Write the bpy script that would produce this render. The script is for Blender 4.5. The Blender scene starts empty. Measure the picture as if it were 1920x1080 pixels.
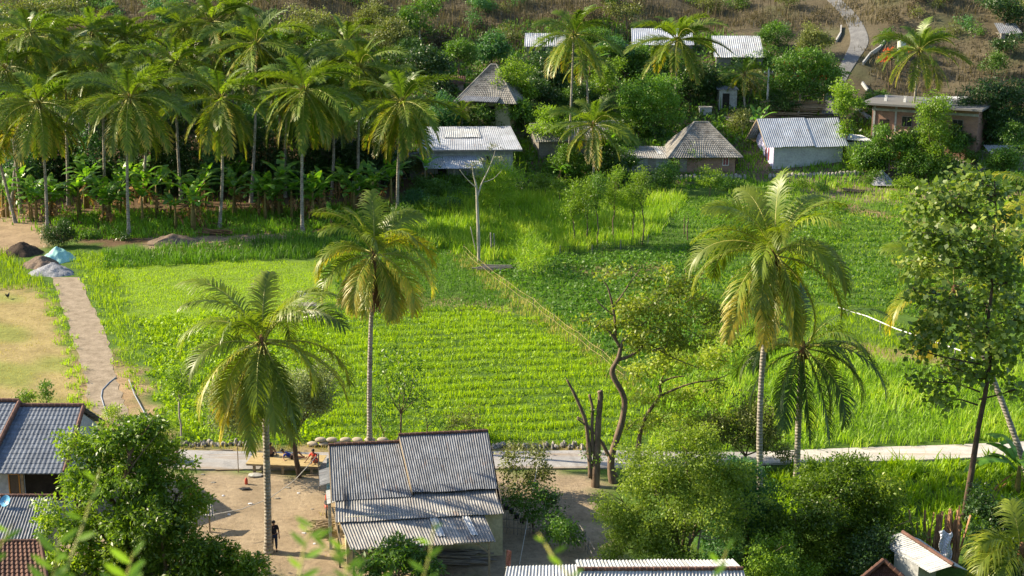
import bpy, math, random
import numpy as np
from mathutils import Vector, Matrix

# ------------------------------------------------------------------ camera, sky, sun, exposure
F, PT, CH = 2800.0, math.radians(14.3), 32.4
SUN_EL, SUN_AZ = math.radians(32), math.radians(13)      # azimuth: degrees behind the picture's left
SUN_STRENGTH, SKY_STRENGTH, EXPOSURE = 5.0, 0.12, 1.17
sc = bpy.context.scene
C = sc.collection
cam_d = bpy.data.cameras.new("camera"); cam = bpy.data.objects.new("camera", cam_d); C.objects.link(cam)
cam.location = (0, 0, CH); cam.rotation_euler = (math.pi/2 - PT, 0, 0)
cam_d.sensor_width = 36; cam_d.lens = F/1920*36; cam_d.clip_start = 0.3; cam_d.clip_end = 3000
cam_d.dof.use_dof = True; cam_d.dof.focus_distance = 92; cam_d.dof.aperture_fstop = 3.0
sc.camera = cam
w = bpy.data.worlds.new("World"); sc.world = w; w.use_nodes = True
sky = w.node_tree.nodes.new("ShaderNodeTexSky"); sky.sky_type = 'NISHITA'; sky.sun_disc = False
sky.sun_elevation = SUN_EL; sky.sun_rotation = -(math.pi/2 - SUN_AZ)
bg = w.node_tree.nodes["Background"]; bg.inputs[1].default_value = SKY_STRENGTH
w.node_tree.links.new(sky.outputs[0], bg.inputs[0])
sun_d = bpy.data.lights.new("sun", 'SUN'); sun_d.energy = SUN_STRENGTH; sun_d.angle = math.radians(0.5)
sun_d.color = (1.0, 0.85, 0.62)
sun = bpy.data.objects.new("sun", sun_d); C.objects.link(sun)
sv = Vector((-math.cos(SUN_EL)*math.cos(SUN_AZ), math.cos(SUN_EL)*math.sin(SUN_AZ), math.sin(SUN_EL)))
sun.rotation_euler = sv.to_track_quat('Z', 'Y').to_euler(); sun.location = (-60, 60, 80)
sc.view_settings.view_transform = 'Standard'; sc.view_settings.look = 'None'
sc.view_settings.exposure = EXPOSURE; sc.view_settings.gamma = 1
sc.cycles.max_bounces = 6; sc.cycles.transparent_max_bounces = 4; sc.cycles.diffuse_bounces = 3
sc.cycles.glossy_bounces = 2; sc.cycles.transmission_bounces = 4

# ------------------------------------------------------------------ terrain and picture geometry
cP, sP = math.cos(PT), math.sin(PT)
def smooth(t):
    t = np.clip(t, 0, 1); return t*t*(3-2*t)
def hnoise(x, y):
    return (np.sin(x*.11+y*.07+1.3)*np.cos(y*.13-x*.05) + .5*np.sin(x*.27-y*.21+.4) + .3*np.sin(x*.53+y*.47))
def H(x, y):
    x = np.asarray(x, float); y = np.asarray(y, float)
    front = np.where(y < 5, 29.5, np.clip(29.5-(y-5)*.522, 0, 29.5))
    y0 = 174 + 3*np.sin(x*.05)
    d = np.clip(y-y0, 0, None)
    back = np.where(d < 14, d*.36, 5.04+(d-14)*.35)
    back = back + np.clip(d-58, 0, None)*.16
    back = back + smooth(d/35)*hnoise(x, y)*.9
    back = back + smooth((x-38)/30)*smooth((d-22)/30)*6      # the right hand slope stands higher
    return front + back
def Hf(x, y): return float(H(x, y))
def ray(u, v):
    dx = (u-960)/F; dy = (v-540)/F
    return (dx, cP-dy*sP, -sP-dy*cP)
def at(u, v, Z=0.0):
    d = ray(u, v); t = (Z-CH)/d[2]
    return Vector((d[0]*t, d[1]*t, Z))
def gnd(u, v):
    d = ray(u, v); t = 66.0; last = t
    while t < 700:
        if CH + d[2]*t < Hf(d[0]*t, d[1]*t):
            a, b = last, t
            for _ in range(16):
                m = (a+b)/2
                if CH + d[2]*m < Hf(d[0]*m, d[1]*m): b = m
                else: a = m
            t = b; break
        last = t; t += 0.5
    return Vector((d[0]*t, d[1]*t, Hf(d[0]*t, d[1]*t)))
def depth(p): return p[1]*cP - (p[2]-CH)*sP
def pxm(p): return F/depth(p)
def proj(p):
    z = depth(p); return (960+F*p[0]/z, 540-F*((p[2]-CH)*cP+p[1]*sP)/z)
def zat(p, v):
    """height above which the vertical line through p shows at picture row v"""
    k = (540-v)/F           # ((z-CH)cP + y sP) = k (y cP - (z-CH) sP)
    q = (k*p[1]*cP - p[1]*sP)/(cP + k*sP)
    return q + CH
def on(u, v, y):
    """point seen at (u, v) standing at world distance y"""
    d = ray(u, v); t = y/d[1]
    return Vector((d[0]*t, y, CH+d[2]*t))

# ------------------------------------------------------------------ materials
def rgb(c): return (c[0], c[1], c[2], 1)
def base_mat(name, rough=.8, spec=.3):
    m = bpy.data.materials.new(name); m.use_nodes = True
    nt = m.node_tree; b = nt.nodes["Principled BSDF"]
    b.inputs["Roughness"].default_value = rough; b.inputs["Specular IOR Level"].default_value = spec
    return m, nt, b
def ramp(nt, fac, stops):
    r = nt.nodes.new("ShaderNodeValToRGB"); e = r.color_ramp.elements
    while len(e) < len(stops): e.new(.5)
    for el, (p, c) in zip(e, stops): el.position = p; el.color = rgb(c)
    if fac is not None: nt.links.new(fac, r.inputs[0])
    return r.outputs[0]
def coords(nt, kind="Object", scale=(1, 1, 1)):
    t = nt.nodes.new("ShaderNodeTexCoord"); mp = nt.nodes.new("ShaderNodeMapping")
    mp.inputs["Scale"].default_value = scale
    nt.links.new(t.outputs[kind], mp.inputs[0]); return mp.outputs[0]
def noise(nt, vec, scale, detail=4, rough=.6):
    n = nt.nodes.new("ShaderNodeTexNoise"); n.inputs["Scale"].default_value = scale
    n.inputs["Detail"].default_value = detail; n.inputs["Roughness"].default_value = rough
    if vec is not None: nt.links.new(vec, n.inputs["Vector"])
    return n.outputs["Fac"]
def mix(nt, a, b, fac, mode='MIX'):
    m = nt.nodes.new("ShaderNodeMix"); m.data_type = 'RGBA'; m.blend_type = mode
    for s, v in ((m.inputs[6], a), (m.inputs[7], b)):
        if isinstance(v, tuple): s.default_value = rgb(v)
        else: nt.links.new(v, s)
    if isinstance(fac, (int, float)): m.inputs[0].default_value = fac
    else: nt.links.new(fac, m.inputs[0])
    return m.outputs[2]
def bump(nt, b, h, strength=.3, dist=.05):
    n = nt.nodes.new("ShaderNodeBump"); n.inputs["Strength"].default_value = strength
    n.inputs["Distance"].default_value = dist
    nt.links.new(h, n.inputs["Height"]); nt.links.new(n.outputs[0], b.inputs["Normal"])
def noise_mat(name, stops, scale=3, rough=.85, spec=.25, bmp=.3, kind="Object", sc3=(1, 1, 1), dist=.05):
    m, nt, b = base_mat(name, rough, spec)
    v = coords(nt, kind, sc3)
    n1 = noise(nt, v, scale, 6, .65); col = ramp(nt, n1, stops)
    n2 = noise(nt, v, scale*6.3, 4)
    col = mix(nt, col, ramp(nt, n2, [(.3, (.55, .55, .55)), (.7, (1.15, 1.15, 1.15))]), .6, 'MULTIPLY')
    nt.links.new(col, b.inputs["Base Color"])
    if bmp: bump(nt, b, n2, bmp, dist)
    return m
def leaf_mat(name, lo, hi, tr=.4, rough=.42, spec=.45, tip=None, trcol=None):
    m, nt, b = base_mat(name, rough, spec)
    at_ = nt.nodes.new("ShaderNodeAttribute"); at_.attribute_name = "rnd"
    stops = [(0, lo), (.75, hi)]
    if tip: stops.append((1, tip))
    col = ramp(nt, at_.outputs["Fac"], stops)
    oi = nt.nodes.new("ShaderNodeObjectInfo")
    hs = nt.nodes.new("ShaderNodeHueSaturation")
    mr = nt.nodes.new("ShaderNodeMapRange"); mr.inputs[3].default_value = .8; mr.inputs[4].default_value = 1.2
    nt.links.new(oi.outputs["Random"], mr.inputs[0]); nt.links.new(mr.outputs[0], hs.inputs["Value"])
    nt.links.new(col, hs.inputs["Color"]); col = hs.outputs[0]
    nt.links.new(col, b.inputs["Base Color"])
    t = nt.nodes.new("ShaderNodeBsdfTranslucent")
    nt.links.new(mix(nt, col, trcol or (1.5, 1.55, .5), 1, 'MULTIPLY'), t.inputs[0])
    ms = nt.nodes.new("ShaderNodeMixShader"); ms.inputs[0].default_value = tr
    nt.links.new(b.outputs[0], ms.inputs[1]); nt.links.new(t.outputs[0], ms.inputs[2])
    nt.links.new(ms.outputs[0], nt.nodes["Material Output"].inputs[0])
    return m
def corr_mat(name, lo, hi, rough=.75, spec=.3, sx=2.2, metallic=0, panels=None):
    """weathered corrugated sheet: streaks run down the slope (uv.y), stains by noise, sheet joints"""
    m, nt, b = base_mat(name, rough, spec); b.inputs["Metallic"].default_value = metallic
    v1 = coords(nt, "UV", (sx, .35, 1)); v2 = coords(nt, "UV", (1, 1, 1))
    n1 = noise(nt, v1, 4, 5, .7); n2 = noise(nt, v2, .6, 4, .6); n3 = noise(nt, v2, 14, 3)
    col = ramp(nt, n1, [(.28, lo), (.68, hi)])
    col = mix(nt, col, ramp(nt, n2, [(.3, (.6, .6, .6)), (.65, (1.1, 1.1, 1.1))]), .75, 'MULTIPLY')
    col = mix(nt, col, ramp(nt, n3, [(.3, (.7, .7, .7)), (.7, (1.1, 1.1, 1.1))]), .5, 'MULTIPLY')
    br = nt.nodes.new("ShaderNodeTexBrick"); br.offset = 0
    br.inputs["Scale"].default_value = 1
    br.inputs["Color1"].default_value = (1, 1, 1, 1); br.inputs["Color2"].default_value = (.62, .63, .65, 1)
    br.inputs["Mortar"].default_value = (.42, .42, .42, 1)
    pw, ph = panels or (1.0, 1.9)
    br.inputs["Mortar Size"].default_value = .018; br.inputs["Brick Width"].default_value = pw
    br.inputs["Row Height"].default_value = ph
    nt.links.new(v2, br.inputs["Vector"])
    col = mix(nt, col, br.outputs[0], .8, 'MULTIPLY')
    n5 = noise(nt, coords(nt, 'UV', (1.6, .5, 1)), 1.3, 6, .75)
    col = mix(nt, col, (.2, .11, .065), ramp(nt, n5, [(.56, (0, 0, 0)), (.72, (.75, .75, .75))]))
    nt.links.new(col, b.inputs["Base Color"]); bump(nt, b, n3, .2, .02)
    return m
def brick_mat(name, c1, c2, mort, bw=.24, bh=.08, rough=.9, ms=.012, stain=.6):
    m, nt, b = base_mat(name, rough, .2)
    geo = nt.nodes.new("ShaderNodeTexCoord")
    sep = nt.nodes.new("ShaderNodeSeparateXYZ"); nt.links.new(geo.outputs["Object"], sep.inputs[0])
    add = nt.nodes.new("ShaderNodeMath"); add.operation = 'ADD'
    nt.links.new(sep.outputs[0], add.inputs[0]); nt.links.new(sep.outputs[1], add.inputs[1])
    cb = nt.nodes.new("ShaderNodeCombineXYZ")
    nt.links.new(add.outputs[0], cb.inputs[0]); nt.links.new(sep.outputs[2], cb.inputs[1])
    br = nt.nodes.new("ShaderNodeTexBrick"); br.inputs["Scale"].default_value = 1
    br.inputs["Color1"].default_value = rgb(c1); br.inputs["Color2"].default_value = rgb(c2)
    br.inputs["Mortar"].default_value = rgb(mort); br.inputs["Mortar Size"].default_value = ms
    br.inputs["Brick Width"].default_value = bw; br.inputs["Row Height"].default_value = bh
    nt.links.new(cb.outputs[0], br.inputs["Vector"])
    n = noise(nt, geo.outputs["Object"], 1.1, 6, .7)
    col = mix(nt, br.outputs[0], ramp(nt, n, [(.3, (.5, .48, .45)), (.65, (1.1, 1.1, 1.1))]), stain, 'MULTIPLY')
    nt.links.new(col, b.inputs["Base Color"]); bump(nt, b, br.outputs["Fac"], -.4, .02)
    return m

M = {}
M['frond'] = leaf_mat('palm_leaf', (.08, .135, .014), (.22, .28, .024), .42, .42, .5, tip=(.46, .38, .04))
M['frond_shaded'] = leaf_mat('palm_leaf_shaded', (.045, .1, .016), (.12, .19, .024), .36, .38, .5, tip=(.22, .2, .03))  # deeper copy of the palm leaf, with shade put into its colour
M['frond_far'] = leaf_mat('palm_leaf_grove', (.055, .115, .014), (.165, .235, .024), .4, .42, .45, tip=(.4, .3, .04))
M['rachis'] = noise_mat('palm_midrib', [(.3, (.24, .26, .04)), (.7, (.44, .4, .08))], 4, .5, .4, 0)
M['dry_frond'] = noise_mat('dry_frond', [(.3, (.10, .055, .03)), (.7, (.28, .17, .09))], 3, .9, .2, 0)
M['banana'] = leaf_mat('banana_leaf', (.06, .16, .018), (.15, .33, .035), .45, .35, .5, tip=(.3, .3, .05))
M['banana_dry'] = leaf_mat('dry_banana_leaf', (.14, .07, .03), (.34, .2, .09), .25, .9, .2)
M['banana_stem'] = noise_mat('banana_stem', [(.3, (.12, .06, .025)), (.55, (.24, .2, .06)), (.75, (.3, .16, .07))], 5, .8, .3, .2)
M['mango'] = leaf_mat('mango_leaf', (.055, .12, .014), (.2, .31, .024), .42, .4, .45, tip=(.38, .46, .05))
M['light'] = leaf_mat('light_leaf', (.1, .17, .02), (.26, .35, .04), .42, .45, .45)
M['lime'] = leaf_mat('lime_leaf', (.09, .17, .02), (.23, .36, .03), .42, .45, .45)
M['mid'] = leaf_mat('mid_leaf', (.045, .11, .016), (.13, .25, .028), .35, .45, .45)
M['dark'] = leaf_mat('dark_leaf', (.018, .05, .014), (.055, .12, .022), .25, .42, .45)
M['grey'] = leaf_mat('grey_leaf', (.13, .17, .07), (.26, .31, .13), .3, .6, .3)
M['blue'] = leaf_mat('bluish_leaf', (.035, .11, .04), (.09, .22, .07), .35, .5, .4)
M['olive'] = leaf_mat('olive_leaf', (.07, .09, .025), (.2, .23, .06), .3, .5, .4)
M['big'] = leaf_mat('round_leaf', (.06, .11, .02), (.18, .25, .045), .4, .42, .5, tip=(.42, .44, .1))
M['drybush'] = leaf_mat('dry_leaf', (.06, .05, .035), (.15, .125, .075), .2, .8, .2)
M['twig'] = leaf_mat('fresh_leaf', (.14, .26, .03), (.24, .4, .05), .5, .4, .4)
M['grass'] = leaf_mat('grass_blade', (.1, .2, .008), (.27, .42, .014), .45, .5, .3, trcol=(1.5, 1.4, .4))
M['grass_dark'] = leaf_mat('weed_leaf', (.06, .15, .014), (.16, .31, .02), .4, .5, .35, trcol=(1.4, 1.4, .5))
M['grass_dry'] = leaf_mat('dry_grass', (.2, .16, .07), (.42, .36, .14), .3, .8, .2)
M['crop_dark'] = leaf_mat('vegetable_leaf', (.035, .1, .014), (.11, .235, .02), .4, .5, .35, trcol=(1.4, 1.4, .5))
M['yellowish'] = leaf_mat('young_leaf', (.13, .19, .03), (.3, .36, .05), .45, .45, .4)
M['grass_tall'] = leaf_mat('tall_grass', (.08, .17, .014), (.23, .37, .024), .45, .5, .35, tip=(.36, .44, .06))
M['flower'] = leaf_mat('coral_flower', (.55, .09, .03), (.8, .16, .05), .3, .6, .3)
M['bark'] = noise_mat('bark', [(.3, (.09, .06, .04)), (.7, (.27, .2, .14))], 5, .9, .2, .5, sc3=(1, 1, .3))
M['bark_pale'] = noise_mat('pale_bark', [(.3, (.26, .23, .18)), (.7, (.52, .48, .4))], 4, .9, .2, .4, sc3=(1, 1, .3))
M['bark_dark'] = noise_mat('dark_bark', [(.3, (.05, .035, .025)), (.7, (.15, .105, .075))], 5, .9, .2, .6, sc3=(1, 1, .3))
M['wood'] = noise_mat('weathered_wood', [(.3, (.2, .15, .1)), (.7, (.42, .34, .23))], 4, .85, .25, .3, sc3=(.4, 3, 3))
M['wood_grey'] = noise_mat('grey_wood', [(.3, (.16, .14, .12)), (.7, (.36, .33, .29))], 4, .85, .25, .3, sc3=(.4, 3, 3))
M['bamboo'] = noise_mat('bamboo_slats', [(.3, (.38, .28, .12)), (.7, (.6, .47, .24))], 3, .6, .35, .15, sc3=(.5, 6, 1))
def palm_bark():
    m, nt, b = base_mat('palm_trunk', .9, .2)
    v = coords(nt, "Object")
    wv = nt.nodes.new("ShaderNodeTexWave"); wv.bands_direction = 'Z'; wv.inputs["Scale"].default_value = 1.7
    wv.inputs["Distortion"].default_value = 3; wv.inputs["Detail"].default_value = 3; wv.inputs["Detail Scale"].default_value = 2
    nt.links.new(v, wv.inputs["Vector"])
    n = noise(nt, v, 2.5, 6, .7)
    col = mix(nt, ramp(nt, n, [(.3, (.15, .13, .105)), (.5, (.3, .27, .22)), (.7, (.46, .42, .36))]),
              ramp(nt, wv.outputs["Fac"], [(.0, (.55, .55, .55)), (.35, (1, 1, 1))]), .7, 'MULTIPLY')
    nt.links.new(col, b.inputs["Base Color"]); bump(nt, b, wv.outputs["Fac"], .7, .04)
    return m
M['palm_trunk'] = palm_bark()
M['fibre'] = noise_mat('palm_fibre', [(.3, (.1, .05, .02)), (.7, (.26, .15, .08))], 8, .95, .1, .5)
M['coconut'] = noise_mat('coconut_husk', [(.3, (.16, .17, .03)), (.7, (.36, .3, .06))], 6, .5, .4, .1)
M['roof_grey'] = corr_mat('fibre_cement_sheet', (.075, .085, .105), (.33, .35, .385), panels=(1.03, 1.9))
M['roof_pale'] = corr_mat('pale_corrugated_sheet', (.17, .17, .17), (.46, .45, .43), panels=(.95, 2.6))
M['roof_zinc'] = corr_mat('zinc_sheet', (.36, .39, .44), (.55, .58, .63), rough=.5, spec=.5, panels=(2.6, 3.2))
M['roof_white'] = corr_mat('whitish_sheet', (.38, .4, .41), (.66, .68, .69), rough=.5, spec=.5, panels=(1.2, 1.6))
M['roof_concrete'] = corr_mat('flat_sheet_roof', (.24, .24, .235), (.42, .42, .41), panels=(1.3, 1.15))
M['tile_blue'] = noise_mat('grey_blue_tile', [(.3, (.095, .115, .15)), (.7, (.18, .21, .26))], 1.2, .75, .3, .15)
M['tile_grey'] = noise_mat('old_grey_tile', [(.3, (.12, .11, .10)), (.5, (.26, .25, .23)), (.75, (.4, .38, .35))], 1.3, .85, .25, .3)
M['tile_brown'] = noise_mat('brown_tile', [(.3, (.06, .03, .022)), (.7, (.17, .085, .06))], 1.2, .8, .3, .2)
M['tile_red'] = noise_mat('red_ridge_tile', [(.3, (.09, .045, .035)), (.7, (.22, .12, .09))], 2, .8, .3, .2)
M['plaster'] = noise_mat('grey_plaster', [(.3, (.3, .31, .31)), (.7, (.46, .47, .46))], .7, .9, .2, .15)
M['plaster_blue'] = noise_mat('blue_grey_plaster', [(.3, (.32, .38, .46)), (.7, (.44, .5, .58))], .8, .9, .2, .1)
M['lilac'] = noise_mat('lilac_lit_tone', [(.3, (.58, .55, .78)), (.7, (.72, .69, .9))], .7, .8, .3, .1)  # pale lilac with the sunlight on the wall put into the colour
M['cream'] = noise_mat('cream_paint', [(.3, (.5, .46, .28)), (.7, (.64, .6, .4))], .9, .85, .2, .1)
M['block'] = brick_mat('grey_block', (.42, .43, .42), (.33, .34, .33), (.22, .22, .21), .4, .2)
M['block_dark'] = brick_mat('dark_block', (.24, .22, .19), (.18, .17, .15), (.1, .1, .09), .4, .2)
M['brick'] = brick_mat('red_brick', (.36, .19, .13), (.26, .14, .1), (.3, .25, .21), .26, .1)
M['stone'] = noise_mat('stone', [(.3, (.16, .15, .13)), (.7, (.42, .39, .34))], 3, .9, .2, .5)
M['concrete'] = noise_mat('concrete', [(.3, (.34, .33, .31)), (.7, (.5, .49, .46))], 1.2, .9, .2, .2)
M['sandbag'] = noise_mat('sandbag_cloth', [(.3, (.3, .25, .18)), (.7, (.52, .46, .36))], 3, .9, .2, .2)
M['black_soil'] = noise_mat('black_soil', [(.3, (.03, .022, .018)), (.7, (.085, .065, .05))], 6, .95, .1, .6)
M['brown_soil'] = noise_mat('brown_soil_heap', [(.3, (.12, .09, .07)), (.7, (.26, .2, .15))], 6, .95, .1, .6)
M['gravel'] = noise_mat('gravel', [(.35, (.16, .17, .19)), (.65, (.42, .43, .46))], 9, .9, .2, .8)
M['tarp'] = noise_mat('teal_tarp', [(.3, (.22, .5, .45)), (.7, (.42, .68, .62))], 2, .45, .4, .2)
M['dark'+'ness'] = noise_mat('interior_shade', [(.3, (.02, .018, .016)), (.7, (.04, .035, .03))], 2, .9, .1, 0)  # near-black colour standing in for unlit interiors on door and wall panels
M['glass'] = noise_mat('dark_glass', [(.3, (.02, .02, .022)), (.7, (.04, .04, .045))], 2, .15, .5, 0)
M['red'] = noise_mat('red_paint', [(.3, (.42, .05, .03)), (.7, (.6, .1, .06))], 4, .5, .4, 0)
M['maroon'] = noise_mat('maroon_paint', [(.3, (.2, .04, .05)), (.7, (.32, .08, .09))], 4, .6, .4, 0)
M['orange'] = noise_mat('orange_varnish', [(.3, (.45, .19, .03)), (.7, (.6, .28, .06))], 4, .4, .4, 0)
M['white'] = noise_mat('white_plastic', [(.3, (.68, .68, .66)), (.7, (.82, .82, .8))], 3, .5, .4, 0)
M['cloth_white'] = noise_mat('white_cloth', [(.3, (.55, .56, .62)), (.7, (.78, .79, .84))], 3, .9, .2, .2)
M['blue_plastic'] = noise_mat('blue_dish', [(.3, (.12, .38, .62)), (.7, (.2, .5, .75))], 3, .4, .5, 0)
M['blue_cloth'] = noise_mat('blue_cloth', [(.3, (.06, .2, .4)), (.7, (.25, .42, .6))], 5, .9, .2, .1)
M['tank'] = noise_mat('tank_plastic', [(.3, (.5, .55, .46)), (.7, (.62, .66, .56))], 1, .5, .4, 0)
M['black'] = noise_mat('black_rubber', [(.3, (.015, .015, .017)), (.7, (.03, .03, .034))], 3, .6, .4, 0)
M['metal'] = noise_mat('grey_metal', [(.3, (.3, .3, .3)), (.7, (.45, .45, .45))], 3, .4, .5, 0)
M['skin'] = noise_mat('skin', [(.3, (.2, .1, .06)), (.7, (.3, .16, .1))], 3, .6, .4, 0)
M['hair'] = noise_mat('black_hair', [(.3, (.012, .01, .01)), (.7, (.025, .022, .02))], 8, .6, .4, 0)
M['navy'] = noise_mat('black_clothes', [(.3, (.012, .012, .016)), (.7, (.03, .03, .04))], 3, .9, .2, 0)
M['jeans'] = noise_mat('dark_jeans', [(.3, (.015, .022, .045)), (.7, (.035, .05, .09))], 3, .9, .2, 0)
M['grey_shirt'] = noise_mat('grey_brown_shirt', [(.3, (.14, .09, .08)), (.7, (.22, .15, .13))], 3, .9, .2, 0)
M['blue_shirt'] = noise_mat('blue_shirt', [(.3, (.02, .04, .25)), (.7, (.04, .07, .38))], 3, .9, .2, 0)
M['red_shirt'] = noise_mat('red_shirt', [(.3, (.45, .05, .03)), (.7, (.65, .09, .06))], 3, .9, .2, 0)
M['flag'] = noise_mat('orange_flag', [(.3, (.55, .2, .14)), (.7, (.72, .3, .22))], 3, .9, .2, 0)
M['rope'] = noise_mat('pale_line', [(.3, (.45, .43, .4)), (.7, (.65, .63, .6))], 3, .8, .2, 0)
M['pipe'] = noise_mat('white_pipe', [(.3, (.62, .62, .62)), (.7, (.8, .8, .8))], 3, .45, .4, 0)
M['hose'] = noise_mat('grey_hose', [(.3, (.2, .23, .28)), (.7, (.34, .38, .44))], 3, .5, .4, 0)
M['net'] = noise_mat('green_net', [(.3, (.02, .05, .03)), (.7, (.06, .1, .06))], 3, .9, .1, 0)
M['plank'] = noise_mat('split_timber', [(.3, (.2, .1, .05)), (.7, (.5, .3, .17))], 4, .85, .25, .3, sc3=(3, 3, .4))

# ------------------------------------------------------------------ mesh helpers
def tag(o, label=None, cat=None, group=None, kind=None):
    if label: o['label'] = label
    if cat: o['category'] = cat
    if group: o['group'] = group
    if kind: o['kind'] = kind
    return o
def empty(name, loc, label, cat, group=None, rz=0):
    o = bpy.data.objects.new(name, None); C.objects.link(o); o.empty_display_size = .2
    o.location = loc; o.rotation_euler = (0, 0, rz); return tag(o, label, cat, group)
class MB:
    def __init__(s): s.v = []; s.f = []; s.m = []; s.uv = {}; s.mi = 0
    def quad(s, *p):
        n = len(s.v); s.v += [tuple(q) for q in p]; s.f.append(tuple(range(n, n+len(p)))); s.m.append(s.mi)
    def box(s, c, d, rz=0, rx=0, ry=0):
        R = Matrix.Rotation(rz, 3, 'Z') @ Matrix.Rotation(ry, 3, 'Y') @ Matrix.Rotation(rx, 3, 'X')
        n = len(s.v); c = Vector(c)
        for x in (-.5, .5):
            for y in (-.5, .5):
                for z in (-.5, .5):
                    s.v.append(tuple(c + R @ Vector((x*d[0], y*d[1], z*d[2]))))
        for f in ((0, 1, 3, 2), (4, 6, 7, 5), (0, 4, 5, 1), (2, 3, 7, 6), (0, 2, 6, 4), (1, 5, 7, 3)):
            s.f.append(tuple(n+i for i in f)); s.m.append(s.mi)
        return s
    def beam(s, a, b, w_, h=None):
        a = Vector(a); b = Vector(b); d = b-a; h = h or w_
        q = d.to_track_quat('X', 'Z').to_matrix(); n = len(s.v); c = (a+b)/2
        for x in (-.5, .5):
            for y in (-.5, .5):
                for z in (-.5, .5): s.v.append(tuple(c + q @ Vector((x*d.length, y*w_, z*h))))
        for f in ((0, 1, 3, 2), (4, 6, 7, 5), (0, 4, 5, 1), (2, 3, 7, 6), (0, 2, 6, 4), (1, 5, 7, 3)):
            s.f.append(tuple(n+i for i in f)); s.m.append(s.mi)
        return s
    def tube(s, pts, r, sides=6, cap=True):
        pts = [Vector(p) for p in pts]
        if not isinstance(r, (list, tuple)): r = [r]*len(pts)
        n0 = len(s.v); ref = None
        for i, p in enumerate(pts):
            t = (pts[min(i+1, len(pts)-1)]-pts[max(i-1, 0)])
            if t.length < 1e-6: t = Vector((0, 0, 1))
            t.normalize()
            if ref is None:
                ref = t.orthogonal().normalized()
            ref = (ref - t*ref.dot(t))
            ref = ref.normalized() if ref.length > 1e-5 else t.orthogonal().normalized()
            b = t.cross(ref)
            for k in range(sides):
                a = 2*math.pi*k/sides
                s.v.append(tuple(p + (ref*math.cos(a)+b*math.sin(a))*r[i]))
        for i in range(len(pts)-1):
            for k in range(sides):
                a = n0+i*sides+k; b = n0+i*sides+(k+1) % sides
                s.f.append((a, b, b+sides, a+sides)); s.m.append(s.mi)
        if cap:
            s.f.append(tuple(n0+k for k in reversed(range(sides)))); s.m.append(s.mi)
            n1 = n0+(len(pts)-1)*sides
            s.f.append(tuple(n1+k for k in range(sides))); s.m.append(s.mi)
        return s
    def blob(s, c, r, seg=10, rings=6, wob=0.0, seed=0, flat=0):
        rg = random.Random(seed); n0 = len(s.v); c = Vector(c)
        for i in range(rings+1):
            th = math.pi*i/rings
            for k in range(seg):
                a = 2*math.pi*k/seg; q = 1+rg.uniform(-wob, wob) if 0 < i < rings else 1
                z = math.cos(th)*r[2]*q
                if flat and z < -r[2]*flat: z = -r[2]*flat
                s.v.append((c[0]+math.sin(th)*math.cos(a)*r[0]*q, c[1]+math.sin(th)*math.sin(a)*r[1]*q, c[2]+z))
        for i in range(rings):
            for k in range(seg):
                a = n0+i*seg+k; b = n0+i*seg+(k+1) % seg
                s.f.append((a, a+seg, b+seg, b)); s.m.append(s.mi)
        return s
    def patch(s, p00, p10, p11, p01, kind='flat', pitch=.18, amp=.03, rows=1, vseg=1, thick=.02):
        """roof sheet: p00-p10 top (ridge) edge, p01-p11 eave edge; corrugated or tiled; has thickness"""
        P = [Vector(q) for q in (p00, p10, p11, p01)]
        W = max((P[1]-P[0]).length, (P[2]-P[3]).length); L = max((P[3]-P[0]).length, (P[2]-P[1]).length)
        N = (P[1]+P[2]-P[0]-P[3]).cross(P[0]+P[1]-P[2]-P[3]).normalized()
        if N.z < 0: N = -N
        if kind == 'corr': nu = max(2, int(W/pitch)*4); nv = vseg
        elif kind == 'tile': nu = max(2, int(W/pitch)*4); nv = max(1, int(L/rows))*2
        else: nu, nv = 1, 1
        n0 = len(s.v); ridx = random.Random(int(W*100))
        for j in range(nv+1):
            tv = j/nv
            if kind == 'tile': tv = (j//2 + (j % 2)*.96)/(nv/2) if j < nv else 1
            for i in range(nu+1):
                tu = i/nu
                a = P[0].lerp(P[1], tu); b = P[3].lerp(P[2], tu); q = a.lerp(b, tv)
                o = 0
                if kind == 'corr':
                    o = math.sin(i*math.pi/2)*amp + math.sin(tu*W*1.7+tv*2)*.012
                    if j == nv: q = q + (b-a).normalized()*((math.sin(int(tu*W/1.03)*7.3+W)*43.7) % .11 - .05)
                if kind == 'tile': o = math.sin(i*math.pi/2)*amp + (j % 2)*amp*1.2 + ridx.uniform(-.004, .004)
                q = q + N*o
                s.v.append(tuple(q)); s.uv[len(s.v)-1] = (tu*W, tv*L)
        st = nu+1; nvt = (nv+1)*st
        for k in range(nvt):
            q = Vector(s.v[n0+k]) - N*thick; s.v.append(tuple(q)); s.uv[len(s.v)-1] = s.uv[n0+k]
        for j in range(nv):
            for i in range(nu):
                a = n0+j*st+i
                f = (a, a+st, a+st+1, a+1)
                s.f.append(f); s.m.append(s.mi)
                s.f.append(tuple(x+nvt for x in reversed(f))); s.m.append(s.mi)
        def edge(ks):
            for a, b in zip(ks, ks[1:]): s.f.append((a, b, b+nvt, a+nvt)); s.m.append(s.mi)
        edge([n0+i for i in range(nu+1)]); edge([n0+nv*st+i for i in reversed(range(nu+1))])
        edge([n0+j*st for j in reversed(range(nv+1))]); edge([n0+j*st+nu for j in range(nv+1)])
        return s
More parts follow.
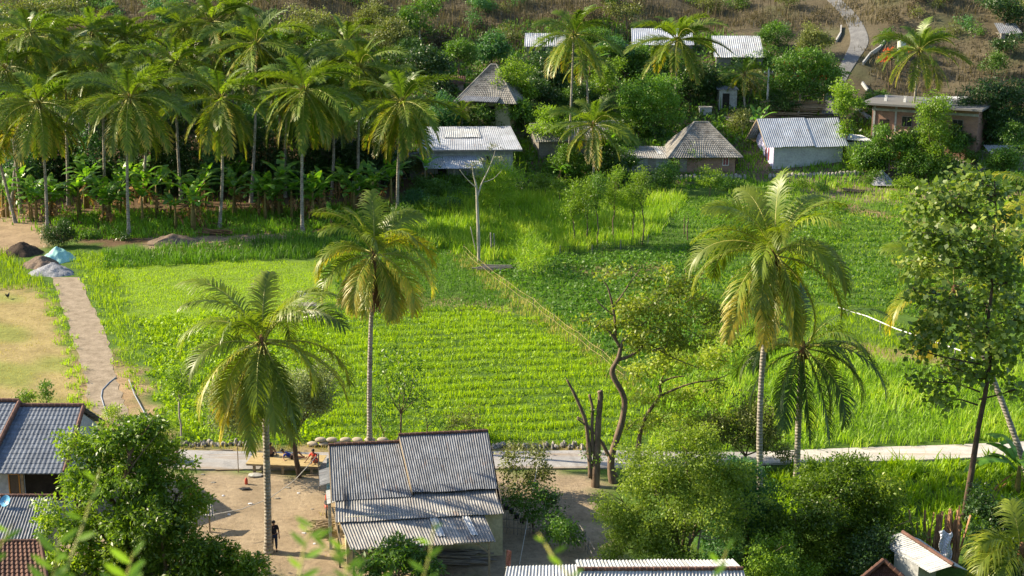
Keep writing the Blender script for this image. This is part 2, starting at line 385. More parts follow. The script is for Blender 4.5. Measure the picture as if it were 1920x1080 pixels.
    def build(s, name, mats, parent=None, smooth=False):
        me = bpy.data.meshes.new(name); me.from_pydata(s.v, [], s.f)
        mats = mats if isinstance(mats, (list, tuple)) else [mats]
        for m in mats: me.materials.append(m)
        if any(s.m): me.polygons.foreach_set('material_index', s.m)
        if s.uv:
            ul = me.uv_layers.new(name='UVMap'); vi = np.zeros(len(me.loops), int); me.loops.foreach_get('vertex_index', vi)
            arr = np.zeros((len(s.v), 2))
            for k, q in s.uv.items(): arr[k] = q
            ul.data.foreach_set('uv', arr[vi].ravel())
        if smooth: me.polygons.foreach_set('use_smooth', [True]*len(me.polygons))
        me.update()
        o = bpy.data.objects.new(name, me); C.objects.link(o)
        if parent: o.parent = parent
        return o
def np_obj(name, V, Q, mats, rnd=None, midx=None, parent=None, smooth=False, link=True):
    """mesh from numpy arrays of vertices and quads, with one random value per face"""
    me = bpy.data.meshes.new(name); nv, nf = len(V), len(Q); k = Q.shape[1]
    me.vertices.add(nv); me.vertices.foreach_set('co', np.asarray(V, np.float32).ravel())
    me.loops.add(nf*k); me.loops.foreach_set('vertex_index', np.asarray(Q, np.int32).ravel())
    me.polygons.add(nf); me.polygons.foreach_set('loop_start', np.arange(0, nf*k, k, dtype=np.int32))
    try: me.polygons.foreach_set('loop_total', np.full(nf, k, np.int32))
    except Exception: pass
    mats = mats if isinstance(mats, (list, tuple)) else [mats]
    for m in mats: me.materials.append(m)
    if midx is not None: me.polygons.foreach_set('material_index', np.asarray(midx, np.int32))
    if smooth: me.polygons.foreach_set('use_smooth', np.ones(nf, bool))
    me.update(calc_edges=True)
    if rnd is not None:
        a = me.attributes.new('rnd', 'FLOAT', 'FACE'); a.data.foreach_set('value', np.asarray(rnd, np.float32))
    if not link: return me
    o = bpy.data.objects.new(name, me); C.objects.link(o)
    if parent: o.parent = parent
    return o
def nrm(a): return a/np.maximum(np.linalg.norm(a, axis=-1, keepdims=True), 1e-9)

# ------------------------------------------------------------------ leaves
def leaf_quads(P, out, size, aspect, rg, droop=.2, outw=.7, up=.8, round_=.45):
    n = len(P)
    ax = nrm(out*outw + rg.normal(size=(n, 3))*.75 + np.array([0, 0, -droop]))
    nn = np.array([0, 0, 1.])*up + rg.normal(size=(n, 3))*.6 + out*.3
    nn = nrm(nn - ax*np.sum(nn*ax, 1, keepdims=True)); sd = np.cross(ax, nn)
    L = size*rg.uniform(.65, 1.3, (n, 1)); W = L*aspect*.5
    b = P; mid = P+ax*L*round_+nn*L*.06; tip = P+ax*L - nn*L*.08
    V = np.stack([b, mid+sd*W, tip, mid-sd*W], 1).reshape(-1, 3)
    Q = np.arange(4*n).reshape(n, 4)
    return V, Q
def crown_arrays(lobes, leaf, aspect, cov, rg, clump=.35, per=9, droop=.25, gap=.0, inner=.45):
    """leaves gathered in clumps through the outer part of each lobe"""
    Ps, Os, Rs = [], [], []
    for (cx, cy, cz, rx, ry, rz) in lobes:
        area = 4*math.pi*((rx*ry)**1.6/3+(rx*rz)**1.6/3+(ry*rz)**1.6/3)**(1/1.6)
        n = max(4, int(cov*area/(leaf*leaf*aspect*.5)/per))
        rc = (rx*ry*rz)**(1/3); k = int(np.clip(5+rc*3.5, 5, 16))
        sd = nrm(rg.normal(size=(k, 3))+np.array([0, 0, .25])); sr = rg.uniform(.28, .5, k); sc_ = sd*(rg.uniform(.45, .82, (k, 1)))
        pick = rg.choice(k, n, p=sr**2/np.sum(sr**2))
        dl = nrm(rg.normal(size=(n, 3))); rl = rg.uniform(inner, 1, (n, 1))**.6
        loc = sc_[pick]+dl*rl*sr[pick][:, None]
        d = nrm(dl*.7+sd[pick]*.5)
        ph = rg.uniform(0, 6.28, 3)
        lump = 1+.16*np.sin(d[:, :1]*5+ph[0])*np.cos(d[:, 2:]*4+ph[1])+.08*np.sin(d[:, 1:2]*9+ph[2])
        if gap > 0:
            keep = (np.sin(d[:, 0]*6+ph[1])+np.sin(d[:, 1]*7+ph[2])+np.sin(d[:, 2]*6+ph[0])) > (-3+6*gap*.6)
            d = d[keep]; lump = lump[keep]; loc = loc[keep]; n = len(d)
            if n == 0: continue
        cpos = np.array([cx, cy, cz])+loc*lump*np.array([rx, ry, rz])*1.08
        crand = rg.uniform(0, 1, n)
        c = np.repeat(cpos, per, 0); out = np.repeat(d, per, 0)
        off = rg.normal(size=(n*per, 3))*clump*np.array([1, 1, .6])
        Ps.append(c+off); Os.append(nrm(out+nrm(off)*.6))
        Rs.append(np.clip(np.repeat(crand*.35+rg.uniform(-.15, .3)+rg.uniform(-.12, .22, k)[pick if gap <= 0 else pick[keep]], per)+rg.uniform(0, .4, n*per), 0, 1))
    P = np.concatenate(Ps); O = np.concatenate(Os); R = np.concatenate(Rs)
    V, Q = leaf_quads(P, O, leaf, aspect, rg, droop)
    return V, Q, R
def limb(mb, a, b, r0, r1, rg, bend=.15, seg=5, sides=6):
    a = Vector(a); b = Vector(b); L = (b-a).length; pts = []
    o = Vector((rg.uniform(-1, 1), rg.uniform(-1, 1), rg.uniform(-.2, .6)))*L*bend
    for i in range(seg+1):
        t = i/seg; pts.append(a.lerp(b, t)+o*math.sin(math.pi*t)+Vector((rg.uniform(-1, 1), rg.uniform(-1, 1), 0))*L*.015)
    mb.tube(pts, [r0+(r1-r0)*i/seg for i in range(seg+1)], sides); return pts
SEED = [100]
def tree(name, label, base, lobes, mat='mid', leaf=.3, aspect=.5, cov=1.0, trunk=.14, bark='bark', cat='tree', group=None,
         clump=None, per=9, droop=.25, gap=0, split=.45, inner=.45, sub=3, px=True, dy=.9, zbase=None, axial=False):
    """base: (u, v) on the ground; lobes: (u, v, ru, rv[, dy]) as seen from the photograph's side, each set at its own distance"""
    SEED[0] += 1; rg = np.random.default_rng(SEED[0]); pr = random.Random(SEED[0])
    b = gnd(*base) if not isinstance(base, Vector) else base
    if zbase is not None: b.z = zbase
    root = empty(name, b, label, cat, group)
    L3 = []
    for l in lobes:
        y = b.y + (l[4] if len(l) > 4 else pr.uniform(-dy, dy)*.5*l[2]/pxm(b))
        c = on(l[0], l[1], y); s = F/depth(c)
        rx, rz = l[2]/s, l[3]/s/cP
        L3.append((c.x-b.x, c.y-b.y, c.z-b.z, rx, (rx+rz)/2, rz))
    V, Q, R = crown_arrays(L3, leaf, aspect, cov, rg, clump or leaf*1.1, per, droop, gap, inner)
    np_obj('crown', V, Q, M[mat], R, parent=root)
    mb = MB()
    cz = min(l[2]-l[5]*.6 for l in L3); top = max(.3, cz)*1.0
    mx = sum(l[0] for l in L3)/len(L3); my = sum(l[1] for l in L3)/len(L3)
    fork = Vector((mx*split*.6, my*split*.6, max(.25, top*.9)))
    if axial: limb(mb, (0, 0, -.3), (0, 0, max(l[2] for l in L3)), trunk, trunk*.15, pr, .015, 10, 8)
    else: limb(mb, (0, 0, -.3), fork, trunk, trunk*.75, pr, .06, 6, 8)
    for (x, y, z, rx, ry, rz) in L3:
        if axial: fork = Vector((0, 0, z-.15*abs(x)-.2))
        p = limb(mb, fork, (x, y, z), trunk*.55, trunk*.2, pr, .12, 5, 5) if not axial else limb(mb, fork, (x, y, z), trunk*.28, trunk*.1, pr, .12, 5, 5)
        for k in range(sub):
            q = Vector((x+pr.uniform(-.8, .8)*rx, y+pr.uniform(-.8, .8)*ry, z+pr.uniform(-.3, .85)*rz))
            limb(mb, p[3] if k % 2 else p[-1], q, trunk*.2, trunk*.07, pr, .1, 3, 4)
    mb.build('trunk', M[bark], root, True)
    return root

# ------------------------------------------------------------------ palms
def frond_mesh(L, el0, bend, seed, n=50, ll=.95, wid=.066, mats=('frond', 'rachis'), yellow=0.0, pw=1.35, side=0, segs=3, roll=None, droop=1.0):
    rg = np.random.default_rng(seed)
    m = 30; ts = np.linspace(0, 1, m+1); ang = el0-bend*ts**pw
    ds = L/m
    pos = np.zeros((m+1, 3)); az = side*ts**1.5
    for i in range(m):
        pos[i+1] = pos[i]+ds*np.array([math.cos(ang[i])*math.cos(az[i]), math.cos(ang[i])*math.sin(az[i]), math.sin(ang[i])])
    mb = MB(); st = [0, 3, 6, 9, 12, 15, 18, 21, 24, 27, 30]
    mb.tube([pos[i] for i in st], [.055*(1-.8*i/m)*(L/5) for i in st], 4)
    nr = len(mb.f)
    Vs = [np.array(mb.v)]; tot = len(mb.v)
    tt = np.repeat(np.linspace(.13, .995, n), 2); sg = np.tile([1., -1.], n); tt = np.clip(tt+rg.normal(size=2*n)*.004, 0.1, 1)
    P = np.stack([np.interp(tt, ts, pos[:, k]) for k in range(3)], 1)
    a = np.interp(tt, ts, ang); z = np.interp(tt, ts, az)
    T = np.stack([np.cos(a)*np.cos(z), np.cos(a)*np.sin(z), np.sin(a)], 1)
    S = np.stack([-np.sin(z), np.cos(z), 0*z], 1)*sg[:, None]
    U = np.cross(S*sg[:, None], T); U = -U if U[0][2] < 0 else U
    ro = rg.uniform(-.75, .75) if roll is None else roll
    S0 = S*sg[:, None]; S1 = S0*math.cos(ro)+U*math.sin(ro); U = U*math.cos(ro)-S0*math.sin(ro); S = S1*sg[:, None]
    be = np.radians(70-40*tt)+rg.normal(size=2*n)*.07
    D = nrm(T*np.cos(be)[:, None]+S*np.sin(be)[:, None]+np.abs(U)*0+U*.25+rg.normal(size=(2*n, 3))*.05)
    lf = ll*(.5+.5*np.sin(np.clip(tt*1.5+.15, 0, 1.57)*1.0))*np.where(tt > .6, 1-.62*((tt-.6)/.4)**1.5, 1)*rg.uniform(.85, 1.1, 2*n)
    lf = lf*np.clip((tt-.06)/.22, .35, 1)
    wv = nrm(T - D*np.sum(T*D, 1, keepdims=True) + U*.35)
    cur = P.copy(); d = D.copy(); rows = []
    g = rg.uniform(.4, .85, (2*n, 1))*droop
    for k in range(segs+1):
        wk = wid*[1, 1.05, .8, .12, .1][k if segs == 3 else min(3, k+1 if k else 0)]*.5
        rows.append(np.stack([cur-wv*wk, cur+wv*wk], 1))
        cur = cur+d*(lf/segs)[:, None]; d = nrm(d+np.array([0, 0, -1.])*g*(1.0 if k else .7))
    Vl = np.stack(rows, 1).reshape(-1, 3)                       # (2n, segs+1, 2)
    q = []
    base = np.arange(2*n)*(segs+1)*2
    for k in range(segs):
        q.append(np.stack([base+2*k, base+2*k+1, base+2*k+3, base+2*k+2], 1))
    Ql = np.stack(q, 1).reshape(-1, 4)+tot
    faces_r = np.array([f for f in mb.f if len(f) == 4])
    V = np.concatenate([Vs[0], Vl]); Q = np.concatenate([faces_r, Ql])
    tone = rg.uniform(.05, .5)
    rl = np.clip(tone+rg.uniform(0, .3, 2*n)+yellow*(.25+tt*.6), 0, 1)
    rl = np.repeat(rl, segs)
    tipadd = np.tile(np.linspace(0, .12+.3*yellow, segs), 2*n)
    R = np.concatenate([np.zeros(len(faces_r)), np.clip(rl+tipadd, 0, 1)])
    mi = np.concatenate([np.ones(len(faces_r)), np.zeros(len(Ql))])
    return np_obj('frond', V, Q, [M[mats[0]], M[mats[1]]], R, mi, link=False)
def palm_trunk(root, top, r0, r1, curve=(0, 0), mat='palm_trunk'):
    mb = MB(); n = 64; pts = []; rr = []; tr = random.Random(int(top[2]*1000))
    for i in range(n+1):
        t = i/n; q = Vector((top[0]*t+curve[0]*math.sin(math.pi*t), top[1]*t+curve[1]*math.sin(math.pi*t), -.3+(top[2]+.3)*t))
        pts.append(q); rr.append((r0+(r1-r0)*t**.7)*(1+.5*max(0, 1-t*9))*tr.uniform(.93, 1.06))
    mb.tube(pts, rr, 10); return mb.build('trunk', M[mat], root, True)
def palm(label, base, crown, fronds, r=(.19, .13), curve=(0, 0), L=5.3, hero=True, mats=('frond', 'rachis'), nuts=8, group=None,
         fibre=0, seed=1, lib=None, scale=1.0, dy=0, name='coconut_palm', n=58, cat='palm tree'):
    pr = random.Random(seed)
    b = gnd(*base) if not isinstance(base, Vector) else base
    root = empty(name, b, label, cat, group)
    t = on(crown[0], crown[1], b.y+dy); top = t-b
    palm_trunk(root, top, r[0], r[1], curve)
    for i, fr in enumerate(fronds):
        az, el, ln, bend = fr[:4]; yel = fr[4] if len(fr) > 4 else 0
        if hero:
            if -35 < el < 50: bend += 34
            if el > 55: ln *= 1.16
            az += pr.uniform(-14, 14); ln *= pr.uniform(.86, 1.04)
            me = frond_mesh(L*ln, math.radians(el), math.radians(bend), seed*100+i, n=n, ll=1.4*min(1, ln+.05), mats=mats, yellow=yel,
                            side=pr.uniform(-.35, .35))
            s = 1
        else:
            me = pr.choice(lib[fr[5]]); s = scale*ln
        o = bpy.data.objects.new('frond', me); C.objects.link(o); o.parent = root
        o.location = top+Vector((math.cos(math.radians(az))*.12, math.sin(math.radians(az))*.12, pr.uniform(-.1, .2)))
        o.rotation_euler = (0, 0, math.radians(az)); o.scale = (s, s, s)
    mb = MB()
    mb.tube([top+Vector((0, 0, -.7)), top+Vector((0, 0, -.2)), top+Vector((0, 0, .5))], [r[1]*1.0, r[1]*1.7, r[1]*.6], 8)
    mb.build('crown_base', M['fibre'], root, True)
    if nuts:
        mb = MB()
        for k in range(nuts):
            a = pr.uniform(0, 6.28); q = top+Vector((math.cos(a)*pr.uniform(.16, .32), math.sin(a)*pr.uniform(.16, .32), pr.uniform(-.75, -.15)))
            mb.blob(q, (.15, .15, .18), 7, 5)
        mb.build('coconut_bunch', M['coconut'], root, True)
    if fibre:
        mb = MB()
        for k in range(260):
            a = pr.uniform(0, 6.28); rr = pr.uniform(.15, .5); z0 = -pr.uniform(.3, fibre-.8)
            p0 = top+Vector((math.cos(a)*rr*.5, math.sin(a)*rr*.5, z0))
            p1 = p0+Vector((math.cos(a)*rr*.7, math.sin(a)*rr*.7, -pr.uniform(.4, 1.1)))
            mb.beam(p0, p1, .05, .02)
        mb.build('dead_fibre_skirt', M['dry_frond'], root)
    return root
def spread(n, seed, low=-30, high=80, yel=.3):
    """a full crown: fronds from upright in the middle to hanging at the edge"""
    pr = random.Random(seed); out = []
    for i in range(n):
        t = i/(n-1); el = high+(low-high)*t**.8
        az = (i*137.5+pr.uniform(-15, 15)) % 360
        bend = 60+45*t+pr.uniform(-15, 15)
        if t > .6: bend = pr.uniform(38, 70)
        ty = 0 if el > 58 else 1 if el > 24 else 2 if el > -12 else 3 if el > -44 else 4
        out.append((az, el+pr.uniform(-8, 8), pr.uniform(.85, 1.08)*(.85 if t < .1 else 1), bend, yel*max(0, t-.45)*2, ty))
    return out
# ------------------------------------------------------------------ the ground
def poly_w(pts): return np.array([tuple(gnd(*p))[:2] for p in pts])
def inside(px, py, poly):
    r = np.zeros(px.shape, bool); n = len(poly); j = n-1
    for i in range(n):
        xi, yi = poly[i]; xj, yj = poly[j]
        c = ((yi > py) != (yj > py)) & (px < (xj-xi)*(py-yi)/((yj-yi) or 1e-9)+xi)
        r ^= c; j = i
    return r
def axis(lo, a, b, hi, st, coarse):
    return np.concatenate([np.arange(lo, a, coarse), np.arange(a, b, st), np.arange(b, hi+coarse, coarse)])
gx = axis(-420, -80, 80, 420, .55, 10); gy = axis(-60, 62, 262, 760, .55, 9)
GX, GY = np.meshgrid(gx, gy); GZ = H(GX, GY)
rgn = np.random.default_rng(5)
GZ = GZ + np.where(GY > 60, (np.sin(GX*2.1+GY*.7)*np.sin(GY*2.7-GX*.4)*.02), 0)
SOIL = (.08, .15, .022); YARD = (.33, .265, .185); LAWN = (.34, .275, .125); HILL = (.115, .098, .062)  # HILL is kept low so the colour carries the slope's soft shade
jx = GX+.5*np.sin(GY*1.7+GX)+.35*np.sin(GY*4.1); jy = GY+.5*np.sin(GX*1.9-GY*.6)+.35*np.sin(GX*4.3)
col = np.zeros(GX.shape+(3,)); col[:] = SOIL
hill = smooth((GY-176)/6)[..., None]; col = col*(1-hill)+np.array(HILL)*hill
front = smooth((66-GY)/6)[..., None]; col = col*(1-front)+np.array((.09, .11, .04))*front
REG = [
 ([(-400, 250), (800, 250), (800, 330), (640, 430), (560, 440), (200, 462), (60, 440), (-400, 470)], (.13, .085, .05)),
 ([(-300, 380), (70, 405), (95, 455), (60, 480), (-300, 470)], (.33, .25, .16)),
 ([(270, 440), (450, 425), (560, 430), (560, 452), (390, 475), (285, 475)], (.34, .25, .17)),
 ([(760, 200), (2400, 180), (2400, 330), (1700, 355), (1500, 335), (1290, 345), (1150, 350), (980, 345), (770, 330)], (.15, .115, .08)),
 ([(1500, 325), (1700, 335), (1920, 330), (1920, 372), (1720, 385), (1560, 375), (1480, 345)], (.23, .17, .125)),
 ([(1600, 272), (2100, 265), (2100, 312), (1700, 320), (1600, 300)], (.5, .46, .4)),
 ([(1515, 382), (1570, 378), (1720, 412), (1920, 430), (1920, 440), (1700, 420)], (.33, .22, .13)),
 ([(-300, 535), (60, 535), (90, 560), (150, 700), (160, 775), (150, 800), (-300, 800)], LAWN),
 ([(285, 885), (1125, 885), (1140, 1000), (1180, 1090), (380, 1090), (-500, 1100), (-500, 900)], YARD),
 ([(230, 700), (262, 690), (300, 800), (330, 838), (620, 838), (1110, 840), (1110, 850), (300, 850), (250, 800)], (.36, .26, .15)),
 ([(150, 655), (212, 655), (232, 700), (245, 800), (300, 860), (180, 860), (150, 700)], (.33, .23, .13)),
 ([(205, 490), (600, 490), (640, 560), (600, 600), (262, 606)], (.17, .27, .03)),
 ([(1060, 498), (1250, 492), (1250, 512), (1100, 520)], (.22, .2, .08)),
 ([(1560, 640), (1740, 660), (1820, 690), (1640, 672)], (.28, .22, .1)),
 ([(700, 560), (850, 560), (960, 575), (960, 590), (840, 578), (700, 583)], (.24, .21, .09)),
]
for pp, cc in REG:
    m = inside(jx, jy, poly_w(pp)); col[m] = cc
pn = np.sin(GX*.35+GY*.2)+np.sin(GY*.5-GX*.31+2)+.7*np.sin(GX*1.1+GY*.9)
m = inside(jx, jy, poly_w(REG[7][0])); k = smooth((pn-.2)/1.2)[..., None]*.75
col = np.where(m[..., None], col*(1-k)+np.array((.2, .25, .05))*k, col)
hm = (GY > 200); k = smooth((pn-.6)/1.0)[..., None]*.55
col = np.where(hm[..., None], col*(1-k)+np.array((.085, .1, .045))*k, col)
for _ in range(1):
    c2 = col.copy(); c2[1:-1, 1:-1] = (col[:-2, 1:-1]+col[2:, 1:-1]+col[1:-1, :-2]+col[1:-1, 2:]+col[1:-1, 1:-1]*2)/6; col = c2
def ground_mat():
    m, nt, b = base_mat('ground_earth', .95, .15)
    a = nt.nodes.new("ShaderNodeAttribute"); a.attribute_name = "cover"
    v = coords(nt, "Object")
    n1 = noise(nt, v, .45, 7, .68); n2 = noise(nt, v, 3.2, 6, .7); n3 = noise(nt, v, 14, 4, .7)
    c = mix(nt, a.outputs["Color"], ramp(nt, n1, [(.3, (.62, .6, .56)), (.7, (1.2, 1.2, 1.2))]), .8, 'MULTIPLY')
    c = mix(nt, c, ramp(nt, n2, [(.32, (.6, .58, .55)), (.5, (1, 1, 1)), (.68, (1.25, 1.22, 1.15))]), .7, 'MULTIPLY')
    c = mix(nt, c, ramp(nt, n3, [(.3, (.7, .68, .65)), (.6, (1.05, 1.05, 1.05))]), .6, 'MULTIPLY')
    nt.links.new(c, b.inputs["Base Color"])
    ad = nt.nodes.new("ShaderNodeMath"); ad.operation = 'ADD'; nt.links.new(n2, ad.inputs[0]); nt.links.new(n3, ad.inputs[1])
    bump(nt, b, ad.outputs[0], .6, .08); return m
ny, nx = GX.shape
idx = np.arange(nx*ny).reshape(ny, nx)
Q = np.stack([idx[:-1, :-1], idx[:-1, 1:], idx[1:, 1:], idx[1:, :-1]], -1).reshape(-1, 4)
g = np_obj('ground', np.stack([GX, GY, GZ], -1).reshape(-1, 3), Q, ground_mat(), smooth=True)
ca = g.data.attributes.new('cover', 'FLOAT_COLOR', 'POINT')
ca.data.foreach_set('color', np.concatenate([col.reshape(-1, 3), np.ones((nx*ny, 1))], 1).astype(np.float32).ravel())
tag(g, 'earth of the valley floor and the slope behind it', kind='structure')

def strip(name, left, right, m, lift, label, thick=.0, sub=6, kind='structure', jit=0):
    """a ribbon of ground cover or paving between two pixel polylines"""
    jr = random.Random(len(label))
    def dense(l):
        o = []
        for j in range(len(l)-1):
            p = [l[max(j-1, 0)], l[j], l[j+1], l[min(j+2, len(l)-1)]]
            for i in range(sub):
                t = i/sub; q = [.5*(2*p[1][k]+(p[2][k]-p[0][k])*t+(2*p[0][k]-5*p[1][k]+4*p[2][k]-p[3][k])*t*t+(3*p[1][k]-p[0][k]-3*p[2][k]+p[3][k])*t**3) for k in (0, 1)]
                o.append((q[0]+jr.uniform(-jit, jit), q[1]))
        return o+[l[-1]]
    A, B = dense(left), dense(right); V = []; n = 6
    for a, b in zip(A, B):
        pa, pb = gnd(*a), gnd(*b)
        for i in range(n+1):
            q = pa.lerp(pb, i/n); V.append((q.x, q.y, Hf(q.x, q.y)+lift))
        V += [(pa.x, pa.y, Hf(pa.x, pa.y)-.1), (pb.x, pb.y, Hf(pb.x, pb.y)-.1)]
    mb = MB(); mb.v = V; st = n+3
    for j in range(len(A)-1):
        for i in range(n):
            k = j*st+i; mb.f.append((k, k+st, k+st+1, k+1)); mb.m.append(0)
        k = j*st
        mb.f.append((k, k+n+1, k+st+n+1, k+st)); mb.m.append(0)
        mb.f.append((k+n, k+st+n, k+st+n+2, k+n+2)); mb.m.append(0)
    o = mb.build(name, m); return tag(o, label, kind=kind)
def road_mat(name, lo, hi, dirt):
    m, nt, b = base_mat(name, .92, .2); v = coords(nt, "Object")
    n1 = noise(nt, v, .9, 7, .7); n2 = noise(nt, v, 9, 5, .7); n3 = noise(nt, coords(nt, "Object", (.12, 1.3, 1)), 1.1, 5, .7)
    c = ramp(nt, n1, [(.3, lo), (.7, hi)]); c = mix(nt, c, ramp(nt, n2, [(.3, (.72, .72, .72)), (.7, (1.12, 1.12, 1.12))]), .8, 'MULTIPLY')
    c = mix(nt, c, dirt, ramp(nt, n3, [(.5, (0, 0, 0)), (.68, (.8, .8, .8))]))
    vo = nt.nodes.new("ShaderNodeTexVoronoi"); vo.feature = 'DISTANCE_TO_EDGE'; vo.inputs["Scale"].default_value = .42
    nt.links.new(v, vo.inputs["Vector"]); c = mix(nt, c, ramp(nt, vo.outputs["Distance"], [(.0, (.5, .48, .45)), (.015, (1, 1, 1))]), .35, 'MULTIPLY')
    nt.links.new(c, b.inputs["Base Color"]); bump(nt, b, n2, .5, .03); return m
road_m = road_mat('road_concrete', (.25, .25, .255), (.4, .39, .38), (.27, .21, .15))
road_m2 = road_mat('pale_road_concrete', (.42, .4, .37), (.62, .59, .54), (.36, .3, .22))
path_m = noise_mat('gravel_path', [(.3, (.2, .16, .11)), (.7, (.37, .305, .225))], 1.3, .95, .15, .5)
strip('road', [(248, 800), (275, 835), (330, 845), (450, 849), (610, 851), (760, 851), (940, 849), (1120, 847), (1290, 850), (1420, 850)],
      [(225, 800), (240, 850), (318, 879), (450, 882), (610, 882), (760, 882), (940, 881), (1120, 880), (1290, 876), (1420, 873)],
      road_m, .10, 'grey concrete village road')
strip('road', [(1422, 850), (1500, 847), (1620, 842), (1760, 838), (1900, 832), (2100, 822)],
      [(1422, 873), (1500, 870), (1620, 868), (1760, 864), (1900, 857), (2100, 848)], road_m2, .12, 'pale concrete village road')
strip('path', [(98, 520), (118, 580), (140, 650), (160, 710), (168, 760), (222, 800)],
      [(148, 520), (178, 580), (205, 650), (218, 710), (236, 760), (248, 800)], path_m, .02, 'dusty gravel track', jit=4, sub=10)
strip('path', [(1542, -8), (1572, 22), (1590, 50), (1594, 80), (1584, 105), (1566, 140), (1548, 180), (1540, 215)],
      [(1566, -10), (1600, 22), (1620, 50), (1628, 80), (1612, 108), (1592, 140), (1576, 180), (1570, 215)],
      noise_mat('hill_path', [(.3, (.13, .13, .13)), (.7, (.22, .22, .215))], 1, .9, .2, .4), .08, 'grey concrete path up the slope', sub=8)

# ------------------------------------------------------------------ grass and crops (stuff)
def scatter(pts, dens, rg, jit=.5):
    p = poly_w(pts); lo, hi = p.min(0), p.max(0); n = int((hi-lo).prod()*dens)
    q = rg.uniform(lo, hi, (n, 2))
    jq = q+np.stack([np.sin(q[:, 1]*2.3), np.sin(q[:, 0]*2.1)], 1)*jit
    return q[inside(jq[:, 0], jq[:, 1], p)]
def blades(P, h, wd, rg, lean=.35, segs=2):
    n = len(P); Z = H(P[:, 0], P[:, 1]); B = np.stack([P[:, 0], P[:, 1], Z-.02], 1)
    h = np.broadcast_to(h, (n,)).reshape(n, 1); a = rg.uniform(0, 6.28, n)
    ld = np.stack([np.cos(a), np.sin(a), 0*a], 1); w_ = np.stack([-np.sin(a), np.cos(a), 0*a], 1)
    w_ = nrm(w_+rg.normal(size=(n, 3))*.3*np.array([1, 1, 0])); ln = rg.uniform(.1, 1, (n, 1))*lean
    up = np.array([0, 0, 1.]); W = wd*rg.uniform(.6, 1.2, (n, 1))*.5; rows = []
    for k in range(segs+1):
        t = k/segs; c = B+up*h*t*(1-.25*t*ln/lean)+ld*h*ln*t*t
        ww = W*[1, .85, .12][k if segs == 2 else k*2]
        rows.append(np.stack([c-w_*ww, c+w_*ww], 1))
    V = np.stack(rows, 1).reshape(-1, 3); b = np.arange(n)*(segs+1)*2
    Q = np.stack([np.stack([b+2*k, b+2*k+1, b+2*k+3, b+2*k+2], 1) for k in range(segs)], 1).reshape(-1, 4)
    return V, Q
ALIAS = {4: 'crop_dark', 7: 'crop_dark', 9: 'crop_dark', 10: 'crop_dark', 11: 'crop_dark'}
def turf(name, label, pts, dens, h, wd, mat, lean=.5, hv=.4, rows=None, seed=0, broad=0, leaf=.2, tuft=1, spread_=.1, patch=.5, tone=.5):
    rg = np.random.default_rng(seed+900); mat = ALIAS.get(seed, mat)
    P = scatter(pts, dens, rg)
    if rows:
        ang, sp, amt = rows; ph = (P[:, 1]*math.cos(ang)+P[:, 0]*math.sin(ang))/sp+.3*np.sin(P[:, 0]*.21+P[:, 1]*.1)+.06*np.sin(P[:, 0]*.8)
        rowk = .5+.5*np.sin(ph*2*math.pi)
        P = P[rg.uniform(0, 1, len(P)) < (1-amt)+amt*rowk]
        ph = (P[:, 1]*math.cos(ang)+P[:, 0]*math.sin(ang))/sp+.3*np.sin(P[:, 0]*.21+P[:, 1]*.1)+.06*np.sin(P[:, 0]*.8); rk = .5+.5*np.sin(ph*2*math.pi)
    else: rk = np.ones(len(P))
    pt = .5+.25*np.sin(P[:, 0]*.5+P[:, 1]*.33+seed)+.25*np.sin(P[:, 1]*.71-P[:, 0]*.42+seed*2)
    pt2 = .5+.25*np.sin(P[:, 0]*2.1+P[:, 1]*1.3+seed)+.25*np.sin(P[:, 1]*2.6-P[:, 0]*1.7+seed*3)
    hh = h*(1-hv+2*hv*rg.uniform(0, 1, len(P)))*(.35+.65*rk)*(1-patch+patch*2*(pt*.5+pt2*.5))
    tn = np.clip(tone*(.1+1.1*pt+.7*pt2)*(.75+.35*rk)+rg.uniform(-.22, .3, len(P)), 0, 1)
    if tuft > 1:
        P = np.repeat(P, tuft, 0)+rg.normal(size=(len(P)*tuft, 2))*spread_; hh = np.repeat(hh, tuft)*rg.uniform(.6, 1.1, len(P)); tn = np.clip(np.repeat(tn, tuft)+rg.uniform(-.1, .1, len(P)), 0, 1)
    V, Q = blades(P, hh, wd, rg, lean, 2); R = np.repeat(tn, 2)
    if broad:
        P2 = scatter(pts, broad, rg); n = len(P2)
        if rows:
            ph = (P2[:, 1]*math.cos(ang)+P2[:, 0]*math.sin(ang))/sp; P2 = P2[rg.uniform(0, 1, n) < (1-amt)+amt*(.5+.5*np.sin(ph*6.283))]; n = len(P2)
        q2 = .5+.5*np.sin(P2[:, 0]*2.1+P2[:, 1]*1.3+seed)*np.sin(P2[:, 1]*2.6-P2[:, 0]*1.7)
        z = H(P2[:, 0], P2[:, 1])+h*(.15+.85*rg.uniform(0, 1, n))*(.5+.6*q2)
        B = np.stack([P2[:, 0], P2[:, 1], z], 1)
        a = rg.uniform(0, 6.28, n); out = np.stack([np.cos(a), np.sin(a), .2+0*a], 1)
        V2, Q2 = leaf_quads(B, out, leaf, .6, rg, .1); Q2 = Q2+len(V)
        V = np.concatenate([V, V2]); Q = np.concatenate([Q, Q2])
        R = np.concatenate([R, np.clip(tone*(.5+.6*q2)+rg.uniform(-.2, .25, n), 0, 1)])
    o = np_obj(name, V, Q, M[mat], R)
    return tag(o, label, kind='stuff')
turf('grass', 'short bright grass of the far left field', [(205, 492), (420, 488), (600, 492), (640, 560), (600, 602), (262, 608), (238, 560)], 46, .17, .05, 'grass', seed=1, tone=.6)
turf('crop', 'leafy green crop beside the gravel track', [(262, 600), (430, 590), (600, 592), (610, 700), (620, 835), (345, 835), (305, 790), (285, 700)], 16, .42, .06, 'grass', seed=2, patch=.7, broad=34, leaf=.26, tone=.55)
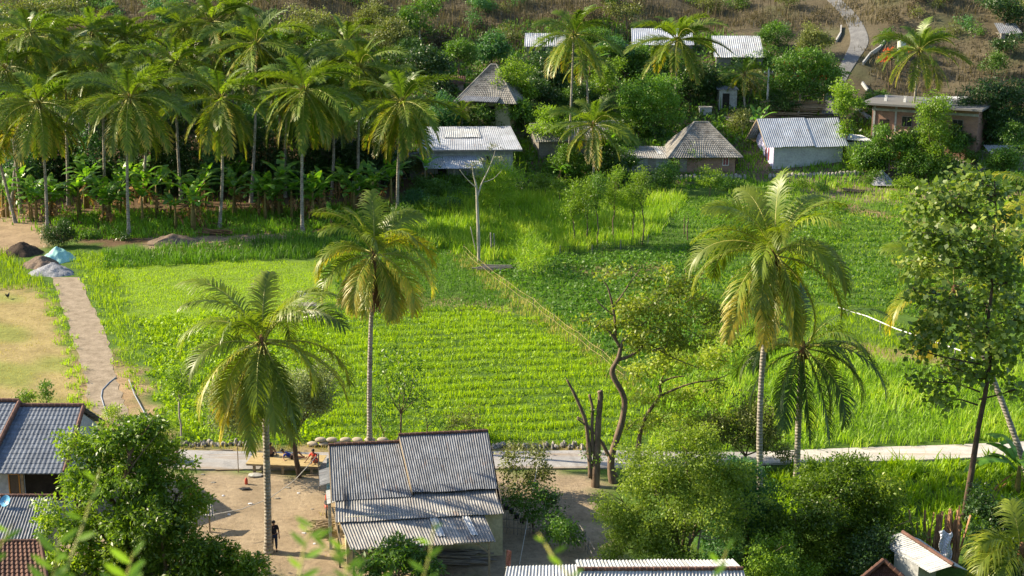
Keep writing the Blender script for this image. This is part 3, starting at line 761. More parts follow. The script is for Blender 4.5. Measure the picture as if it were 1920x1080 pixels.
turf('crop', 'bright yellow green crop in rows', [(560, 588), (760, 584), (930, 576), (1000, 600), (1110, 670), (1195, 735), (1215, 838), (620, 838)], 75, .42, .05, 'grass', seed=3, rows=(-.05, 1.7, .7), tone=.62, patch=.65, broad=16, leaf=.22)
turf('grass', 'rank grass of the middle field edge', [(600, 475), (850, 470), (905, 525), (985, 580), (930, 580), (760, 588), (600, 592), (640, 550)], 30, .33, .06, 'grass_dark', seed=4, broad=14, tone=.5)
turf('grass', 'pale dry grass along the diagonal field boundary', [(835, 470), (880, 478), (985, 560), (1090, 630), (1215, 735), (1215, 765), (1185, 745), (1076, 660), (975, 588), (872, 505)], 22, .36, .05, 'grass_dry', seed=5, tone=.5)
turf('grass', 'green weeds along the diagonal field boundary', [(845, 470), (900, 478), (1000, 560), (1105, 630), (1240, 745), (1235, 780), (1195, 750), (1085, 665), (985, 590), (885, 510)], 18, .45, .06, 'grass_tall', seed=6)
turf('crop', 'deep green vegetable crop right of the diagonal boundary', [(905, 500), (1040, 480), (1300, 465), (1320, 560), (1320, 740), (1240, 745), (1110, 640), (1000, 560)], 14, .35, .07, 'grass_dark', seed=7, broad=34, leaf=.3, tone=.5, rows=(.35, 1.8, .6))
turf('tall_grass', 'tall grass below the village houses', [(770, 395), (850, 372), (1010, 360), (1290, 372), (1230, 440), (1180, 462), (990, 486), (900, 490), (840, 470), (660, 470)], 30, .95, .08, 'grass_tall', seed=8, tone=.5, patch=.7)
turf('grass', 'shaded weeds along the edge of the palm grove', [(190, 478), (380, 462), (600, 440), (790, 392), (860, 470), (640, 482), (420, 492), (205, 505)], 28, .75, .08, 'grass_dark', seed=9, broad=10, tone=.5)
turf('crop', 'low green crop of the far right field', [(1280, 372), (1500, 372), (1700, 405), (1930, 425), (2050, 440), (2050, 520), (1640, 500), (1300, 475), (1180, 458), (1240, 436)], 22, .4, .08, 'grass_dark', seed=10, rows=(.1, 2.6, .85), tone=.5, broad=8, leaf=.3)
turf('crop', 'green crop of the middle right field', [(1300, 470), (1640, 498), (2050, 515), (2050, 640), (1800, 610), (1560, 570), (1310, 560)], 22, .42, .08, 'grass_dark', seed=11, rows=(.12, 2.2, .8), tone=.5, broad=9, leaf=.3)
turf('grass', 'bright low grass between the crop rows of the right fields', [(1290, 380), (1500, 380), (1700, 410), (2050, 445), (2050, 640), (1800, 610), (1560, 570), (1310, 560)], 16, .18, .07, 'grass', seed=31, tone=.5)
turf('grass', 'bright short grass beyond the white pipe', [(1310, 560), (1560, 575), (1800, 630), (2050, 650), (2050, 700), (1700, 680), (1310, 640)], 30, .3, .06, 'grass', seed=12, tone=.5)
turf('tall_grass', 'lush tall grass above the pale road', [(1215, 700), (1320, 640), (1700, 680), (2050, 700), (2050, 822), (1900, 830), (1500, 843), (1215, 846)], 30, .72, .06, 'grass_tall', seed=13, broad=6, leaf=.25, tone=.5, patch=.6, lean=.8)
turf('crop', 'maize patch below the pale road', [(1425, 880), (1700, 872), (1900, 864), (2050, 858), (2050, 990), (1880, 1000), (1660, 1010), (1440, 960)], 8, .75, .1, 'grass', seed=14, tuft=6, spread_=.12, lean=1.0, tone=.35)
turf('grass', 'weedy verge left of the gravel track', [(70, 535), (96, 530), (128, 620), (150, 700), (168, 770), (175, 800), (130, 800), (132, 700), (100, 600)], 30, .38, .05, 'grass', seed=15, broad=12, tone=.5)
turf('grass', 'weedy verge right of the gravel track', [(135, 470), (205, 478), (232, 560), (262, 640), (262, 700), (285, 740), (250, 745), (222, 690), (208, 640), (180, 570), (150, 515)], 28, .42, .05, 'grass', seed=16, broad=10, tone=.55)
turf('grass', 'thin dry turf of the bare plot at the left', [(-60, 545), (62, 540), (90, 570), (140, 700), (150, 770), (-60, 770)], 22, .09, .035, 'grass_dry', seed=17, tone=.5)
turf('grass', 'weeds at the corner by the soil heaps', [(-60, 455), (20, 470), (60, 520), (95, 530), (60, 545), (-60, 545)], 22, .5, .06, 'grass', seed=18, tone=.5)
turf('grass', 'sparse weeds on the banks around the white house', [(1480, 345), (1700, 345), (1920, 360), (1920, 430), (1700, 405), (1520, 378), (1300, 370)], 9, .6, .08, 'grass_tall', seed=19, tone=.5, patch=.9)
turf('grass', 'dry weeds between road and field wall', [(300, 832), (1100, 832), (1100, 846), (300, 845)], 26, .25, .05, 'grass_dry', seed=20)
turf('undergrowth', 'low growth on the grove floor', [(-60, 330), (780, 330), (700, 410), (560, 440), (60, 440), (-60, 400)], .8, .6, .12, 'grass_dark', seed=21, tuft=3, patch=.9)
turf('undergrowth', 'dry scrub on the upper slope', [(-200, -60), (2100, -60), (2100, 60), (1500, 60), (1450, 50), (900, 110), (-200, 60)], 2.2, .9, .11, 'drybush', seed=22, tuft=4, spread_=.5, patch=.9)
turf('undergrowth', 'brownish scrub at the foot of the right slope', [(1600, 90), (1900, 60), (2100, 60), (2100, 240), (1820, 240), (1640, 160)], 2.2, .8, .11, 'drybush', seed=23, tuft=4, spread_=.5, patch=.9)
turf('undergrowth', 'sparse green weeds in the village', [(770, 210), (1930, 200), (1930, 340), (770, 340)], 5, .6, .12, 'grass_dark', seed=24, tuft=4, spread_=.3, patch=.9)
turf('undergrowth', 'brown chips and dry stalks at the edge of the grove', [(180, 395), (640, 385), (760, 380), (700, 412), (560, 438), (300, 445), (180, 440)], 6, .3, .08, 'banana_dry', seed=32, lean=1.2, tuft=2)
turf('grass', 'green weeds at the foot of the front grove palms', [(90, 400), (180, 400), (420, 400), (700, 385), (780, 380), (700, 410), (560, 440), (180, 450), (120, 450)], 4, .7, .1, 'grass_dark', seed=33, tuft=5, spread_=.25, patch=.95, broad=4, leaf=.3)
turf('undergrowth', 'leafy ground cover between the village houses', [(770, 60), (1280, 60), (1540, 110), (1540, 215), (1400, 220), (1400, 300), (1250, 300), (1190, 345), (780, 345)], 3, 1.0, .12, 'mid', seed=34, broad=9, leaf=.5, patch=1, tone=.4)
turf('undergrowth', 'leafy ground cover on the right of the village', [(1620, 200), (1920, 240), (1930, 275), (1780, 262), (1690, 262), (1640, 330), (1600, 330), (1590, 230)], 3, 1.0, .12, 'mid', seed=35, broad=8, leaf=.5, patch=1, tone=.4)
turf('undergrowth', 'leafy ground cover on the slope behind the grove', [(-200, 60), (770, 60), (770, 260), (-200, 260)], 3, 1.0, .12, 'mid', seed=36, broad=9, leaf=.5, patch=1, tone=.35)
turf('undergrowth', 'bare upright twigs of the dry slope', [(-200, -60), (1500, -60), (1470, 60), (900, 105), (560, 90), (-200, 60)], 1.6, 2.4, .08, 'drybush', seed=37, lean=.3, patch=.8, tone=.2)
turf('leaf_litter', 'leaf litter and chips below the awning house', [(600, 960), (660, 960), (690, 1060), (610, 1060)], 14, .1, .06, 'grass_dry', seed=25, lean=1.2)
# ------------------------------------------------------------------ buildings
class Fr:
    """a building's own frame: x along its front, y away from the camera, z up"""
    def __init__(s, o, rz): s.o = Vector(o); s.rz = rz; s.R = Matrix.Rotation(rz, 3, 'Z')
    def w(s, x, y, z): return s.o + s.R @ Vector((x, y, z))
def inv(fr, p): return fr.R.transposed() @ (Vector(p)-fr.o)
def walls(root, w, d, h, mat, z0=-1.2, x0=0, y0=0, gable=None, name='wall', t=.14):
    """four walls, butted end to end; gable=('x'|'y', rise) raises the end walls"""
    mb = MB(); H_ = h-z0; zc = (h+z0)/2
    mb.box((x0+w/2, y0+t/2, zc), (w, t, H_)); mb.box((x0+w/2, y0+d-t/2, zc), (w, t, H_))
    mb.box((x0+t/2, y0+d/2, zc), (t, d-2*t, H_)); mb.box((x0+w-t/2, y0+d/2, zc), (t, d-2*t, H_))
    if gable:
        ax, rise = gable
        for e in (0, 1):
            if ax == 'x':       # ridge along x: gables on the x ends
                xx = x0+(w-t)*e
                a = [(xx, y0, h), (xx, y0+d, h), (xx, y0+d/2, h+rise)]; b = [(q[0]+t, q[1], q[2]) for q in a]
            else:
                yy = y0+(d-t)*e
                a = [(x0, yy, h), (x0+w, yy, h), (x0+w/2, yy, h+rise)]; b = [(q[0], q[1]+t, q[2]) for q in a]
            mb.quad(*a); mb.quad(*reversed(b))
            mb.quad(a[0], a[2], b[2], b[0]); mb.quad(a[2], a[1], b[1], b[2])
    return mb.build(name, M[mat], root)
def window(root, c, w, h, face='y', frame='wood', pane='glass', name='window', kind=None):
    """frame of four bars around a pane set back in it; face: normal axis"""
    f = .06; mb = MB(); x, y, z = c
    def bx(dx, dz, sx, sz, th=.09):
        if face == 'y': mb.box((x+dx, y-.03, z+dz), (sx, th, sz))
        else: mb.box((x-.03, y+dx, z+dz), (th, sx, sz))
    bx(-w/2+f/2, 0, f, h-2*f); bx(w/2-f/2, 0, f, h-2*f); bx(0, h/2-f/2, w, f); bx(0, -h/2+f/2, w, f)
    if name == 'window': bx(0, 0, f*.7, h-2*f-.01)
    o = mb.build(name, M[frame], root); mb = MB()
    if face == 'y': mb.box((x, y-.012, z), (w-2*f-.004, .03, h-2*f-.004))
    else: mb.box((x-.012, y, z), (.03, w-2*f-.004, h-2*f-.004))
    mb.build('pane' if name == 'window' else 'panel', M[pane], o); return o
def cap(root, a, b, r=.11, mat='tile_red', name='ridge_cap'):
    """a row of overlapping half round ridge tiles"""
    a = Vector(a); b = Vector(b); L = (b-a).length; n = max(3, int(L/.3)); pts = []; rr = []
    for i in range(n):
        pts += [a.lerp(b, i/n), a.lerp(b, (i+.94)/n)]; rr += [r*1.08, r*.9]
    mb = MB(); mb.tube(pts, rr, 8); return mb.build(name, M[mat], root)
def gable_roof(root, w, d, h, rise, mat, kind='corr', oh=.45, ax='x', x0=0, y0=0, capm='tile_red', **k):
    mb = MB()
    if ax == 'x':
        sl = rise/(d/2); yr = y0+d/2; ze = h-oh*sl+.06; zr = h+rise+.06; xa, xb = x0-oh, x0+w+oh
        mb.patch((xa, yr, zr), (xb, yr, zr), (xb, y0-oh, ze), (xa, y0-oh, ze), kind, **k); mb.build('roof', M[mat], root)
        mb = MB(); mb.patch((xb, yr, zr), (xa, yr, zr), (xa, y0+d+oh, ze), (xb, y0+d+oh, ze), kind, **k); mb.build('roof', M[mat], root)
        if capm: cap(root, (xa, yr, zr+.03), (xb, yr, zr+.03), mat=capm)
    else:
        sl = rise/(w/2); xr = x0+w/2; ze = h-oh*sl+.06; zr = h+rise+.06; ya, yb = y0-oh, y0+d+oh
        mb.patch((xr, yb, zr), (xr, ya, zr), (x0-oh, ya, ze), (x0-oh, yb, ze), kind, **k); mb.build('roof', M[mat], root)
        mb = MB(); mb.patch((xr, ya, zr), (xr, yb, zr), (x0+w+oh, yb, ze), (x0+w+oh, ya, ze), kind, **k); mb.build('roof', M[mat], root)
        if capm: cap(root, (xr, ya, zr+.03), (xr, yb, zr+.03), mat=capm)
def hip_roof(root, w, d, h, rise, mat, oh=.6, inset=None, kind='tile', capm='tile_grey', x0=0, y0=0, **k):
    i = d/2 if inset is None else inset; z0 = h-oh*rise/(d/2)+.06; zr = h+rise+.06
    A, B, Cc, D = (x0-oh, y0-oh, z0), (x0+w+oh, y0-oh, z0), (x0+w+oh, y0+d+oh, z0), (x0-oh, y0+d+oh, z0)
    E, G = (x0+i, y0+d/2, zr), (x0+w-i, y0+d/2, zr)
    for a in ((E, G, B, A), (G, E, D, Cc), (E, E, A, D), (G, G, Cc, B)):
        e0 = Vector(a[0]); e1 = Vector(a[1]); 
        if e0 == e1: e1 = e1+(Vector(a[2])-Vector(a[3]))*.002
        mb = MB(); mb.patch(e0, e1, a[2], a[3], kind, **k); mb.build('roof', M[mat], root)
    cap(root, E, G, mat=capm)
    for a, b in ((E, A), (G, B), (G, Cc), (E, D)): cap(root, a, b, .1, capm, 'hip_cap')

# main house by the yard: an upper roof in two heights, a lean-to and an awning on posts
fr = Fr(at(655, 1030, 0) + Vector((.62, -.55, 0)), math.radians(8))
fr = Fr((-7.96, 67.67, 0), math.radians(8))
R0 = empty('house', fr.o, 'corrugated grey roofed house with lean-to and pale awning beside the yard', 'house', rz=fr.rz)
def dark(c, e): return c
for (x0, x1, zr, ze, ye) in ((-.74, 3.02, 4.5, 2.95, 3.9), (3.0, 7.82, 4.88, 3.12, 3.95)):
    xo = x1 if x0 > 0 else x1+.42
    mb = MB(); mb.patch((x0, 7.85, zr), (x1, 7.85, zr), (xo if x0 < 0 else x1, ye, ze), (x0+(.42 if x0 > 0 else 0), ye, ze), 'corr', pitch=.13, amp=.025, vseg=2, thick=.012)
    mb.build('roof', M['roof_grey'], R0)
    mb = MB(); mb.patch((x1, 7.85, zr), (x0, 7.85, zr), (x0, 11.4, ze+.1), (x1, 11.4, ze+.1), 'corr', pitch=.2, amp=.028, thick=.012); mb.build('roof', M['roof_grey'], R0)
    cap(R0, (x0-.03, 7.85, zr+.05), (x1+.03, 7.85, zr+.05), .09)
    if x0 < 0:
        mb = MB(); mb.beam((x0-.02, 7.8, zr-.05), (x0-.02, 3.92, ze-.05), .05, .16); mb.beam((x0-.02, 7.9, zr-.05), (x0-.02, 11.3, ze+.05), .05, .16)
        mb.build('barge_board', M['wood'], R0)
    else:
        mb = MB(); mb.beam((x0+.03, 7.8, zr-.12), (x0+.4, 3.97, ze-.08), .04, .2); mb.build('barge_board', M['wood'], R0)
mb = MB(); mb.patch((-.55, 4.4, 3.0), (7.75, 4.3, 3.0), (7.9, 2.05, 2.52), (-.6, 2.08, 2.5), 'corr', pitch=.135, amp=.026, thick=.012)
o = mb.build('lean_to_roof', M['roof_pale'], R0)
mb = MB(); mb.patch((-.4, 2.3, 2.44), (6.9, 2.25, 2.44), (7.2, -.12, 1.98), (0.05, 0, 1.94), 'corr', pitch=.145, amp=.03, thick=.012)
mb.build('awning_roof', M['roof_pale'], R0)
mb = MB(); mb.patch((4.1, 2.2, 2.49), (4.5, 2.2, 2.49), (4.75, .55, 2.15), (4.35, .55, 2.15), 'corr', pitch=.165, amp=.03, thick=.01)
mb.patch((5.75, 2.2, 2.49), (6.1, 2.2, 2.49), (6.4, .4, 2.13), (6.05, .4, 2.13), 'corr', pitch=.165, amp=.03, thick=.01)
mb.build('pale_patch_sheet', M['roof_white'], R0)
walls(R0, 8.0, 8.4, 2.6, 'cream', -.2, -.1, 2.5)
mb = MB()
for xx in (-.1, 7.76):
    mb.quad((xx, 2.6, 2.6), (xx, 10.8, 2.6), (xx, 7.85, 4.35 if xx < 0 else 4.7)); mb.quad((xx+.14, 2.6, 2.6), (xx+.14, 7.85, 4.35 if xx < 0 else 4.7), (xx+.14, 10.8, 2.6))
mb.build('gable_boarding', M['wood_grey'], R0)
for (xx, yy, hh) in ((.2, .15, 1.92), (6.9, .05, 1.95), (-.45, 2.2, 2.4), (3.5, .1, 1.93), (.55, .2, 1.9), (-.45, 4.1, 2.8)):
    mb = MB(); mb.box((xx, yy, hh/2-.1), (.1, .1, hh+.1)); mb.build('post', M['wood'], R0)
for a, b in (((.2, .15, 1.3), (1.0, .15, 1.9)), ((6.9, .05, 1.3), (6.2, .05, 1.9)), ((-.72, 3.4, 2.75), (-.35, 1.6, 1.5)), ((0, .08, 1.9), (7.1, -.02, 1.93))):
    mb = MB(); mb.beam(a, b, .08, .08); mb.build('brace', M['wood'], R0)
# little roofs and hung cloth on the left wall
mb = MB(); mb.patch((-.15, 8.6, 3.15), (-.15, 6.4, 3.15), (-1.35, 6.4, 2.8), (-1.35, 8.6, 2.8), 'corr', pitch=.16, amp=.025); mb.build('side_awning_roof', M['roof_grey'], R0)
mb = MB(); mb.patch((-.15, 6.3, 2.75), (-.15, 4.5, 2.75), (-.95, 4.5, 2.55), (-.95, 6.3, 2.55), 'corr', pitch=.16, amp=.025); mb.build('side_awning_roof', M['roof_white'], R0)
for yy in (4.55, 6.2):
    mb = MB(); mb.box((-.85, yy, 1.2), (.16, .16, 2.6)); mb.build('post', M['plaster'], R0)

# left houses
fr = Fr(at(0, 888, 3.2) + Vector((-1.8, 0, 0)), math.radians(0)); fr.o.z = 0
LX, LY = -27.3, 74.57
R1 = empty('house', (LX, LY, 0), 'blue grey tiled house with orange door behind the leafy tree', 'house')
mb = MB(); mb.patch((-.1, 4.35, 5.5), (3.42, 4.35, 5.5), (3.42, 0, 3.2), (-.7, 0, 3.2), 'tile', pitch=.25, amp=.016, rows=.34, thick=.05); mb.build('roof', M['tile_blue'], R1)
mb = MB(); mb.patch((-3.6, 4.5, 5.75), (-.12, 4.4, 5.75), (-.72, -.1, 3.25), (-4.6, -.1, 3.25), 'tile', pitch=.25, amp=.016, rows=.34, thick=.05); mb.build('roof', M['tile_blue'], R1)
mb = MB(); mb.patch((3.42, 4.35, 5.5), (-3.6, 4.35, 5.5), (-3.6, 8.4, 3.2), (3.42, 8.4, 3.2), 'tile', pitch=.4, amp=.03, rows=.6, thick=.04); mb.build('roof', M['tile_blue'], R1)
cap(R1, (-.05, 4.38, 5.56), (3.5, 4.38, 5.56), .12); cap(R1, (-.1, 4.4, 5.75), (-.72, 0, 3.4), .13, name='hip_cap'); cap(R1, (3.46, 4.35, 5.5), (3.46, .05, 3.28), .12, name='verge_cap')
cap(R1, (-3.6, 4.5, 5.82), (-.12, 4.42, 5.82), .12)
walls(R1, 7.4, 6.6, 3.2, 'plaster_blue', -.3, -4.2, 1.1, gable=('x', 2.0))
window(R1, (.4, 1.09, 1.75), .62, 2.1, 'y', 'orange', 'glass', name='door')
mb = MB(); mb.box((2.0, 1.04, 2.1), (2.0, .1, 1.6)); mb.build('interior_shade_panel', M['darkness'], R1)  # dark sheet on the wall stands in for the shade inside
for xx in (.95, 3.1):
    mb = MB(); mb.box((xx, .75, 1.55), (.13, .13, 3.2)); mb.build('post', M['wood'], R1)
R2 = empty('shed', at(0, 1005, 0), 'dark grey corrugated shed roof below the tiled house with orange door', 'shed')
p0 = inv(Fr(R2.location, 0), at(-20, 930, 2.9)); p1 = inv(Fr(R2.location, 0), at(100, 930, 2.9)); p2 = inv(Fr(R2.location, 0), at(80, 1012, 2.15)); p3 = inv(Fr(R2.location, 0), at(-60, 1012, 2.15))
mb = MB(); mb.patch(p0, p1, p2, p3, 'corr', pitch=.16, amp=.03, thick=.015); mb.build('roof', M['roof_grey'], R2)
cap(R2, p0+Vector((.3, 0, .04)), p1+Vector((0, 0, .04)), .09)
mb = MB(); mb.box(((p2.x+p3.x)/2, p2.y+1.8, 1.0), (p2.x-p3.x-.4, 2.6, 2.2)); mb.build('wall', M['plaster'], R2)
R3 = empty('house', at(0, 1100, 0), 'brown tiled roof at the bottom left corner', 'house')
f3 = Fr(R3.location, 0); q = [inv(f3, at(*a)) for a in ((-120, 1016, 2.9), (76, 1014, 2.9), (95, 1130, 1.7), (-160, 1130, 1.7))]
mb = MB(); mb.patch(q[0], q[1], q[2], q[3], 'tile', pitch=.24, amp=.035, rows=.3, thick=.04); mb.build('roof', M['tile_brown'], R3)
cap(R3, q[0], q[1], .1, 'tile_brown'); cap(R3, q[1], q[2], .11, 'tile_brown', 'verge_cap')
mb = MB(); mb.box(((q[2].x+q[3].x)/2, q[2].y+1.4, .5), (q[2].x-q[3].x-.8, 2.0, 2.0)); mb.build('wall', M['plaster'], R3)
t = empty('satellite_dish', at(12, 940, 3.0), 'blue satellite dish beside the dark grey shed roof', 'satellite dish')
mb = MB()
for i in range(5):
    for k in range(20):
        def pt(i, k):
            a = 2*math.pi*k/20; r = .3*i/5; return Vector((r*math.cos(a), -.12*(r/.3)**2, r*math.sin(a)))
        mb.quad(pt(i, k), pt(i+1, k), pt(i+1, k+1), pt(i, k+1))
o = mb.build('dish', M['blue_plastic'], t); o.rotation_euler = (math.radians(-35), 0, math.radians(-25))
s_ = o.modifiers.new('s', 'SOLIDIFY'); s_.thickness = .015
mb = MB(); mb.tube([(0, .02, 0), (0, .1, -.4), (0, .1, -.75)], .025); mb.build('mast', M['metal'], t)
mb = MB(); mb.tube([(0, -.1, -.25), (.05, -.35, .12)], .012); mb.box((.05, -.36, .13), (.06, .08, .06)); mb.build('feed_arm', M['metal'], t)

# roofs along the bottom edge
def lowroof(name, label, pts, mat, capm, z1, z2, kind='corr', two=True, **k):
    b = at(pts[0][0], pts[0][1], z1); root = empty(name, (b.x, b.y, Hf(b.x, b.y)), label, 'house'); f = Fr(root.location, 0)
    a, c = inv(f, at(*pts[0], z1)), inv(f, at(*pts[1], z1)); d, e = inv(f, at(*pts[2], z2)), inv(f, at(*pts[3], z2))
    mb = MB(); mb.patch(a, c, d, e, kind, **k); mb.build('roof', M[mat], root)
    if two:
        back = Vector((0, 3.0, -.9)); mb = MB(); mb.patch(c, a, a+back, c+back, kind, **k); mb.build('roof', M[mat], root)
        x0, x1 = e.x+.4, d.x-.4; mb = MB(); ym = (e.y+a.y+3.0)/2
        zb = Hf(b.x, b.y)-root.location.z-1; zt = min(d.z, e.z)-.05; mb.box(((x0+x1)/2, ym, (zb+zt)/2), (x1-x0, 3.2, zt-zb)); mb.build('wall', M['plaster'], root)
    else:
        for q_ in (a, c, d, e):
            mb = MB(); mb.box((q_.x*.94, q_.y*.94, q_.z/2-.3), (.1, .1, q_.z+.5)); mb.build('post', M['wood'], root)
    if capm: cap(root, a+Vector((0, 0, .04)), c+Vector((0, 0, .04)), .1, capm)
    return root
lowroof('house', 'pale corrugated roof with red ridge tiles along the bottom edge', [(1083, 1068), (1394, 1067), (1405, 1120), (1070, 1120)], 'roof_white', 'tile_red', 3.6, 2.7, pitch=.165, amp=.028, thick=.012)
lowroof('shed', 'whitish corrugated lean-to beside the orange flag', [(950, 1062), (1103, 1057), (1112, 1110), (940, 1112)], 'roof_white', None, 2.9, 2.5, two=False, pitch=.165, amp=.03, thick=.012)
r = lowroof('house', 'brown tiled roof peak among the dark bushes', [(1655, 1050), (1660, 1050), (1740, 1120), (1570, 1120)], 'tile_brown', None, 3.0, 1.6, kind='tile', two=False, pitch=.24, amp=.035, rows=.3, thick=.04)
f = Fr(r.location, 0); a, b_, c_ = [inv(f, at(*q)) for q in ((1657, 1050, 3.05), (1738, 1120, 1.7), (1572, 1120, 1.7))]
cap(r, a, b_, .11, 'tile_brown', 'hip_cap'); cap(r, a, c_, .11, 'tile_brown', 'hip_cap')
r = empty('house', at(1730, 1060, 0), 'white sheet roof with red tiled edge beside the timber bundle', 'house'); f = Fr(r.location, 0)
q = [inv(f, at(*a)) for a in ((1692, 998, 3.1), (1788, 1060, 2.7), (1744, 1074, 2.1), (1642, 1014, 2.2))]
mb = MB(); mb.patch(q[0], q[1], q[2], q[3], 'corr', pitch=.16, amp=.015); mb.build('roof', M['roof_white'], r)
mb = MB(); mb.patch(q[1], q[0], q[0]+Vector((1.1, .9, -.75)), q[1]+Vector((.9, .7, -.6)), 'corr', pitch=.16, amp=.015); mb.build('roof', M['roof_white'], r)
cap(r, q[0]+Vector((0, 0, .03)), q[1]+Vector((0, 0, .03)), .09)
c_ = (q[0]+q[1]+q[2]+q[3])*.25; mb = MB(); mb.box((c_.x+.2, c_.y+.5, 1.0), (1.6, 1.2, 2.6), rz=math.atan2((q[1]-q[0]).y, (q[1]-q[0]).x)); mb.build('wall', M['plaster'], r)

# far village
def far(name, label, u0, u1, vb, rz=0, cat='house', dz=0):
    a = gnd(u0, vb); root = empty(name, a, label, cat, rz=math.radians(rz)); s = pxm(a); return root, (u1-u0)/s/math.cos(math.radians(rz)), s
# white and lilac house with zinc roof
a = gnd(1450, 318); s = pxm(a)
R = empty('house', a, 'house with shiny zinc roof, lilac gable toned as sunlit and grey front toned as shaded', 'house', rz=math.radians(11))
w_, d_ = 7.0, 7.4; zr = zat((a.x, a.y+3.2), 222)-a.z; ze = zat(tuple(a), 272)-a.z
walls(R, 8.9, 6.2, ze, 'plaster', -1.5, 0, 0, gable=('x', zr-ze-.3))  # grey front has its shade put into the wall colour
mb = MB(); mb.box((-.03, 3.1, ze/2), (.05, 6.1, ze)); mb.quad((-.055, 0, ze), (-.055, 6.2, ze), (-.055, 3.1, zr-.33)); mb.quad((-.005, 0, ze), (-.005, 3.1, zr-.33), (-.005, 6.2, ze)); mb.build('lit_tone_gable', M['lilac'], R)  # gable skin coloured as sunlit against the shade-toned front
for yy in (1.6, 2.5):
    mb = MB(); mb.box((-.08, yy, ze*.55), (.05, .42, 1.5)); mb.build('shutter', M['maroon'], R)
for (xa, xb, k) in ((-1.25, 5.0, 0), (5.03, 9.4, -.12)):
    mb = MB(); mb.patch((xa, 3.1, zr+k), (xb, 3.1, zr+k), (xb, -.55, ze-.18+k), (xa, -.55, ze-.18+k), 'corr', pitch=.26, amp=.035, thick=.015); mb.build('roof', M['roof_zinc'], R)
    mb = MB(); mb.patch((xb, 3.1, zr+k), (xa, 3.1, zr+k), (xa, 6.8, ze-.18+k), (xb, 6.8, ze-.18+k), 'corr', pitch=.26, amp=.035, thick=.015); mb.build('roof', M['roof_zinc'], R)
mb = MB(); mb.beam((-1.26, 3.1, zr-.08), (-1.26, -.5, ze-.25), .05, .14); mb.beam((-1.26, 3.1, zr-.08), (-1.26, 6.7, ze-.25), .05, .14); mb.build('barge_board', M['wood'], R)
mb = MB(); mb.box((4.4, -.1, -.35), (9.2, .35, .6)); mb.build('plinth', M['stone'], R)
a = gnd(1585, 300); R = empty('shed', a, 'flat white sheet annexe right of the zinc roofed house', 'shed'); s = pxm(a); z1 = zat(tuple(a), 262)-a.z
mb = MB(); mb.patch((-.2, 3.2, z1+.35), (2.6, 3.2, z1+.1), (3.6, 0, z1-.25), (.1, 0, z1), 'corr', pitch=.26, amp=.03); mb.build('roof', M['roof_white'], R)
mb = MB(); mb.box((1.5, 1.7, z1/2-.7), (2.6, 2.6, z1+.7)); mb.build('wall', M['block'], R)
# brick house with old tile hip roof
a = gnd(1262, 326); s = pxm(a)
R = empty('house', a, 'red brick house with a weathered grey tiled hip roof', 'house', rz=math.radians(2))
ze = zat(tuple(a), 283)-a.z; zr = zat((a.x, a.y+3.3), 228)-a.z; W = 116/s
walls(R, W, 6.2, ze, 'brick', -1.5)
hip_roof(R, W, 6.2, ze, zr-ze-.1, 'tile_grey', .8, 2.9, pitch=.3, amp=.03, rows=.36, thick=.04)
window(R, (W-1.15, -.02, ze*.58), .75, 1.25, 'y', 'white', 'maroon')
mb = MB(); mb.box((1.2, -.05, ze*.42), (.9, .06, 1.9)); mb.build('door', M['wood_grey'], R)
mb = MB(); mb.box((W/2, -.12, -.35), (W+.3, .3, .5)); mb.build('plinth', M['stone'], R)
# long low annex left of it
a = gnd(1165, 322); s = pxm(a)
R = empty('shed', a, 'low grey block shed with flat sheet roof left of the brick house', 'shed'); z1 = zat(tuple(a), 295)-a.z; W = 92/s
walls(R, W, 3.6, z1, 'block', -1.2)
mb = MB(); mb.patch((-.3, 4.6, z1+.75), (W+.2, 4.6, z1+.6), (W+.7, -.5, z1-.05), (-.5, -.5, z1+.05), 'corr', pitch=.26, amp=.03); mb.build('roof', M['roof_concrete'], R)
mb = MB(); mb.patch((W-1.9, 4.2, z1+.7), (W-1.3, 4.2, z1+.7), (W-.8, 1.2, z1+.24), (W-1.5, 1.2, z1+.24), 'corr', pitch=.26, amp=.03); mb.build('pale_patch_sheet', M['roof_white'], R)
mb = MB(); mb.box((W*.62, -.06, z1*.5), (.9, .06, 1.6)); mb.build('door', M['wood_grey'], R)
window(R, (W*.25, -.02, z1*.6), .8, .6, 'y', 'wood', 'glass')
# dark gable behind the palm
a = gnd(1010, 300); s = pxm(a)
R = empty('house', a, 'dim grey tiled house half hidden behind the tall village palm', 'house', rz=math.radians(14)); ze = zat(tuple(a), 262)-a.z; W = 160/s
walls(R, W, 5, ze, 'block_dark', -1.4, gable=('x', 1.5)); gable_roof(R, W, 5, ze, 1.5, 'tile_grey', 'tile', .5, 'x', pitch=.3, amp=.03, rows=.36, capm='tile_grey')
mb = MB(); mb.box((W*.3, -.05, ze*.45), (.9, .06, 1.8)); mb.build('door', M['darkness'], R)
window(R, (W*.62, -.02, ze*.6), .9, .8, 'y', 'wood', 'glass')
window(R, (W*.84, -.02, ze*.6), .7, .8, 'y', 'wood', 'glass')
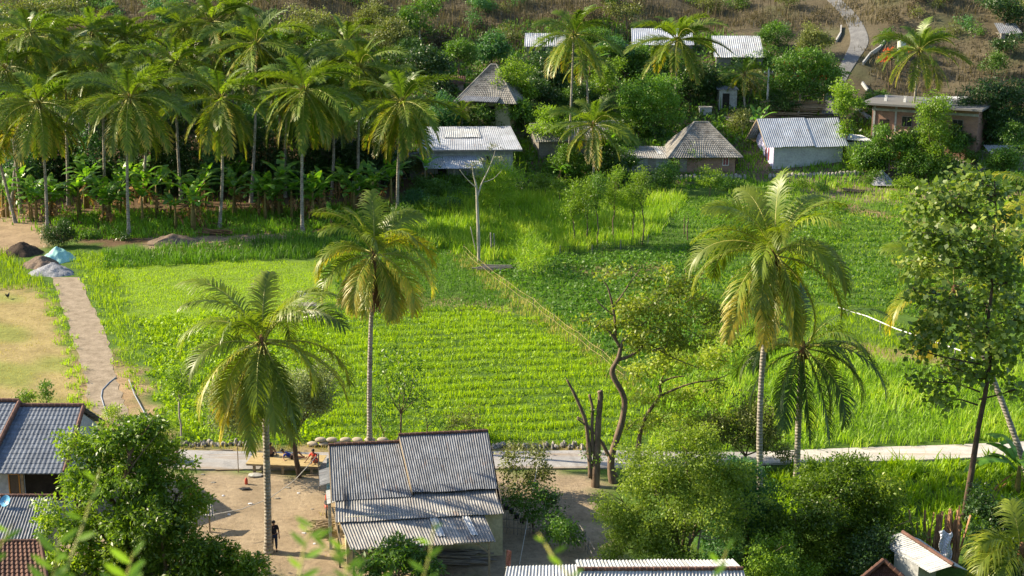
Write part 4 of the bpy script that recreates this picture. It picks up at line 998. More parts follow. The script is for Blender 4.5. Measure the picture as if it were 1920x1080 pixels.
# block house with sheet roof and zinc awning
a = gnd(796, 332); s = pxm(a)
R = empty('house', a, 'grey block house with pale sheet roof and a zinc awning', 'house', rz=math.radians(3)); ze = zat(tuple(a), 281)-a.z; W = 166/s; D = 7.5
zr = zat((a.x, a.y+D), 238)-a.z
walls(R, W, D, ze, 'block', -1.4)
mb = MB(); mb.patch((.2, D+.2, zr), (W+.1, D+.2, zr), (W+1.1, -.6, ze+.03), (-.8, -.6, ze+.03), 'corr', pitch=.26, amp=.02, thick=.04); mb.build('roof', M['roof_zinc'], R)
mb = MB(); mb.patch((2.6, D-.9, zr-.12), (6.6, D-.9, zr-.12), (6.9, 3.4, ze+.95), (2.3, 3.4, ze+.95), 'corr', pitch=.26, amp=.025, thick=.03); mb.build('pale_patch_sheet', M['roof_white'], R)
mb = MB(); mb.box((W/2+.15, -.62, ze-.05), (W+1.9, .06, .22)); mb.build('fascia', M['wood_grey'], R)
mb = MB(); mb.patch((-.5, .0, ze-.75), (W*.62, 0, ze-.75), (W*.66, -3.0, ze-1.75), (.0, -3.0, ze-1.75), 'corr', pitch=.26, amp=.035); mb.build('awning_roof', M['roof_zinc'], R)
for xx in (.1, W*.33, W*.63):
    mb = MB(); mb.box((xx, -2.8, (ze-1.8)/2-.4), (.1, .1, ze-1.0)); mb.build('post', M['wood'], R)
window(R, (W*.72, -.02, ze*.6), .45, 1.1, 'y', 'wood_grey', 'glass')
mb = MB(); mb.box((W*.2, -.06, (ze-1)/2), (1.0, .06, ze-1.6)); mb.build('door', M['darkness'], R)
# hip roofed cream house
a = gnd(872, 232); s = pxm(a)
R = empty('house', a, 'cream house with steep weathered grey hip roof up the slope', 'house', rz=math.radians(-16)); ze = zat(tuple(a), 172)-a.z; zr = zat((a.x, a.y+3), 120)-a.z; W = 88/s
walls(R, W, 5.6, ze, 'cream', -1.4); hip_roof(R, W, 5.6, ze, zr-ze, 'tile_grey', 1.1, 2.6, pitch=.3, amp=.03, rows=.36, thick=.04)
mb = MB(); mb.patch((.2, 0, ze-.3), (W*.8, 0, ze-.3), (W*.8, -2.0, ze-.9), (0, -2.0, ze-.9), 'corr', pitch=.26, amp=.03); mb.build('awning_roof', M['roof_grey'], R)
mb = MB(); mb.box((.3, -1.9, (ze-1)/2), (.1, .1, ze-1)); mb.build('post', M['wood'], R)
window(R, (W*.3, -.02, ze-.28), .7, .3, 'y', 'cream', 'darkness'); mb = MB(); mb.box((W*.6, -.06, ze*.35), (.9, .06, 1.9)); mb.build('door', M['darkness'], R)
# flat roofed brick building
a = gnd(1632, 268); s = pxm(a)
R = empty('house', a, 'unfinished brick house with flat concrete roof on the right', 'house', rz=math.radians(-28)); ze = zat(tuple(a), 190)-a.z; W = 13.0
ze = min(ze, 5.0)
walls(R, W, 7, ze, 'brick', -1.6); mb = MB(); mb.box((W/2-.2, 2.9, ze+.12), (W+1.8, 9.4, .24)); mb.build('roof', M['roof_concrete'], R)
for xx in (.3, 3.0, 5.8, 8.6):
    mb = MB(); mb.box((xx, -.06, ze/2-.5), (.24, .1, ze+1)); mb.build('column', M['plaster'], R)
for xx in (1.2, 3.6, 6.0, 9.2):
    mb = MB()
    for dx, dy in ((0, 0), (.18, 0), (0, .18), (.18, .18)): mb.box((xx+dx, 1.2+dy, ze+.6), (.05, .05, .8))
    mb.box((xx+.09, 1.29, ze+.42), (.34, .34, .36)); mb.build('stub_column', M['white'], R)
mb = MB(); mb.box((1.6, -.08, ze*.42), (1.2, .06, 2.0)); mb.build('door', M['darkness'], R)
for xx in (4.4, 7.2, 10.6): window(R, (xx, -.02, ze*.6), 1.3, 1.3, 'y', 'wood_grey', 'glass')
mb = MB(); mb.box((W/2, -.05, ze*.86), (W, .06, .3)); mb.build('ring_beam', M['plaster'], R)
a = gnd(1768, 262); R = empty('shed', a, 'flat whitish roofed hut beside the dark round tree', 'shed'); z1 = min(4.6, zat((a.x, a.y), 168)-a.z); W = 62/pxm(a)
mb = MB(); mb.patch((-.3, 4.6, z1+.3), (W, 4.6, z1+.3), (W, -.3, z1), (-.4, -.3, z1), 'corr', pitch=.26, amp=.02); mb.build('roof', M['roof_white'], R); walls(R, W-.4, 4, z1-.05, 'brick', -1)
a = gnd(1668, 300); R = empty('food_stall', a, 'brown roofed open stall below the flat brick house', 'stall', rz=math.radians(-8)); W = 52/pxm(a); z1 = 2.5
mb = MB(); mb.patch((W*.45, 1.6, z1+1.1), (W*.55, 1.6, z1+1.1), (W+.3, -.3, z1), (-.3, -.3, z1), 'tile', pitch=.3, rows=.4, amp=.02); mb.patch((W*.55, 1.6, z1+1.1), (W*.45, 1.6, z1+1.1), (-.3, 3.4, z1), (W+.3, 3.4, z1), 'tile', pitch=.3, rows=.4, amp=.02)
mb.patch((W*.45, 1.6, z1+1.1), (W*.45, 1.59, z1+1.1), (-.3, -.3, z1), (-.3, 3.4, z1), 'flat'); mb.patch((W*.55, 1.59, z1+1.1), (W*.55, 1.6, z1+1.1), (W+.3, 3.4, z1), (W+.3, -.3, z1), 'flat'); mb.build('roof', M['wood'], R)
for xx in (0, W):
    for yy in (0, 3.0):
        mb = MB(); mb.box((xx, yy, z1/2-.2), (.1, .1, z1+.4)); mb.build('post', M['wood'], R)
mb = MB(); mb.box((W/2, 0, .5), (W-.2, .3, .9)); mb.build('counter', M['orange'], R)
def smallshed(label, u0, u1, v0, v1, roof, wall, vb, d=4, drop=.25, rz=0, slope=1.2):
    a = gnd((u0+u1)/2, vb); s = pxm(a); W = (u1-u0)/s; a = gnd(u0, vb)
    R = empty('shed', a, label, 'shed', rz=math.radians(rz)); ze = zat(tuple(a), v1)-a.z; zr = zat((a.x, a.y+d), v0)-a.z
    mb = MB(); mb.patch((0, d, zr), (W, d, zr), (W, -.2, ze), (-.15, -.2, ze), 'corr', pitch=.28, amp=.03); mb.build('roof', M[roof], R)
    h = ze-.08; mb = MB()
    mb.box((W/2, .1, h/2-.5), (W-.4, .14, h+1)); mb.box((.28, d/2+.1, h/2-.5), (.14, d-.4, h+1)); mb.box((W-.28, d/2+.1, h/2-.5), (.14, d-.4, h+1)); mb.build('wall', M[wall], R)
    mb = MB(); mb.box((W*.4, .01, h*.45), (.9, .05, min(2, h*.8))); mb.build('door', M['darkness'], R)
    return R
smallshed('small shed with bluish white sheet roof left of the tall village palm', 985, 1062, 62, 87, 'roof_white', 'block_dark', 105, 3.5)
smallshed('zinc roofed shed behind the palm with drooping fronds', 1186, 1300, 53, 84, 'roof_zinc', 'block_dark', 108, 3.5)
smallshed('low grey sheet lean-to beside the zinc roofed shed on the slope', 1158, 1190, 83, 93, 'roof_grey', 'wood_grey', 106, 2)
smallshed('shed with stained white sheet roof at the foot of the bare slope', 1340, 1432, 67, 107, 'roof_white', 'block_dark', 130, 4.5)
smallshed('grey block hut with thin roof above the woodpile', 1345, 1384, 160, 168, 'roof_grey', 'block', 206, 3)
smallshed('dark sheet roofed hut on the slope at the top right', 1874, 1915, 43, 62, 'roof_grey', 'wood_grey', 80, 3)
smallshed('brown roofed hut with blue cloth behind the grove at top left', 100, 160, 42, 60, 'tile_brown', 'blue_cloth', 78, 4)
smallshed('grey roofed hut showing between the palm crowns', 586, 624, 92, 116, 'roof_grey', 'block', 150, 4)
smallshed('grey block hut in the shade of the grove', 600, 662, 262, 280, 'roof_grey', 'block_dark', 350, 4)
smallshed('pale tarpaulin roofed stand at the right edge', 1855, 1925, 272, 288, 'roof_white', 'wood_grey', 318, 3)
smallshed('low dark roofed outhouse beside the block house', 735, 800, 285, 302, 'roof_grey', 'block_dark', 335, 3.5)
smallshed('brown tiled outbuilding behind the cream house', 838, 872, 142, 156, 'tile_brown', 'block_dark', 175, 3)
# water tank on the roof
b = on(1689, 108, gnd(1689, 112).y); 
t = empty('water_tank', Vector((b.x, b.y, Hf(b.x, b.y))), 'pale plastic water tank on a frame behind the right palm', 'water tank')
zz = zat((b.x, b.y), 96)-t.location.z; zt = zat((b.x, b.y), 68)-t.location.z; rr = 8/pxm(b)
mb = MB(); mb.tube([(0, 0, zz), (0, 0, zz+(zt-zz)*.3), (0, 0, zz+(zt-zz)*.32), (0, 0, zz+(zt-zz)*.9), (0, 0, zt)], [rr, rr, rr*.95, rr, rr*.5], 16); mb.build('tank', M['tank'], t)
mb = MB()
for dx in (-.5, .5):
    for dy in (-.5, .5): mb.box((dx, dy, zz/2-.3), (.12, .12, zz+.5))
mb.box((0, 0, zz-.08), (1.4, 1.4, .12)); mb.build('frame', M['metal'], t)
# ------------------------------------------------------------------ palms near the camera
D2 = ('frond_shaded', 'rachis')  # fronds coloured as standing in shade
# (azimuth, elevation, length, bend, yellow) azimuth 0 = right in the picture, 90 = away, 180 = left, 270 = towards the camera
pA = [(100, 74, .8, 75), (200, 70, .95, 100), (20, 70, .9, 95), (300, 72, .85, 95), (150, 62, 1, 85), (40, 60, .98, 90), (250, 60, .9, 100), (330, 58, .9, 105),
      (175, 40, 1.05, 92), (190, 22, 1.05, 80, .1), (205, -5, 1.05, 50, .2), (120, 35, 1, 80), (75, 30, 1, 80), (5, 10, 1.08, 65), (350, -8, 1.08, 42, .05), (320, 20, 1, 100),
      (225, -28, 1.05, 40, .45), (245, -42, 1, 34, .5), (262, -52, 1.05, 28, .5), (285, -40, 1.05, 40, .15), (300, -50, 1.02, 30, .2), (318, -40, 1, 36, .05), (280, 0, .95, 80, .1),
      (60, -10, 1, 60), (110, -10, 1, 60), (150, -20, 1, 55, .3), (238, -55, .9, 20, .7)]
palm('coconut palm in front of the yard, its grey trunk beside the person in black', (503, 1036), (492, 645), pA, (.2, .15), (.05, 0), 5.0, nuts=6, seed=3)
pB = [(90, 78, .75, 50), (175, 70, .85, 85), (20, 68, .85, 95), (200, 66, .8, 95), (340, 62, .85, 110), (120, 66, .8, 60), (60, 62, .9, 80, .3), (280, 60, .8, 110),
      (5, 45, .95, 105, .4), (345, 30, 1.0, 90, .5), (178, 38, 1.0, 95, .4), (195, 20, 1.05, 75, .5), (210, 0, 1.0, 60, .4), (235, -20, .95, 50, .4), (248, -40, .95, 35, .5),
      (300, -48, .9, 35, .4), (320, -30, .95, 50, .5), (340, -15, 1.0, 52, .4), (355, 5, 1.0, 70, .5), (140, 10, .9, 70, .3), (80, 15, .9, 70, .3), (215, -45, .85, 25, .6), (330, -45, .8, 25, .5)]
palm('yellowish coconut palm with shaggy brown skirt behind the corrugated house', (693, 838), (702, 478), pB, (.17, .13), (-.12, 0), 4.6, nuts=8, fibre=3.6, seed=5)
pC = [(90, 76, .85, 60), (165, 70, .9, 90), (15, 68, .95, 90), (210, 70, .9, 85), (330, 66, .9, 90), (120, 66, .95, 70), (60, 60, 1, 80), (270, 66, .8, 110), (185, 52, 1.02, 92, .1), (240, 48, .9, 110, .1), (310, 45, .92, 110, .1),
      (175, 28, 1.05, 75, .2), (190, 12, 1.05, 62, .3), (10, 30, 1.02, 80, .1), (355, 14, 1.02, 68, .1), (140, 20, 1, 80, .1), (75, 10, 1, 70), (345, -5, 1.02, 52, .2), (215, -22, 1.05, 38, .5), (232, -35, 1.05, 32, .5), (248, -48, 1.08, 24, .5),
      (268, -50, 1.02, 30, .2), (288, -42, 1.05, 34, .3), (305, -34, 1.02, 40, .3), (322, -30, 1.05, 45, .2), (260, -10, .95, 75, .1), (298, -60, 1, 18, .5)]
palm('tallest coconut palm on the right, yellow green, rising out of the leafy bushes', (1427, 955), (1452, 478), pC, (.2, .14), (-.35, 0), 5.0, nuts=6, seed=8)
pD = [(90, 72, .8, 70), (180, 60, .95, 80), (0, 62, .95, 85), (40, 45, 1, 80), (140, 45, 1, 80), (320, 50, .9, 110), (215, 40, .95, 100), (5, 25, 1.1, 66), (352, 12, 1.15, 60), (340, -5, 1.12, 55), (325, -18, 1.1, 50), (308, -34, 1.05, 42),
      (185, 15, 1.08, 70), (172, 5, 1.05, 62), (200, -8, 1, 55), (225, -28, .98, 45), (250, -45, .98, 35), (275, -50, 1, 30), (290, -42, 1.05, 36), (60, 5, 1, 65), (120, 5, 1, 65), (20, 0, 1.05, 60)]
palm('shade-toned coconut palm just right of the tallest palm, standing by the pale road', (1494, 900), (1505, 655), pD, (.2, .17), (-.05, 0), 5.0, nuts=4, mats=D2, seed=9)
pE = [(90, 75, .9, 50), (180, 60, 1, 80), (0, 55, .95, 85), (40, 40, .95, 80), (140, 40, 1, 80), (190, 20, 1.05, 70, .4), (170, 0, 1.05, 60, .5), (205, -25, 1, 45, .8), (230, -40, 1, 35, .6), (270, -45, 1, 30, .3), (310, -35, 1, 40, .2), (340, -10, 1, 60, .2), (10, 20, 1.05, 66, .2), (355, 40, 1.1, 60, .3)]
palm('leaning coconut palm with its crown inside the round leaved tree', (1935, 900), (1790, 545), pE, (.2, .15), (.2, 0), 4.6, nuts=6, seed=12, dy=3)
pG = [(180, 60, 1, 70, .3), (150, 40, 1, 80, .2), (200, 30, 1.1, 70, .4), (170, 10, 1.05, 65, .3), (220, -10, 1, 55, .4), (90, 60, .9, 70), (0, 50, 1, 80), (270, -30, .9, 50), (330, 0, 1, 60), (30, 20, 1, 70)]
palm('palm at the right edge whose fronds reach into view', (1985, 700), (1975, 400), pG, (.18, .14), (0, 0), 4.4, nuts=0, seed=14)
pF = [(180, 55, .9, 90, .2), (165, 40, 1, 85, .1), (200, 35, 1, 85, .2), (90, 70, .8, 60), (0, 60, .9, 80), (220, 20, .9, 80, .3), (150, 15, .95, 80), (300, 40, .8, 90), (190, 5, .95, 60, .3), (345, 20, .9, 80)]
palm('small young palm at the bottom right corner', (1925, 1120), (1915, 1035), pF, (.14, .12), (0, 0), 3.2, nuts=0, seed=15, n=40)

# ------------------------------------------------------------------ the grove and village palms share frond meshes
LIB = {0: [], 1: [], 2: [], 3: [], 4: []}
FM = ('frond_far', 'rachis')
for k in range(4):
    LIB[0].append(frond_mesh(5.2, math.radians(74), math.radians(60+8*k), 700+k, n=46, ll=1.2, wid=.12, mats=FM, segs=2, side=.2*(k-1.5)))
    LIB[1].append(frond_mesh(5.9, math.radians(46), math.radians(66+8*k), 710+k, n=46, ll=1.3, wid=.12, mats=FM, yellow=.05, segs=2, side=.2*(k-1.5)))
    LIB[2].append(frond_mesh(6.1, math.radians(8), math.radians(48+8*k), 720+k, n=46, ll=1.3, wid=.12, mats=FM, yellow=.12*k/3, segs=2, side=.15*(k-1.5)))
    LIB[4].append(frond_mesh(5.8, math.radians(-56), math.radians(26+4*k), 740+k, n=46, ll=1.3, wid=.12, mats=FM, yellow=.15+.2*k/3, segs=2, side=.1*(k-1.5)))
    LIB[3].append(frond_mesh(5.8, math.radians(-30), math.radians(42+6*k), 730+k, n=46, ll=1.3, wid=.12, mats=FM, yellow=.2+.15*k/3, segs=2, side=.1*(k-1.5)))
FG = 'coconut palms of the dense grove at the left'
rows = [  # base u, v, crown u, v, fronds, scale, label
 (88, 432, 72, 196, 26, .98, 'front row palm furthest left in the grove, slightly leaning trunk'),
 (242, 442, 243, 184, 26, .98, 'front row grove palm with straight pale trunk above the gravel heap side'),
 (411, 428, 413, 186, 26, 1.0, 'front row grove palm in the middle, behind the banana clumps'),
 (567, 436, 571, 170, 26, 1.0, 'front row grove palm with straight trunk, fourth from the left'),
 (745, 408, 754, 192, 26, 1.02, 'last grove palm on the right, in front of the block house'),
 (196, 392, 190, 128, 24, .92, 'second row grove palm between the first two front palms'),
 (470, 380, 481, 84, 24, 1.02, 'tall second row grove palm with a bunch of yellow coconuts'),
 (672, 372, 675, 128, 24, .98, 'tall slim grove palm left of the last one'),
 (340, 380, 330, 118, 22, .86, 'second row grove palm left of the middle one'),
 (398, 350, 396, 42, 22, .92, 'high back row palm left of the one with yellow coconuts'),
 (40, 400, 10, 128, 22, .92, 'grove palm at the left picture edge with pale double trunk'),
 (30, 418, -22, 215, 20, .95, 'grove palm leaning out of the picture at the left'),
 (128, 385, 122, 108, 20, .82, 'back row palm behind the furthest left front palm'),
 (270, 380, 282, 150, 20, .82, 'back row palm between second and third front palms'),
 (535, 370, 545, 140, 20, .85, 'back row palm behind the fourth front palm'),
 (620, 372, 622, 190, 20, .85, 'lower grove palm between the fourth front palm and the tall slim one'),
 (20, 395, 55, 60, 18, .8, 'high back palm at the upper left, before the yellowish tree'),
 (95, 360, 92, 70, 18, .82, 'back palm in the gap right of the high upper left one'),
 (170, 350, 172, 60, 20, .85, 'high back palm above the second front palm, left side'),
 (225, 340, 232, 72, 20, .85, 'high back palm above the second front palm, right side'),
 (345, 330, 345, 50, 20, .85, 'high back palm left of the tall back row palm'),
 (440, 330, 440, 20, 20, .85, 'topmost palm, its crown touching the upper picture edge'),
 (520, 350, 520, 95, 20, .85, 'back palm right of the one with yellow coconuts'),
 (610, 340, 606, 130, 18, .8, 'back palm before the grey roofed hut'),
 (712, 350, 716, 150, 16, .75, 'slight palm between the slim one and the last grove palm'),
 (648, 345, 650, 80, 18, .85, 'back palm whose crown rises just behind the tall slim one'),
]
for i, (bu, bv, cu, cv, nf, scl, lab) in enumerate(rows):
    b = gnd(bu, bv)
    palm(lab, b, (cu, cv), spread(nf+12, 40+i, -62, 78), (.19, .12), (random.Random(i).uniform(-.3, .3), 0), hero=False, lib=LIB, scale=scl*1.1, group=FG, nuts=7, seed=60+i)
vil = [
 (1066, 322, 1076, 66, 22, .98, 'tall slender palm standing alone in the middle of the village'),
 (1105, 250, 1098, 112, 14, .72, 'smaller palm right behind the tall slender village palm'),
 (1266, 205, 1270, 76, 26, 1.12, 'full crowned palm in front of the zinc roofed shed'),
 (1706, 275, 1724, 96, 24, 1.02, 'palm above the flat roofed brick house with orange nuts'),
 (1398, 205, 1396, 140, 13, .62, 'short arching palm beside the utility pole'),
 (872, 252, 868, 212, 12, .42, 'small palm beside the cream hip roofed house'),
 (1108, 352, 1112, 236, 24, .95, 'bushy low palm with bananas at its foot in the village'),
]
for i, (bu, bv, cu, cv, nf, scl, lab) in enumerate(vil):
    palm(lab, gnd(bu, bv), (cu, cv), spread(nf+6, 80+i, -38, 80, .35), (.17, .11), (random.Random(i+9).uniform(-.3, .3), 0), hero=False, lib=LIB, scale=scl, group='coconut palms of the village', nuts=8, seed=90+i)

# ------------------------------------------------------------------ bananas
def banana_leaf(L, el, bend, wid, seed, mat='banana', torn=.3):
    rg = random.Random(seed); n = 12; pos = Vector((0, 0, 0)); V = []; Q = []; R = []; side = Vector((0, 1, 0))
    for i in range(n+1):
        t = i/n; a = el-bend*t**1.4; d = Vector((math.cos(a), 0, math.sin(a)))
        w_ = wid*(0 if t < .12 else math.sin(min(1, (t-.1)/.9)*math.pi)**.55)*.5*(1-torn*rg.random()*.5)
        up = Vector((-math.sin(a), 0, math.cos(a)))
        V += [tuple(pos-side*w_-up*w_*.25), tuple(pos), tuple(pos+side*w_-up*w_*.25)]
        pos = pos+d*L/n
        if i < n:
            b = 3*i
            if rg.random() > torn*.35: Q.append((b, b+1, b+4, b+3)); R.append(rg.uniform(.1, .9))
            if rg.random() > torn*.35: Q.append((b+1, b+2, b+5, b+4)); R.append(rg.uniform(.1, .9))
    nv = len(V); V += [(x+.0, y+.02, z) for (x, y, z) in V[1::3]]; 
    for i in range(n): Q.append((3*i+1, 3*(i+1)+1, nv+i+1, nv+i)); R.append(.9)
    return np_obj('leaf', np.array(V), np.array(Q), M[mat], np.array(R), link=False, smooth=False)
BL = [banana_leaf(2.4, math.radians(e), math.radians(bd), .62, 20+i) for i, (e, bd) in enumerate([(75, 55), (62, 80), (50, 95), (35, 100), (70, 70), (58, 110)])]
BD = [banana_leaf(1.8, math.radians(-35), math.radians(50), .4, 40+i, 'banana_dry', .8) for i in range(3)]
def stem_mesh():
    mb = MB(); mb.tube([(0, 0, -.2), (0, 0, .6), (.02, 0, 1.4), (.03, 0, 2.0)], [.15, .13, .1, .07], 8); return mb
bs0 = None
def banana(label, bu, bv, h, seed, sc_=1.0, group='banana plants among the palms'):
    global bs0
    pr = random.Random(seed); b = gnd(bu, bv); r = empty('banana_plant', b, label, 'banana plant', group)
    for c in range(pr.choice((1, 2, 2))):
        ox, oy = (0, 0) if c == 0 else (pr.uniform(-.7, .7), pr.uniform(-.5, .5)); hh = h*(1 if c == 0 else .7)
        if bs0 is None: o = stem_mesh().build('stem', M['banana_stem'], r, True); bs0 = o.data
        else: o = bpy.data.objects.new('stem', bs0); C.objects.link(o); o.parent = r
        o.location = (ox, oy, 0); o.scale = (sc_*.9, sc_*.9, hh/2.0)
        for k in range(8 if c == 0 else 6):
            l = bpy.data.objects.new('leaf', pr.choice(BL)); C.objects.link(l); l.parent = r; s = sc_*pr.uniform(.75, 1.1)*(1 if c == 0 else .75)
            l.location = (ox+.02, oy, hh*.96); l.rotation_euler = (0, 0, k*2.4+pr.uniform(-.5, .5)); l.scale = (s, s, s)
        for k in range(3):
            l = bpy.data.objects.new('dry_leaf', pr.choice(BD)); C.objects.link(l); l.parent = r; s = sc_*pr.uniform(.7, 1)
            l.location = (ox, oy, hh*.85); l.rotation_euler = (0, 0, pr.uniform(0, 6.28)); l.scale = (s, s, s)
for i, (u, v, h, s, lab) in enumerate([
 (95, 408, 1.6, .9, 'banana plant with bright leaves at the trunk of the furthest left front palm'),
 (150, 405, 2.2, 1, 'banana plant left of the second front palm, lit bright green'),
 (165, 390, 2.4, 1, 'taller banana plant in the shade behind the bright one'),
 (268, 420, 2.0, .9, 'banana plant with brown hanging leaves right of the second front palm'),
 (295, 405, 2.4, 1, 'banana plant with upright leaves between second and third front palms'),
 (330, 428, 1.6, .9, 'banana plant with green trunk nearest the pale soil'),
 (362, 432, 2.4, 1.1, 'large banana plant with wide arching leaves left of the third front palm'),
 (440, 405, 2.2, 1, 'shaded banana plant right of the third front palm'),
 (498, 412, 2.1, 1, 'banana plant with dark leaves between third and fourth front palms'),
 (528, 400, 2.9, 1.1, 'tall banana plant left of the fourth front palm'),
 (600, 408, 2.0, .9, 'banana plant just right of the fourth front palm'),
 (620, 428, .8, .6, 'small banana plant at the field edge by the fourth front palm'),
 (648, 392, 2.2, 1, 'banana plant between the fourth front palm and the slim one'),
 (700, 392, 2.2, .9, 'banana plant at the foot of the slim grove palm'),
 (800, 352, 1.9, .8, 'banana plant in front of the zinc awning'),
 (235, 395, 2.3, 1, 'shaded banana plant directly behind the second front palm'),
 (1420, 262, 1.5, .8, 'banana plant beside the woodpile'),
 (1130, 335, 2.2, 1, 'banana plant at the foot of the bushy low palm'),
 (1050, 345, 1.2, .7, 'small banana plant left of the tall slender palm'),
 (1105, 175, 2.6, 1, 'banana plant up the slope behind the tall slender palm'),
 (1905, 935, 1.4, 1, 'banana plant below the pale road at the right edge')]):
    banana(lab, u, v, h*1.4, 300+i, s*1.5)

GB = 'banana plants filling the shade of the grove'
for i in range(34):
    pr = random.Random(2000+i); u = 8+i*22.5+pr.uniform(-8, 8); v = pr.choice([350, 368, 385, 402, 412])+pr.uniform(-6, 6)
    v = min(v, 415-max(0, (u-560)*.16))
    r0 = len(C.objects); banana('shaded banana plant in the thick of the palm grove, like its neighbours', u, v, pr.uniform(2.2, 3.2), 3000+i, pr.uniform(1.2, 1.6), GB)
